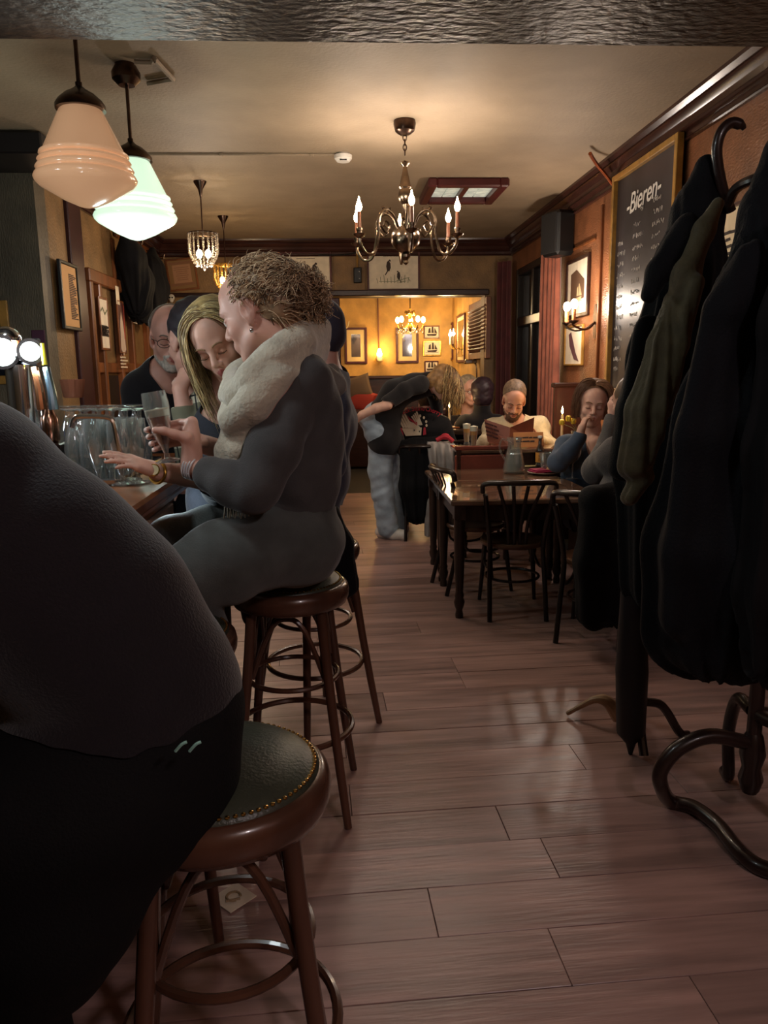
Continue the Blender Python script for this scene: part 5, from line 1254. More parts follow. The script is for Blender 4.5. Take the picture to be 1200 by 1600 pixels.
# ================================================================== people
def skin_mats(tag_, rgb, lip, iris=(70, 60, 50), brow=(90, 70, 50), beard=None):
    d = dict(skin=mk('skin_' + tag_, rgb, .5, var=.05, vscale=14, sub=.15), lip=mk('lips_' + tag_, lip, .45), eye=mk('eye_white', (226, 218, 208), .25), iris=mk('iris_' + tag_, iris, .2), brow=mk('brow_' + tag_, brow, .8))
    if beard: d['beard'] = mk('beard_' + tag_, beard, .85, var=.2, vscale=60)
    return d
class Head:
    def __init__(s, c, f, up=(0, 0, 1), sc=1.0):
        s.c = np.array(c, float); s.f = nrm(f); s.r = nrm(np.cross(s.f, np.array(up, float))); s.u = np.cross(s.r, s.f); s.sc = sc
        s.R = np.stack([s.r, s.f, s.u], 1)
    def __call__(s, x, y, z): return s.c + s.sc * (x * s.r + y * s.f + z * s.u)
    def add(s, S, lids=.35, beard=False, nose=1, smile=0, neck=None, nr=.052, ears=True, jaw=1.0, nl='skin', mouth_open=0):
        k = s.sc
        E = lambda c, r, l, kk=.012, b=0, sub=False: S.el(s(*c), np.array(r) * k, s.R, l, kk * k, b, sub)
        C = lambda a, b_, ra, rb, l, kk=.01, bi=0, sub=False: S.cap(s(*a), s(*b_), ra * k, rb * k, l, kk * k, None, bi, sub)
        E((0, -.015, .038), (.075, .097, .088), 'skin', .02)
        E((0, .028, -.035), (.058 * jaw, .06, .082), 'skin', .03)
        E((0, .055, .045), (.052, .035, .05), 'skin', .03)
        for q in (-1, 1):
            C((q * .05 * jaw, .0, -.06), (q * .016, .066, -.104), .018, .016, 'skin', .025)
            E((q * .038, .062, -.03), (.022, .02, .022), 'skin', .02)
        E((0, .07, -.104), (.02, .018, .017), 'skin', .02)
        C((-.034, .083, .022), (.034, .083, .022), .011, .011, 'skin', .016)
        for q in (-1, 1):
            E((q * .0315, .101, -.001), (.015, .018, .011), 'skin', .014, 0, True)
            if lids >= .8:
                E((q * .0315, .0785, -.002), (.0145, .0135, .0135), 'skin', .004)
            else:
                E((q * .0315, .0765, -.002), (.0125,) * 3, 'skin', .003)
                C((q * .019, .0875, .006 - .010 * lids), (q * .044, .081, .005 - .010 * lids), .0056, .0048, 'skin', .004, .001)

        C((0, .088, .012), (0, .109 + .004 * nose, -.03), .0075, .0125 * nose, 'skin', .012)
        for q in (-1, 1): E((q * .0125, .099, -.036), (.0085, .009, .0075), 'skin', .008)
        E((0, .082, -.066), (.03, .018, .022), 'skin', .015)
        for q in (-1, 1):
            C((0, .0985, -.062 + mouth_open * .003), (q * .02, .0905, -.066 + smile * .006), .0048, .003, 'lip', .004, .002)
            C((0, .0975, -.0725 - mouth_open * .004), (q * .019, .0895, -.068 + smile * .006), .0056, .003, 'lip', .004, .002)
        if ears:
            for q in (-1, 1):
                ax = s.R @ _rz(-q * .35)
                S.el(s(q * .077, -.012, -.005), np.array((.0095, .021, .033)) * k, ax, 'skin', .006 * k)
                S.el(s(q * .088, -.010, -.001), np.array((.009, .012, .019)) * k, ax, 'skin', .006 * k, 0, True)
                E((q * .0765, -.002, -.014), (.007, .006, .008), 'skin', .005)
                E((q * .075, -.008, -.035), (.008, .01, .011), 'skin', .006)
        if beard:
            E((0, .06, -.098), (.034, .028, .03), 'beard', .012, .003)
            for q in (-1, 1):
                C((q * .048, .01, -.075), (q * .02, .064, -.1), .02, .02, 'beard', .012, .001); C((0, .097, -.052), (q * .026, .083, -.066), .0055, .006, 'beard', .006, .003); C((q * .026, .083, -.066), (q * .022, .075, -.09), .008, .01, 'beard', .01, .002)
        if neck is not None: S.cap(s(0, -.03, -.06), neck, nr * k, (nr + .006) * k, nl, .03)
    def features(s, t, S, mats, lids=.35):
        """eyes, lashes and brows laid on the finished face"""
        lv = ((S.vs - s.c) @ s.R) / s.sc; fr_ = lv[lv[:, 1] > .02]
        def sy(x, z):
            mm = (np.abs(fr_[:, 0] - x) < .006) & (np.abs(fr_[:, 2] - z) < .006)
            return fr_[mm][:, 1].max() if mm.any() else .085
        for q in (-1, 1):
            pts = [(.013, .0205), (.022, .025), (.033, .0275), (.042, .0265), (.049, .0225)]
            MB().tube([s(q * x, sy(q * x, z) + .0003, z) for x, z in pts], np.array([.0026, .0031, .003, .0025, .0014]) * s.sc, 6).build('eyebrow', mats['brow'], t)
            if lids < .8:
                MB().sph(s(q * .0315, .0785, -.002), .0132 * s.sc, 16, 12).build('eye', mats['eye'], t); d = nrm(V(0, 1, -.18)); e0 = V(q * .0315, .0785, -.002)
                io = MB().lathe([(0, .0126), (.0058, .0124), (.0061, .0118)][::-1], s(*e0), 14, s.R @ np.stack([V(1, 0, 0), np.cross(d, V(1, 0, 0)), d], 1)); io.v = [tuple(s(*e0) + (np.array(v) - s(*e0)) * s.sc) for v in io.v]; io.build('iris', mats['iris'], t)
            zl = -.009 if lids >= .8 else .0045 - .006 * lids
            MB().tube([s(q * x, sy(q * x, zl + dz) + .0002, zl + dz) for x, dz in ((.017, .0005), (.025, -.002 if lids >= .8 else .003), (.034, -.003 if lids >= .8 else .0035), (.042, -.001 if lids >= .8 else .001), (.047, .001))], .0011 * s.sc, 5).build('eyelash', mats['iris'], t)
def hand(S, wrist, d, pn, th, curl=.5, s=1.0, l='skin', spread=.0, curls=None):
    """palm and five separate jointed fingers; d: wrist to knuckles, pn: palm normal, th: thumb side"""
    w_ = np.array(wrist, float); d = nrm(d); t = nrm(np.array(th, float) - d * d.dot(th)); p = nrm(np.array(pn, float) - d * d.dot(pn) - t * t.dot(pn))
    K = []
    for i, (o, ln, fl, fr) in enumerate(((.027, .086, .076, .0088), (.009, .09, .084, .009), (-.0095, .086, .078, .0086), (-.027, .078, .06, .0076))):
        kn = w_ + s * (d * ln + t * o); K.append(kn)
        S.cap(w_ + s * t * o * .55, kn, .0155 * s, .0125 * s, l, .012 * s)
        q = kn; dd = nrm(d + t * spread * (1.5 - i) * .3); c_ = curl if curls is None else curls[i]
        for j, (fx, rr) in enumerate(((.46, 1), (.31, .9), (.23, .8))):
            a = c_ * (.75 if j == 0 else 1.05)
            dd = nrm(dd * math.cos(a) + p * math.sin(a)); nx = nrm(dd)
            e = q + nx * fl * fx * s
            S.cap(q, e, fr * rr * s, fr * (rr - .1) * s, l, .004 * s); p_ = p
            p2 = nrm(p * math.cos(a) - (dd * 0 + nrm(d)) * math.sin(a)) if False else p
            q = e
            # keep bending in the palm plane
            dd = nx; 
            p = nrm(p - dd * dd.dot(p)) if abs(dd.dot(p)) < .99 else -nrm(d)
        p = nrm(np.array(pn, float) - d * d.dot(pn) - t * t.dot(pn))
    S.cap(w_ + s * d * .02, w_ + s * (d * .07 + t * .0), .02 * s, .018 * s, l, .012 * s)
    b0 = w_ + s * (d * .02 + t * .022); b1 = b0 + s * (.045 * nrm(t * .8 + d * .55 + p * .35)); b2 = b1 + s * .034 * nrm(d * .8 + t * .35 + p * .35); b3 = b2 + s * .026 * nrm(d * .9 + p * .45)
    S.cap(b0, b1, .0165 * s, .012 * s, l, .012 * s); S.cap(b1, b2, .011 * s, .0098 * s, l, .004 * s); S.cap(b2, b3, .0098 * s, .008 * s, l, .004 * s)
def strands(name, paths, r, mats, parent, n=4, taper=True):
    q = MB()
    for i, p in enumerate(paths):
        q.cur = i % len(mats); k = len(p); rr = np.full(k, r) * (np.clip(np.linspace(1.0, .25, k) * 1.4, 0, 1) if taper else 1)
        q.tube(p, rr, n)
    return q.build(name, mats, parent, sharp=180, kind='stuff')
def long_hair(h, n, length, rnd, rad=(.082, .104, .096), cen=(0, -.012, .04), part=0.0, grav=(0, 0, -1), wave=.006, push=None, step=.018, front=.5, fan=1.0, vol=.13):
    out = []; g = nrm(grav)
    for i in range(n):
        a = rnd.uniform(-math.pi, math.pi); q = rnd.uniform(.02, 1)
        x0 = part + rnd.uniform(-.012, .012); y0 = rnd.uniform(-.06, .072 * front + .02)
        side = 1 if i % 2 else -1
        lp = np.array([x0, y0, .0]); lp[2] = cen[2] + rad[2] * math.sqrt(max(.05, 1 - (x0 / rad[0]) ** 2 - ((y0 - cen[1]) / rad[1]) ** 2))
        d = nrm(V(side * 1, rnd.uniform(-.7, .1) * fan, .1)); P = [h(*lp)]; L_ = length * rnd.uniform(.7, 1.05); s_ = 0; ph = rnd.uniform(0, 6.28); v = h.R @ d
        Rr = np.array(rad) * rnd.uniform(1.0, 1.0 + vol)
        while s_ < L_:
            p = P[-1]; v = nrm(v * 1.0 + g * .32 + h.R @ V(0, -.06, 0)); p = p + v * step * h.sc
            lq = (h.R.T @ (p - h.c)) / h.sc - np.array(cen); e = np.linalg.norm(lq / Rr)
            if e < 1: lq = lq / e; p2 = h.c + h.sc * (h.R @ (lq + np.array(cen))); v = nrm(p2 - P[-1]); p = p2
            if push is not None:
                for (pc, pr) in push:
                    dd = p - pc; dn = np.linalg.norm(dd)
                    if dn < pr: p = pc + dd / dn * pr; v = nrm(p - P[-1])
            s_ += step * h.sc; P.append(p)
        P = np.array(P); m_ = len(P); tt = np.arange(m_) * step
        fall = np.clip((tt - .06) * 8, 0, 1)
        P += (np.sin(tt * 38 + ph) * wave * fall)[:, None] * h.r + (np.cos(tt * 33 + ph * 2) * wave * fall)[:, None] * h.f
        out.append(P)
    return out
def capsule_hair(S, h, parts, l='hair'):
    for c, r, kk in parts: S.el(h(*c), np.array(r) * h.sc, h.R, l, kk * h.sc, .0015)
def eyeglasses(t, h, mat, r=.021):
    q = MB()
    for s_ in (-1, 1):
        q.tube([h(s_ * .033 + r * 1.15 * math.cos(a), .1005 - .006 * abs(math.cos(a)) * (1 if s_ * math.cos(a) > 0 else 0), -.004 + r * .8 * math.sin(a)) for a in np.linspace(0, 2 * math.pi, 21)[:-1]], .0016 * h.sc, 5, closed=True)
        q.tube([h(s_ * .057, .094, .004), h(s_ * .076, .06, .006), h(s_ * .08, -.01, .01)], .0016 * h.sc, 5)
    q.tube([h(-.012, .102, .0), h(0, .106, .003), h(.012, .102, .0)], .0016 * h.sc, 5)
    return q.build('eyeglasses', mat, t)
SK1 = skin_mats('rosy', (206, 158, 140), (170, 100, 96)); SK2 = skin_mats('fair', (214, 170, 150), (176, 98, 92), brow=(140, 110, 80)); SK3 = skin_mats('ruddy', (202, 150, 132), (160, 90, 80), beard=(176, 166, 154), brow=(120, 108, 96)); SK4 = skin_mats('tan', (204, 150, 124), (150, 86, 76), beard=(92, 66, 50), brow=(80, 58, 42))
R_ = random.Random(11)
def clothm(name, rgb, **k):
    k.setdefault('var', .06); k.setdefault('vscale', 18); k.setdefault('bump', .2); k.setdefault('bscale', 220); k.setdefault('sheen', .15)
    if max(rgb) < 50: k.setdefault('spec', .25)
    return mk(name, rgb, .85, **k)
m_denim = clothm('pale_denim', (152, 166, 178), var=.12, vscale=9)

# ---------------------------------------------------------------- curly-haired woman on the second stool
t = thing('person', 'woman with curly updo, cream scarf and grey sweater sitting at bar, holding beer', 'person', (s2[0], s2[1], SH))
S = Sculpt(.0048)
h = Head(atY(404, 486, 2.31), (-.82, .40, -.32), (-.12, .02, 1), 1.1)
SWL = 'sweater'
S.w([(*atY(463, 832, 2.33), .118), (*atY(466, 832, 2.5), .118)], 'jeans', .05)
S.w([(*atY(470, 850, 2.36), .125), (*atY(474, 850, 2.5), .12)], 'jeans', .05)
S.w([(*atY(466, 750, 2.33), .118), (*atY(468, 750, 2.5), .11)], SWL, .06)
S.w([(*atY(466, 690, 2.34), .124), (*atY(472, 690, 2.5), .115)], SWL, .07)
S.w([(*atY(462, 640, 2.33), .128), (*atY(472, 640, 2.52), .115)], SWL, .07)
S.w([(*atY(430, 690, 2.4), .09), (*atY(420, 650, 2.45), .09)], SWL, .08)
S.w([(*atY(466, 596, 2.26), .078), (*atY(470, 590, 2.6), .075)], SWL, .07)
S.c([(448, 625, 2.22, .078), (428, 700, 2.14, .066), (398, 762, 2.1, .058)], SWL, .03)
S.c([(396, 764, 2.1, .058), (362, 756, 2.12, .05), (330, 742, 2.16, .042)], SWL, .025)
S.c([(332, 742, 2.16, .032), (300, 730, 2.19, .0285)], 'skin', .012)
# far arm
S.c([(440, 620, 2.6, .066), (395, 700, 2.62, .055), (372, 715, 2.56, .045)], SWL, .03)
S.c([(372, 712, 2.56, .036), (318, 694, 2.36, .029)], 'skin', .015)
# thighs and shins
S.c([(448, 845, 2.32, .122), (350, 878, 2.16, .104), (298, 897, 2.1, .078)], 'jeans', .05)
S.c([(440, 838, 2.52, .115), (330, 838, 2.6, .088), (268, 842, 2.56, .068)], 'jeans', .05)
S.c([(298, 897, 2.1, .075), (318, 985, 2.2, .058), (330, 1080, 2.28, .045)], 'jeans', .03)
S.c([(268, 842, 2.56, .066), (300, 940, 2.66, .055), (330, 1030, 2.7, .045)], 'jeans', .03)
S.c([(330, 1085, 2.28, .04), (300, 1105, 2.2, .036)], 'shoe', .02); S.c([(330, 1035, 2.7, .04), (300, 1050, 2.62, .036)], 'shoe', .02)
# head, neck and hair cap
h.add(S, lids=.5, neck=atY(462, 585, 2.42), nr=.055, nose=.9)
capsule_hair(S, h, [((0, -.036, .044), (.079, .094, .076), .015), ((0, -.07, -.01), (.066, .05, .06), .02)])
bun = atY(463, 462, 2.36)
S.el(bun, (.07, .066, .066), np.eye(3), 'hair', .02)
# scarf: thick cowl, hanging front end and hood fold behind
S.c([(494, 520, 2.44, .042), (466, 531, 2.27, .042), (428, 557, 2.19, .04), (396, 592, 2.15, .038), (374, 618, 2.2, .036), (366, 612, 2.34, .036), (376, 590, 2.5, .045), (440, 555, 2.56, .045), (494, 520, 2.46, .042)], 'scarf', .016)
S.c([(490, 549, 2.44, .04), (462, 562, 2.25, .04), (428, 592, 2.16, .04), (396, 632, 2.12, .042), (372, 660, 2.17, .038), (364, 648, 2.32, .036), (380, 620, 2.5, .05), (440, 580, 2.56, .05), (490, 549, 2.46, .04)], 'scarf', .016)
S.c([(378, 645, 2.13, .034), (362, 660, 2.15, .028)], 'scarf', .016)
S.c([(392, 650, 2.17, .04), (376, 705, 2.18, .036), (372, 750, 2.19, .036), (378, 780, 2.19, .032)], 'scarf', .012)
S.c([(368, 670, 2.19, .034), (358, 712, 2.2, .034), (352, 750, 2.21, .034), (360, 776, 2.2, .028)], 'scarf', .012)
S.c([(508, 585, 2.5, .028), (524, 604, 2.52, .026), (519, 580, 2.56, .02)], 'hood', .02)
m_sw = clothm('charcoal_knit', (68, 66, 66)); m_jn = clothm('olive_grey_denim', (78, 82, 80), var=.1, vscale=12); m_scf = clothm('cream_wool', (196, 188, 168), var=.05, bump=.5, bscale=90, sheen=.4)
m_h1 = mk('hair_ash', (148, 121, 92), .5, var=.2, vscale=30); m_h2 = mk('hair_pale', (212, 184, 148), .5, var=.15, vscale=30); m_h3 = mk('hair_brown', (84, 64, 46), .5)
finish(S, t, dict(SK1), dict(sweater=('sweater', m_sw, .005, .0028, 24), jeans=('jeans', m_jn, .005, .003, 22), scarf=('scarf', m_scf, .002, .0032, (12, 14, 46)), hood=('scarf_end', clothm('grey_wool', (122, 118, 110)), .003, .002, 30), shoe=('shoe', m_black, .006, 0, 1), hair=('hair', m_h1, .002, .0012, 60)))
h.features(t, S, SK1, .5)
paths = []
def curl(p0, nrm_, tan, L_, rr, turns):
    b2 = np.cross(nrm_, tan); q = []
    for f in np.linspace(0, 1, 20):
        a = f * turns * 2 * math.pi; q.append(p0 + tan * L_ * f - Z_ * .02 * f * f + rr * (math.cos(a) * nrm_ + math.sin(a) * b2))
    return np.array(q)
for i in range(2000):
    if i < 900:
        d = nrm([R_.gauss(0, 1) for _ in range(3)]); rr_ = V(.08, .074, .076); p0 = bun + d * rr_ * R_.uniform(.92, 1.2); n0 = d
        tan = nrm(np.cross(d, [R_.gauss(0, 1) for _ in range(3)]) + V(.25, 0, -.2))
        paths.append(curl(p0, n0, tan, R_.uniform(.02, .05), R_.uniform(.006, .014), R_.uniform(1.0, 2.0)))
    else:
        th = R_.uniform(-2.6, 2.6); ph = R_.uniform(-1.5, 1.1)
        lp = V(.086 * math.sin(th), 0, .055 + .0); d = V(math.sin(th) * math.cos(ph), math.sin(ph), math.cos(th) * math.cos(ph)); lp = V(0, -.036, .044) + d * V(.085, .099, .082)
        if (lp[2] < .02 and lp[1] > -.035) or (lp[1] > .03 and lp[2] < .085) or lp[2] < -.055: continue
        tan = nrm(h.R @ V(.2 * R_.gauss(0, 1), -1, .1 * R_.gauss(0, 1))); n0 = h.R @ d; tan = nrm(tan - n0 * tan.dot(n0))
        paths.append(curl(h(*lp), n0, tan, R_.uniform(.05, .10), R_.uniform(.004, .009), R_.uniform(.8, 1.9)))
for i in range(420):
    d = nrm([R_.gauss(0, 1), R_.gauss(0, 1) - .3, R_.gauss(0, 1)])
    if d[2] < -.75 or d[1] > .6: continue
    p0 = h(*(V(0, -.07, -.008) + d * V(.073, .056, .067))); n0 = h.R @ d; tan = nrm(bun - p0); tan = nrm(tan - n0 * tan.dot(n0)); paths.append(curl(p0, n0, tan, R_.uniform(.05, .08), R_.uniform(.002, .005), R_.uniform(.6, 1.4)))
strands('curls', paths, .0016, [m_h1, m_h2, m_h1, m_h2, m_h3], t, 3)
MB().sph(h(-.08, -.006, -.056), .0065, 8, 6).build('earring', m_chrome, t)
q = MB()
for i in range(12):
    p = atY(352 + i * 3.0, 786, 2.17 + .01 * (i % 3)); q.tube([p, p + V(.004 * (i % 3 - 1), 0, -.03), p + V(.01 * (i % 3 - 1), 0, -.06)], .0022, 5)
q.build('scarf_fringe', m_scf, t, kind='stuff')
q = MB(); c = atY(301, 731, 2.188); ax = nrm(atY(330, 742, 2.16) - c); u1 = nrm(np.cross(ax, Z_)); v1 = np.cross(ax, u1)
for k in range(4): q.tube(arc(c + ax * (k - 1.5) * .008, u1, v1, .0325, 0, 2 * math.pi, 25)[:-1], .0028, 6, closed=True)
q.build('silver_bracelet', mk('silver', (226, 226, 230), .3, .5), t)
# the hand closed on the beer glass (its own sculpt so the fingers stay apart)
gb, gt = atY(263, 722, 2.2), atY(239, 612, 2.2); gax = nrm(gt - gb); gl = np.linalg.norm(gt - gb)
S = Sculpt(.0032); wv = atY(300, 730, 2.19); gu = nrm(np.cross(gax, Y_)); gu = gu if gu[0] > 0 else -gu; gv = nrm(np.cross(gax, gu)); gv = gv if gv[1] > 0 else -gv
def G(f, a, r): return gb + gax * f * gl + r * (math.cos(a) * gu + math.sin(a) * gv)
for k, (f, rg) in enumerate(((.50, .038), (.40, .036), (.30, .033), (.21, .028))):
    fr = (.0096, .0098, .0092, .0082)[k]
    kn = G(f + .0, .12, rg + .05); pts = [kn, G(f + .015, .75, rg + .026), G(f + .012, 1.55, rg + .009), G(f, 2.3, rg + .007), G(f - .01, 2.95, rg + .006)]
    for j, (a, e) in enumerate(zip(pts[:-1], pts[1:])): S.cap(a, e, fr * (1.1 - .06 * j), fr * (1.04 - .06 * j), 'skin', .004)
    S.cap(wv, kn, .0235, .0135, 'skin', .015)
    S.el(pts[-1] + gu * -.002 , (.0062, .004, .0062), np.stack([gv, gu, gax], 1), 'nail', .002, .003)
S.cap(wv, G(.35, .1, .075), .026, .02, 'skin', .015)
tp = [G(.30, -.35, .075), G(.38, -.75, .056), G(.45, -1.2, .047), G(.48, -1.7, .045)]
for j, (a, e) in enumerate(zip(tp[:-1], tp[1:])): S.cap(a, e, .0155 - .002 * j, .0135 - .002 * j, 'skin', .006)
S.cap(wv, tp[0], .022, .016, 'skin', .012)
sk = dict(SK1); sk['nail'] = mk('pearly_nail', (236, 216, 208), .25)
finish(S, t, sk, {}, body='hand')
S = Sculpt(.0036); hand(S, atY(318, 694, 2.36), atY(285, 672, 2.3) - atY(318, 694, 2.36), V(-.2, -.1, -1), V(.2, -.8, .3), .75, 1.0); finish(S, t, dict(SK1), {}, body='hand')
# beer glass in that hand
R = np.stack([gu, gv, gax], 1); R[:, 1] = np.cross(gax, gu); T2 = thing('beer_glass', 'tulip glass of amber beer with foam held by the curly-haired woman', 'glass', gb)
k = gl / .2; TG = [(0, 0), (.035, .001), (.035, .005), (.009, .012), (.0065, .026), (.011, .042), (.025, .08), (.034, .13), (.036, .165), (.033, .2)]
MB().lathe([(r, z * k) for r, z in TG] + [(r - .002, z * k) for r, z in TG[::-1][:-4]] + [(.006, .05 * k), (0, .05 * k)], gb, 28, R).build('glass', m_glass, T2)
MB().lathe([(0, .051 * k), (.008, .0515 * k), (.0225, .081 * k), (.0315, .13 * k), (0, .13 * k)], gb, 28, R).build('beer', mk('amber_beer', (176, 84, 28), .06, trans=.25, ior=1.33), T2)
MB().lathe([(0, .1305 * k), (.0318, .1305 * k), (.0333, .152 * k), (.02, .15 * k), (0, .155 * k)], gb, 28, R).build('foam', m_foam, T2)

# ---------------------------------------------------------------- man in dark sweater on the nearest stool
t = thing('person', 'broad man in black sweater seen from behind, leaning on bar at the near stool', 'person', (SA[0] - .3, SA[1], SH))
S = Sculpt(.009); y = 1.2
S.c([(225, 1205, y, .15), (218, 1130, y, .155)], 'pants', .05)
S.c([(200, 1065, y, .162), (135, 975, y, .158), (48, 890, y, .15), (-40, 815, y + .02, .15)], 'sweater', .04)
S.c([(-70, 780, y + .02, .14), (-130, 740, y + .03, .125)], 'sweater', .04)
S.c([(120, 1065, y + .1, .165), (40, 980, y + .14, .16), (-50, 890, y + .16, .15)], 'sweater', .04)
S.c([(-80, 740, y - .03, .09), (-60, 730, y + .05, .09)], 'sweater', .06)
S.c([(-130, 770, y - .1, .08), (-210, 880, y - .2, .06), (-330, 800, y - .1, .05)], 'sweater', .04)
S.c([(-60, 720, y + .3, .085), (-190, 800, y + .34, .06), (-330, 780, y + .3, .05)], 'sweater', .04)
for zz in (1, 0):
    S.c([(190, 1215, y - .06 + .2 * zz, .13), (20, 1275, y - .12 + .28 * zz, .105), (-60, 1310, y - .14 + .3 * zz, .085)], 'pants', .05)
    S.c([(-60, 1310, y - .14 + .3 * zz, .085), (20, 1500, y - .06 + .26 * zz, .068), (70, 1690, y + .26 * zz, .05)], 'pants', .03)
    S.c([(70, 1700, y + .26 * zz, .05), (-50, 1730, y + .2 * zz, .045)], 'shoe', .02)
S.c([(120, 1260, y - .1, .13), (90, 1380, y - .1, .12), (70, 1480, y - .1, .1)], 'pants', .06)
hd = Head(atY(-205, 600, y + .06), (-.9, .35, -.3), (0, 0, 1), 1.0); hd.add(S, neck=atY(-110, 700, y + .05), nr=.06)
capsule_hair(S, hd, [((0, -.03, .052), (.082, .1, .086), .015)])
hand(S, atY(-335, 800, y - .1), (-1, .1, -.1), (0, 0, -1), (0, -1, .3), .6); hand(S, atY(-335, 780, y + .3), (-1, -.1, -.1), (0, 0, -1), (0, 1, .3), .6)
o = finish(S, t, dict(SK4), dict(sweater=('sweater', clothm('ink_knit', (26, 22, 27), bump=.3, sheen=.3), .006, .005, 9), pants=('trousers', clothm('black_denim', (12, 12, 14), sheen=0), .005, .003, 14), shoe=('shoe', m_black, .006, 0, 1), hair=('hair', m_h3, .002, .002, 50)))
q = MB()
for dx in (0, 22): q.tube(spl([atY(274 + dx, 1174, y - .22), atY(284 + dx, 1163, y - .222), atY(292 + dx, 1159, y - .22)], 4), .0022, 5)
sticks = q
q.build('pocket_stitching', mk('teal_stitch', (150, 200, 190), .5), t)

# ---------------------------------------------------------------- blonde woman facing us beyond
t = thing('person', 'blonde woman with long hair looking down at the beer, gold watch arm on bar', 'person', (-.4, 2.8, SH))
S = Sculpt(.0048); h = Head(atY(342, 534, 2.6), (-.12, -.86, -.42), (-.32, 0, 1), 1.0)
h.add(S, lids=.95, neck=atY(350, 640, 2.78), nr=.05, nose=.95)
capsule_hair(S, h, [((0, -.035, .055), (.078, .098, .084), .015), ((0, -.07, -.04), (.062, .05, .08), .02)])
S.w([(*atY(330, 690, 2.84), .1), (*atY(430, 690, 2.88), .1)], 'top', .06); S.w([(*atY(340, 780, 2.86), .11), (*atY(410, 780, 2.9), .11)], 'top', .06); S.w([(*atY(345, 850, 2.86), .13), (*atY(400, 850, 2.9), .13)], 'trousers', .06)
S.w([(*atY(345, 660, 2.84), .07), (*atY(420, 655, 2.86), .07)], 'top', .05)
S.c([(330, 680, 2.8, .065), (345, 760, 2.6, .055), (335, 752, 2.46, .047)], 'top', .03)
S.c([(335, 750, 2.46, .042), (290, 742, 2.36, .034), (247, 737, 2.27, .0275)], 'skin', .015)
S.c([(425, 680, 2.85, .06), (430, 760, 2.75, .05), (380, 775, 2.6, .045)], 'top', .03)
for zz, x0 in ((0, 350), (1, 400)): S.c([(x0, 860, 2.84, .11), (x0 - 80, 880, 2.7, .085)], 'trousers', .05); S.c([(x0 - 80, 880, 2.7, .08), (x0 - 60, 1010, 2.75, .05)], 'trousers', .03)
hand(S, atY(247, 737, 2.27), atY(190, 716, 2.2) - atY(247, 737, 2.27), V(0, 0, -1), V(0, 1, .1), .16, 1.0, curls=(.1, .15, .2, .25))
hb = [mk('blonde_light', (206, 190, 140), .5, var=.15, vscale=30), mk('blonde_mid', (170, 148, 98), .5, var=.15, vscale=30), mk('blonde_dark', (120, 100, 70), .5)]  # three strand tones of blonde
finish(S, t, dict(SK2), dict(top=('top', clothm('navy_jersey', (46, 50, 60)), .005, .003, 20), trousers=('trousers', clothm('dark_trousers', (34, 34, 40)), .005, 0, 1), hair=('hair', hb[1], .002, .002, 60)))
h.features(t, S, SK2, .95)
strands('long_strands', long_hair(h, 700, .40, R_, part=-.01, wave=.003, rad=(.077, .1, .094), front=.5, grav=(.32, .1, -1), vol=.06, push=[(atY(345, 690, 2.86), .13)]), .0017, hb, t, 3)
c = atY(246, 738, 2.262); ax = nrm(atY(290, 742, 2.36) - c); u1 = nrm(np.cross(ax, Z_)); v1 = np.cross(ax, u1); q = MB()
q.tube(arc(c, u1, v1, .031, 0, 2 * math.pi, 29)[:-1], .005, 8, closed=True); wo = q.build('gold_watch', m_gold, t)
fn = nrm(V(-.1, -1, .35)); fu = nrm(np.cross(fn, Z_)); Rw = np.stack([fu, np.cross(fn, fu), fn], 1); fc_ = c + fn * .029
MB().lathe([(0, 0), (.0175, 0), (.0185, .004), (.0165, .007), (.0155, .005), (0, .005)], fc_, 26, Rw).build('watch_case', m_gold, wo); MB().lathe([(0, .0052), (.0148, .0054), (0, .0058)], fc_, 22, Rw).build('watch_dial', mk('dial', (226, 214, 170), .3), wo)

# ---------------------------------------------------------------- dark-haired man in plaid shirt, chin on hand
def plaid():
    m = mk('plaid_shirt', (150, 148, 124), .85); nt = m.node_tree; N, L = nt.nodes, nt.links; b = N['Principled BSDF']
    tc = N.new('ShaderNodeTexCoord'); sp = N.new('ShaderNodeSeparateXYZ'); mp = N.new('ShaderNodeMapping'); mp.inputs['Rotation'].default_value = (0, RAD(12), 0)
    L.new(tc.outputs['Object'], mp.inputs[0]); L.new(mp.outputs[0], sp.inputs[0])
    def band(sock, per, off, wid):
        a = N.new('ShaderNodeMath'); a.operation = 'ADD'; a.inputs[1].default_value = 10 + off; L.new(sock, a.inputs[0])
        f = N.new('ShaderNodeMath'); f.operation = 'MODULO'; f.inputs[1].default_value = per; L.new(a.outputs[0], f.inputs[0])
        c_ = N.new('ShaderNodeMath'); c_.operation = 'LESS_THAN'; c_.inputs[1].default_value = wid; L.new(f.outputs[0], c_.inputs[0]); return c_.outputs[0]
    def mx(a, c2, fac):
        m_ = N.new('ShaderNodeMix'); m_.data_type = 'RGBA'; L.new(fac, m_.inputs[0]); (L.new(a, m_.inputs[6]) if not isinstance(a, tuple) else setattr(m_.inputs[6], 'default_value', a)); m_.inputs[7].default_value = c2; return m_.outputs[2]
    col = lin((186, 182, 160)); o = mx(col, lin((112, 112, 92)), band(sp.outputs[0], .13, 0, .06)); o = mx(o, lin((112, 112, 92)), band(sp.outputs[2], .14, .0, .06))
    for ax in (0, 2):
        for off in (.0, .018, .036): o = mx(o, lin((34, 34, 34)), band(sp.outputs[ax], .13 if ax == 0 else .14, off + .02, .006))
    L.new(o, b.inputs['Base Color']); return m
t = thing('person', 'dark-haired man in plaid shirt seen from behind, chin resting on hand', 'person', (-.6, 3.0, SH))
S = Sculpt(.0055); h = Head(atY(300, 532, 2.98), (-.6, .72, -.18), (.04, 0, 1), 1.06)
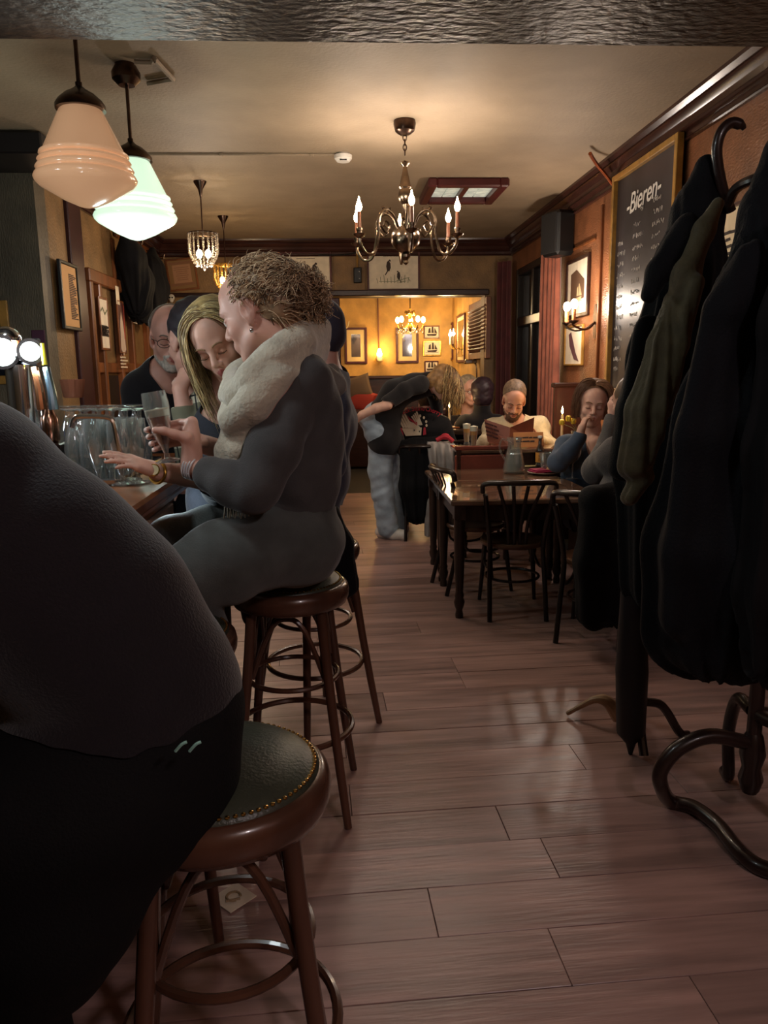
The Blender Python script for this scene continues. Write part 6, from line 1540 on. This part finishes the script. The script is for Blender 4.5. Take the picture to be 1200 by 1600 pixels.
h.add(S, neck=atY(322, 610, 3.0), nr=.055); capsule_hair(S, h, [((0, -.035, .05), (.084, .1, .09), .015), ((0, -.075, -.01), (.068, .045, .06), .02)])
S.w([(*atY(335, 650, 2.95), .085), (*atY(352, 640, 3.12), .085)], 'shirt', .06); S.w([(*atY(345, 720, 2.95), .12), (*atY(360, 720, 3.1), .12)], 'shirt', .06); S.w([(*atY(350, 830, 2.98), .13), (*atY(360, 830, 3.1), .13)], 'trousers', .06)
S.c([(325, 640, 2.88, .07), (314, 700, 2.8, .06), (302, 722, 2.78, .052)], 'shirt', .03)
S.c([(302, 722, 2.78, .05), (294, 680, 2.8, .043), (288, 648, 2.82, .037)], 'shirt', .025)
S.c([(288, 645, 2.82, .03), (281, 608, 2.84, .027)], 'skin', .012)
hand(S, atY(281, 608, 2.84), atY(296, 572, 2.9) - atY(281, 608, 2.84), V(.6, .6, .1), V(-.6, .6, .2), .95, .98)
for zz in (0, 1): S.c([(345, 850, 2.98 + .12 * zz, .1), (290, 860, 2.9 + .2 * zz, .08), (300, 960, 2.95 + .2 * zz, .05)], 'trousers', .04)
finish(S, t, dict(SK1), dict(shirt=('plaid_shirt', plaid(), .005, .003, 22), trousers=('trousers', clothm('dark_trousers', (34, 34, 40)), .004, 0, 1), hair=('hair', mk('hair_black', (38, 32, 36), .6, var=.2, vscale=40), .002, .002, 70)))
h.features(t, S, SK1, .35)

# ---------------------------------------------------------------- older man with glasses and white goatee
t = thing('person', 'older man with glasses, white goatee and black shirt standing behind bar glasses', 'person', (-.78, 3.5, 0))
S = Sculpt(.0055); h = Head(atY(268, 528, 3.4), (.22, -.94, -.22), (.0, 0, 1), 1.06)
h.add(S, lids=.85, beard=True, neck=atY(262, 610, 3.52), nr=.06, jaw=1.08, nose=1.1)
capsule_hair(S, h, [((0, -.045, .045), (.083, .09, .08), .012)])
S.w([(*atY(226, 610, 3.5), .085), (*atY(318, 612, 3.58), .085)], 'shirt', .06); S.w([(*atY(238, 680, 3.5), .13), (*atY(300, 680, 3.56), .13)], 'shirt', .08); S.w([(*atY(240, 780, 3.52), .135), (*atY(296, 780, 3.56), .135)], 'shirt', .08)
S.c([(252, 585, 3.52, .07), (290, 590, 3.54, .07)], 'shirt', .05)
S.c([(222, 620, 3.48, .075), (214, 700, 3.44, .062), (240, 745, 3.3, .05)], 'shirt', .04); S.c([(322, 622, 3.58, .07), (330, 720, 3.56, .06), (310, 760, 3.4, .05)], 'shirt', .04)
hand(S, atY(246, 748, 3.28), (.6, -.7, 0), (0, 0, -1), (-.5, -.5, .2), .4); hand(S, atY(306, 762, 3.38), (-.6, -.7, 0), (0, 0, -1), (.5, -.5, .2), .4)
for sx in (250, 288): a = atY(sx, 830, 3.54); S.w([(*a, .12), (a[0], a[1], .5, .08), (a[0], a[1], .1, .05)], 'trousers', .04); S.w([(a[0], a[1], .06, .05), (a[0], a[1] - .14, .05, .045)], 'shoe', .02)
finish(S, t, dict(SK3), dict(shirt=('shirt', clothm('black_cotton', (24, 22, 26)), .005, .003, 18), trousers=('trousers', clothm('dark_trousers', (34, 34, 40)), .004, 0, 1), shoe=('shoe', m_black, .005, 0, 1), hair=('hair', mk('hair_grey', (112, 98, 88), .6, var=.2, vscale=60), .0012, .001, 70)))
h.features(t, S, SK3, .85)
eyeglasses(t, h, m_bronze)

# ---------------------------------------------------------------- man in purple cap
t = thing('person', 'man in purple-black cap and navy sweater, his back behind the curly woman', 'person', (-.1, 3.1, SH))
S = Sculpt(.006); h = Head(atY(490, 530, 3.08), (-.85, .5, -.1), (.0, 0, 1), 1.05)
h.add(S, neck=atY(508, 595, 3.12), nr=.058); S.el(h(0, -.02, .055), np.array((.088, .108, .092)) * 1.05, h.R, 'cap', .01, .003); S.el(h(0, -.05, .01), np.array((.082, .075, .07)) * 1.05, h.R, 'cap', .015, .003); S.cap(h(-.04, .09, .055), h(.04, .09, .055), .02, .02, 'cap', .02); S.cap(h(-.035, .13, .045), h(.035, .13, .045), .008, .008, 'cap', .03)
S.w([(*atY(508, 606, 3.0), .07), (*atY(515, 600, 3.25), .075)], 'sweater', .05); S.w([(*atY(498, 670, 3.05), .135), (*atY(505, 665, 3.22), .135)], 'sweater', .08); S.w([(*atY(490, 745, 3.06), .135), (*atY(495, 745, 3.2), .135)], 'sweater', .08)
S.w([(*atY(478, 815, 3.06), .13), (*atY(484, 815, 3.2), .13)], 'trousers', .06)
S.c([(512, 640, 2.95, .075), (510, 720, 2.88, .06), (460, 745, 2.86, .05)], 'sweater', .04)
for zz in (0, 1): S.c([(478, 838, 3.06 + .14 * zz, .105), (390, 850, 3.02 + .2 * zz, .085), (400, 960, 3.06 + .2 * zz, .055)], 'trousers', .04)
hand(S, atY(455, 745, 2.86), (-1, .1, 0), (0, 0, -1), (0, -1, 0), .4)
finish(S, t, dict(SK1), dict(sweater=('sweater', clothm('navy_knit', (48, 52, 70)), .005, .004, 16), trousers=('trousers', clothm('dark_trousers', (34, 34, 40)), .004, 0, 1), cap=('cap', clothm('plum_black', (42, 36, 50)), .004, 0, 1)))
h.features(t, S, SK1, .35)
S = Sculpt(.009); S.c([(516, 800, 2.98, .035), (532, 850, 2.98, .045), (545, 915, 2.98, .04)], 's', .04); S.c([(505, 800, 3.0, .04), (520, 870, 3.0, .05), (528, 915, 3.0, .05)], 's', .04)
cloth_thing('hanging_jacket', 'black jacket hanging from the stool of the man in cap', 'jacket', S, dict(s=('shell', m_coatA)))

# ---------------------------------------------------------------- waitress bending to the table
t = thing('person', 'waitress with long wavy blonde hair, black tee and pale jeans bending over a table', 'person', atZ(606, 836, 0))
S = Sculpt(.0065); y = 6.72
S.c([(590, 675, y, .108), (596, 675, y + .12, .108)], 'jeans', .05)
S.c([(578, 656, y + .03, .092), (584, 646, y + .1, .085)], 'jeans', .05)
S.c([(596, 700, y + .02, .108), (594, 735, y + .02, .096), (598, 770, y + .03, .088), (606, 824, y + .04, .086)], 'jeans', .03)
S.c([(606, 705, y + .16, .105), (608, 760, y + .18, .085), (622, 818, y + .2, .08)], 'jeans', .03)
S.c([(602, 690, y, .12), (600, 650, y + .06, .13), (618, 616, y + .06, .115), (648, 604, y + .06, .1), (674, 599, y + .06, .088)], 'tee', .04)
S.c([(598, 692, y - .02, .105), (610, 688, y + .1, .11)], 'tee', .05)
S.c([(658, 600, y - .08, .066), (632, 611, y - .14, .056), (606, 628, y - .18, .049)], 'tee', .03)
S.c([(606, 633, y - .2, .042), (588, 638, y - .2, .04), (566, 648, y - .16, .033), (556, 656, y - .1, .028)], 'skin', .015)
S.c([(676, 606, y + .2, .06), (684, 640, y + .4, .045)], 'tee', .03); S.c([(684, 640, y + .4, .036), (690, 668, y + .55, .03)], 'skin', .015)
hand(S, atY(556, 656, y - .1), (-.3, .7, -.6), (.5, 0, .2), (0, 0, 1), .5); hand(S, atY(690, 668, y + .55), (.6, .1, -.5), (0, 0, -1), (-.4, -.6, 0), .3)
h = Head(atY(691, 598, y + .0), (.72, .1, -.62), (.55, 0, .8), 1.0)
h.add(S, neck=atY(674, 600, y + .05), nr=.05, lids=.85); capsule_hair(S, h, [((0, -.035, .055), (.084, .1, .088), .015), ((0, -.08, -.03), (.07, .05, .08), .02), ((-.07, .0, -.02), (.022, .05, .07), .02), ((.07, .0, -.02), (.022, .05, .07), .02)])
a = atZ(606, 834, .035); S.w([(a[0] - .06, a[1] + .02, .05, .05), (a[0] + .05, a[1] - .06, .048, .05), (a[0] + .13, a[1] - .1, .04, .042)], 'shoe', .02); S.w([(a[0] + .04, a[1] + .2, .05, .05), (a[0] + .16, a[1] + .16, .045, .045)], 'shoe', .02)
m_tee = clothm('black_tee', (26, 24, 26))
hw = [mk('honey_light', (216, 186, 130), .5, var=.15, vscale=30), mk('honey_mid', (160, 122, 78), .5, var=.15, vscale=30), mk('honey_dark', (96, 70, 46), .5)]
finish(S, t, dict(SK2), dict(jeans=('jeans', m_denim, .004, .0035, 32), tee=('tee_shirt', m_tee, .006, .004, 16), shoe=('sneaker', mk('white_sneaker', (218, 212, 204), .5), .004, .002, 40), hair=('hair', hw[1], .002, .003, 50)))
h.features(t, S, SK2, .85)
strands('wavy_strands', long_hair(h, 600, .36, R_, wave=.009, rad=(.088, .108, .1), front=.8, push=[(atY(660, 606, y + .06), .125), (atY(640, 614, y + .06), .125)]), .0026, hw, t, 3)

# ---------------------------------------------------------------- guest in band shirt, back to us
t = thing('person', 'seated guest in black band T-shirt with red lettering, head hidden behind waitress', 'person', atY(660, 760, 7.1))
S = Sculpt(.008); y = 7.12
S.w([(*atY(632, 668, y), .1), (*atY(684, 668, y), .1)], 'tee', .07); S.w([(*atY(634, 700, y), .11), (*atY(692, 700, y), .11)], 'tee', .07); S.w([(*atY(638, 745, y), .12), (*atY(690, 745, y), .12)], 'tee', .07); S.w([(*atY(640, 652, y), .075), (*atY(674, 650, y), .072)], 'tee', .05)
S.c([(622, 660, y, .07), (612, 700, y + .05, .06), (630, 705, y + .25, .05)], 'tee', .03); S.c([(692, 662, y, .066), (704, 695, y + .05, .058), (704, 700, y + .25, .045)], 'tee', .03)
h = Head(atY(668, 632, y + .06), (.1, .95, -.3), (0, 0, 1), 1.0); h.add(S, neck=atY(666, 655, y), nr=.05); capsule_hair(S, h, [((0, -.035, .05), (.084, .1, .09), .015)])
for sx in (640, 690): a = atY(sx, 770, y + .02); S.w([(*a, .09), (a[0], a[1] + .4, a[2] + .02, .07), (a[0], a[1] + .42, .1, .05)], 'trousers', .03)
finish(S, t, dict(SK1), dict(tee=('tee_shirt', m_tee, .005, .002, 20), trousers=('trousers', clothm('dark_trousers', (34, 34, 40)), .004, 0, 1), hair=('hair', m_h3, .002, .002, 50)))
h.features(t, S, SK1, .35)
# the print on the shirt back
py_ = y - .128; cen = atY(656, 664, py_); s_ = np.linalg.norm(atY(657, 664, py_) - atY(656, 664, py_))
def TP(px_, yy): return cen + V((px_ - 656) * s_, 0, -(yy - 664) * s_) + V(0, .0022 * ((px_ - 660) / 12) ** 2, 0)
def flat(polys, mat, nm):
    q = MB()
    for po in polys:
        pts = [TP(*p) for p in po]; k = len(pts); q.add([p for p in pts] + [p + V(0, .006, 0) for p in pts], [tuple(range(k)), tuple(range(k, 2 * k))[::-1]] + [(i, (i + 1) % k, (i + 1) % k + k, i + k) for i in range(k)])
    return q.build(nm, mat, t)
m_pc = mk('cream_print', (226, 206, 176), .7); m_pr = mk('red_print', (180, 44, 58), .7)
wing = lambda x0, x1, sg: [[(x0 + sg * i * 2.6 + 6, 668 - 0 * i), (x0 + sg * i * 2.2 - 2 * sg * 0, 648 + 2.2 * abs(i - 1)), (x0 + sg * i * 2.2 + 2, 647 + 2.2 * abs(i - 1)), (x0 + sg * i * 2.6 + 10, 668)] for i in range(4)]
flat([[(628, 669), (659, 668), (658, 680), (634, 681)]] + [[(621 + 3 * i, 651 - 2.2 * i), (623.2 + 3 * i, 649.8 - 2.2 * i), (633 + 4.2 * i, 668), (629.5 + 4 * i, 668.5)] for i in range(4)] + [[(642.5 + 2.5 * i, 651 - 2.4 * i), (644.5 + 2.5 * i, 650 - 2.4 * i), (654 + 2.1 * i, 664), (652 + 1.8 * i, 664.6)] for i in range(4)] + [[(640, 658), (652, 663), (657, 668), (638, 669)]], m_pc, 'printed_wings')
flat([[(637, 649), (640, 653), (652, 660), (652, 665), (640, 656)], [(662, 668), (665, 668), (666, 679), (661, 680)], [(624, 669), (628, 668), (631, 680), (628, 680)]], m_pr, 'printed_flames')
flat([[(x + 1.7 * math.cos(a) * (1 if k % 2 else 1), y2 + 2.4 * math.sin(a)) for a in np.linspace(0, 2 * math.pi, 9)[:-1]] for k, (x, y2) in enumerate(((619.5, 654), (621, 664), (618.8, 669.5), (656.5, 650), (662.5, 653), (666, 659), (666.5, 665)))], m_pc, 'printed_sparks')
flat([[(x, y2), (x + 2.6, y2), (x + 1.3, y2 + 3)] for x, y2 in ((646, 671), (654, 673))], m_black, 'printed_marks')
txt = 'Black Stone Cherry'; ws = dict(l=.55, t=.7, r=.75, i=.5, S=1.0, B=1.1, C=1.1)
ws_ = [ws.get(ch, .5 if ch == ' ' else .95) for ch in txt]; tot = sum(ws_); x = 0; lt = []
for ch, wd_ in zip(txt, ws_):
    f = (x + wd_ / 2) / tot * 2 - 1; x += wd_
    if ch == ' ': continue
    fc = bpy.data.curves.new('letter', 'FONT'); fc.body = ch; fc.size = 9.5 * s_; fc.align_x = 'CENTER'; fc.extrude = .003; fc.offset = .0006
    o = bpy.data.objects.new('letter', fc); COL.objects.link(o); bpy.context.view_layer.update()
    me = bpy.data.meshes.new_from_object(o.evaluated_get(bpy.context.evaluated_depsgraph_get())); bpy.data.objects.remove(o)
    P = TP(655.5 + f * 33, 641.5 + 9.5 * f * f); M4 = Matrix.Translation(Vector((P + V(0, -.002, 0)).tolist())) @ Matrix.Rotation(RAD(90), 4, 'X') @ Matrix.Rotation(-f * .5, 4, 'Z')
    me.transform(Matrix.Translation(Vector((-ROOT[t.name]).tolist())) @ M4); me.materials.clear(); me.materials.append(m_pr); o = bpy.data.objects.new('letter', me); COL.objects.link(o); o.parent = t

# ---------------------------------------------------------------- two guests at the far table
t = thing('person', 'older woman with glasses and fair grey hair facing us at the candle table', 'person', atY(732, 720, 8.1))
S = Sculpt(.0068); y = 8.0; h = Head(atY(733, 611, y), (.25, -.95, -.05), (0, 0, 1), 1.15)
h.add(S, neck=atY(730, 645, y + .05), nr=.05, lids=.3); capsule_hair(S, h, [((0, -.035, .055), (.088, .1, .09), .015), ((-.078, .01, -.03), (.022, .05, .08), .02), ((.078, .01, -.03), (.022, .05, .08), .02), ((0, -.07, -.04), (.08, .05, .09), .02)])
S.w([(*atY(708, 662, y + .06), .08), (*atY(752, 662, y + .08), .08)], 'top', .06); S.w([(*atY(712, 700, y + .06), .12), (*atY(748, 700, y + .08), .12)], 'top', .06); S.w([(*atY(714, 740, y + .06), .13), (*atY(746, 740, y + .08), .13)], 'top', .06)
S.c([(704, 665, y, .065), (700, 690, y - .12, .05), (712, 690, y - .25, .042)], 'top', .03); hand(S, atY(714, 688, y - .26), (.5, -.8, .1), (0, 0, -1), (.6, .3, .2), .5)
finish(S, t, dict(SK1), dict(top=('top', clothm('grey_black_top', (40, 38, 42)), .005, .002, 20), hair=('hair', mk('hair_fairgrey', (160, 142, 116), .5, var=.15, vscale=40), .002, .003, 60)))
h.features(t, S, SK1, .3)
eyeglasses(t, h, m_redw)
t = thing('person', 'guest with short dark hair and black top, back to us at candle table', 'person', atY(757, 730, 7.6))
S = Sculpt(.0068); y = 7.45; h = Head(atY(753, 617, y), (.05, .97, -.12), (0, 0, 1), 1.18)
h.add(S, neck=atY(753, 648, y - .02), nr=.058, nl='top'); capsule_hair(S, h, [((0, -.03, .05), (.09, .106, .094), .015), ((0, -.06, -.02), (.08, .06, .075), .02)])
S.w([(*atY(728, 662, y - .02), .085), (*atY(776, 662, y - .02), .085)], 'top', .06); S.w([(*atY(732, 700, y - .02), .125), (*atY(776, 700, y - .02), .125)], 'top', .07); S.w([(*atY(734, 740, y), .13), (*atY(774, 740, y), .13)], 'top', .06)
S.c([(722, 668, y, .07), (714, 700, y + .12, .055), (716, 698, y + .3, .042)], 'top', .03); S.c([(783, 668, y, .07), (790, 700, y + .12, .055)], 'top', .03); S.c([(716, 696, y + .3, .035), (713, 672, y + .35, .03)], 'skin', .01); hand(S, atY(713, 674, y + .35), (0, .1, 1), (.5, 0, 0), (0, -1, .2), .7)
finish(S, t, dict(SK1), dict(top=('top', clothm('black_top', (22, 20, 24)), .005, .002, 20), hair=('hair', mk('hair_plum', (40, 26, 34), .5, var=.2, vscale=40), .002, .002, 60)))
h.features(t, S, SK1, .35)

# ---------------------------------------------------------------- man in white sweater reading a menu
t = thing('person', 'bearded man in cream sweater reading a brown menu at the high table', 'person', (1.45, 6.55, .45))
S = Sculpt(.006); y = 6.55; h = Head(atY(803, 626, y - .06), (-.14, -.86, -.46), (0.08, 0, 1), 1.17)
h.add(S, lids=1.0, beard=True, neck=atY(806, 668, y + .02), nr=.056, nose=1.05); capsule_hair(S, h, [((0, -.035, .056), (.081, .098, .085), .012)])
S.w([(*atY(771, 670, y + .04), .09), (*atY(842, 668, y + .04), .09)], 'sweater', .06); S.w([(*atY(782, 712, y + .04), .13), (*atY(834, 712, y + .04), .13)], 'sweater', .08); S.w([(*atY(784, 760, y + .06), .135), (*atY(832, 760, y + .06), .135)], 'sweater', .08)
S.c([(795, 662, y + .02, .06), (815, 662, y + .02, .06)], 'sweater', .04)
S.c([(770, 680, y, .075), (752, 702, y - .12, .062), (757, 690, y - .3, .046)], 'sweater', .035); S.c([(842, 680, y, .075), (862, 700, y - .1, .062), (845, 690, y - .28, .046)], 'sweater', .035)
hand(S, atY(760, 688, y - .31), (.75, -.25, .0), (.1, -.6, .6), (0, 0, 1), .55, 1.05); hand(S, atY(838, 688, y - .3), (-.8, -.1, .35), (-.1, -.6, .5), (0, 0, 1), .6, 1.05)
for sx in (788, 828): a = atY(sx, 790, y); S.w([(*a, .1), (a[0], a[1] - .38, a[2] - .02, .08), (a[0], a[1] - .35, .1, .05)], 'trousers', .04)
finish(S, t, dict(SK4), dict(sweater=('sweater', clothm('oatmeal_knit', (206, 190, 156), bump=.4, bscale=120), .005, .004, 22), trousers=('trousers', clothm('dark_trousers', (34, 34, 40)), .004, 0, 1), hair=('hair', mk('hair_greybrown', (104, 84, 66), .6, var=.25, vscale=60), .0015, .001, 70)))
h.features(t, S, SK4, 1.0)
# the menu he holds
mp_ = atY(793, 680, 6.1); t = thing('open_menu', 'open brown printed menu held by the man in cream sweater', 'menu', mp_); m_menu = mk('menu_brown', (136, 80, 62), .55, var=.08, vscale=10)
a, e, f_, g_ = atY(757, 655, 6.12), atY(797, 668, 6.02), atY(795, 698, 6.0), atY(762, 690, 6.14)
a2, g2 = atY(835, 652, 6.1), atY(832, 686, 6.14)
MB().add([a, e, f_, g_, a + Y_ * .004, e + Y_ * .004, f_ + Y_ * .004, g_ + Y_ * .004], [(0, 3, 2, 1), (4, 5, 6, 7), (0, 1, 5, 4), (1, 2, 6, 5), (2, 3, 7, 6), (3, 0, 4, 7)]).build('left_leaf', m_menu, t)
MB().add([e, a2, g2, f_, e + Y_ * .004, a2 + Y_ * .004, g2 + Y_ * .004, f_ + Y_ * .004], [(0, 3, 2, 1), (4, 5, 6, 7), (0, 1, 5, 4), (1, 2, 6, 5), (2, 3, 7, 6), (3, 0, 4, 7)]).build('right_leaf', m_menu, t)
q = MB(); u1 = nrm(e - a); v1 = nrm(a - g_); n1 = np.cross(u1, v1); text_lines(q, (a + f_) / 2, u1, v1, n1, -.09, .09, -.06, .07, 4, .014, rnd); q.build('lettering', mk('menu_ink', (70, 34, 32), .8), t, kind='stuff')
q = MB(); u1 = nrm(a2 - e); v1 = nrm(e - f_); n1 = np.cross(u1, v1); text_lines(q, (e + g2) / 2, u1, v1, n1, -.08, .08, -.05, .06, 4, .014, rnd); q.build('lettering', mk('menu_ink', (70, 34, 32), .8), t, kind='stuff')

# ---------------------------------------------------------------- woman in denim shirt, hand at her mouth
t = thing('person', 'woman in dark denim shirt with loose brown hair, hand at her mouth', 'person', (1.8, 5.36, .47))
S = Sculpt(.006); y = 5.36; h = Head(atY(926, 632, y - .04), (-.22, -.93, -.12), (.1, 0, 1), 1.2)
h.add(S, lids=.9, neck=atY(926, 690, y + .02), nr=.052); capsule_hair(S, h, [((0, -.035, .058), (.083, .1, .085), .015), ((-.074, -.02, -.01), (.018, .05, .07), .02), ((.074, -.02, -.01), (.018, .05, .07), .02)])
S.w([(*atY(890, 700, y + .04), .085), (*atY(958, 695, y + .04), .085)], 'shirt', .06); S.w([(*atY(902, 745, y + .04), .125), (*atY(955, 745, y + .04), .125)], 'shirt', .08); S.w([(*atY(905, 800, y + .04), .13), (*atY(950, 800, y + .04), .13)], 'shirt', .08)
S.c([(886, 698, y, .075), (872, 722, y - .1, .058), (888, 708, y - .2, .05), (905, 684, y - .25, .041)], 'shirt', .03)
S.c([(905, 686, y - .25, .031), (909, 668, y - .25, .027)], 'skin', .012); hand(S, atY(908, 672, y - .25), atY(917, 648, y - .22) - atY(908, 672, y - .25), V(.75, .35, -.1), V(.1, .9, .3), .85, .95)
S.c([(958, 705, y, .07), (962, 745, y - .12, .055), (945, 728, y - .22, .042)], 'shirt', .03); hand(S, atY(945, 727, y - .22), (-1, -.3, 0), (0, 0, -1), (0, .8, .3), .4, .95)
S.w([(*atY(930, 690, y - .075), .05), (*atY(935, 720, y - .08), .045)], 'skin', .02, bias=.01)
for sx in (910, 945): a = atY(sx, 812, y); S.w([(*a, .09), (a[0] - .05, a[1] - .3, .56, .08), (a[0] - .05, a[1] - .28, .1, .05)], 'trousers', .04)
hbm = [mk('brown_hair_light', (150, 110, 80), .5, var=.15, vscale=30), mk('brown_hair', (104, 74, 52), .5, var=.15, vscale=30)]
finish(S, t, dict(SK2), dict(shirt=('denim_shirt', clothm('dark_denim', (62, 78, 98)), .005, .004, 20), trousers=('trousers', clothm('dark_trousers', (34, 34, 40)), .004, 0, 1), hair=('hair', hbm[1], .002, .003, 50)))
h.features(t, S, SK2, .9)
strands('loose_strands', long_hair(h, 350, .34, R_, wave=.006, rad=(.086, .104, .095), front=.4, push=[(atY(910, 715, y + .05), .13), (atY(945, 715, y + .05), .13)]), .002, hbm, t, 3)

# ---------------------------------------------------------------- guest in grey sleeve, mostly hidden by the coats
t = thing('person', 'guest in grey knit seen only by the arm beside the hanging coats', 'person', (1.5, 4.1, .45))
S = Sculpt(.007); y = 4.12; h = Head(atY(985, 630, y), (-.3, .93, -.1), (0, 0, 1), 1.05)
h.add(S, neck=atY(990, 690, y), nr=.052); capsule_hair(S, h, [((0, -.035, .05), (.084, .1, .09), .015)])
S.w([(*atY(960, 715, y), .08), (*atY(1035, 715, y), .08)], 'knit', .06); S.w([(*atY(975, 770, y), .13), (*atY(1025, 770, y), .13)], 'knit', .08); S.w([(*atY(978, 830, y), .13), (*atY(1022, 830, y), .13)], 'knit', .08)
S.c([(962, 705, y, .07), (930, 735, y + .18, .058), (950, 692, y + .3, .046), (958, 655, y + .34, .036)], 'knit', .035)
hand(S, atY(958, 653, y + .34), (-.1, .1, 1), (.6, .2, 0), (-.2, .9, 0), .6)
for sx in (985, 1020): a = atY(sx, 860, y); S.w([(*a, .1), (a[0] + .0, a[1] + .38, .5, .08), (a[0], a[1] + .35, .1, .05)], 'trousers', .04)
finish(S, t, dict(SK1), dict(knit=('knit_sweater', clothm('grey_knit', (84, 80, 78), bump=.4, bscale=130), .005, .005, 18), trousers=('trousers', clothm('dark_trousers', (34, 34, 40)), .004, 0, 1), hair=('hair', m_h3, .002, .002, 50)))
h.features(t, S, SK1, .35)
# cushions on the far bench
def pillow(c, r, rot):
    q = MB(); n = 12; g = np.linspace(-1, 1, n + 1); cr, sr = math.cos(rot), math.sin(rot)
    for sg in (-1, 1):
        rows = []
        for v in g:
            row = []
            for u in g:
                th = ((1 - u ** 4) * (1 - v ** 4)) ** .5; x = u * r[0] * (1 - .08 * (1 - v * v)); z = v * r[2] * (1 - .08 * (1 - u * u)); row.append(c + V(x * cr - z * sr, sg * th * r[1], x * sr + z * cr))
            rows.append(row if sg < 0 else row[::-1])
        q.loft(rows)
    return q
for k, (cx_, cy_, rgb, lab) in enumerate(((557, 607, (96, 78, 64), 'dusky brown cushion leaning on the far bench'), (562, 626, (150, 48, 40), 'red cushion on the far bench behind the waitress'))):
    p = atY(cx_, cy_, 12.1); o = pillow(p, (.24, .1, .19), (.25, -.35)[k]).build('cushion', mk('cushion_%s' % ('brown', 'red')[k], rgb, .8)); tag(o, lab, 'cushion')
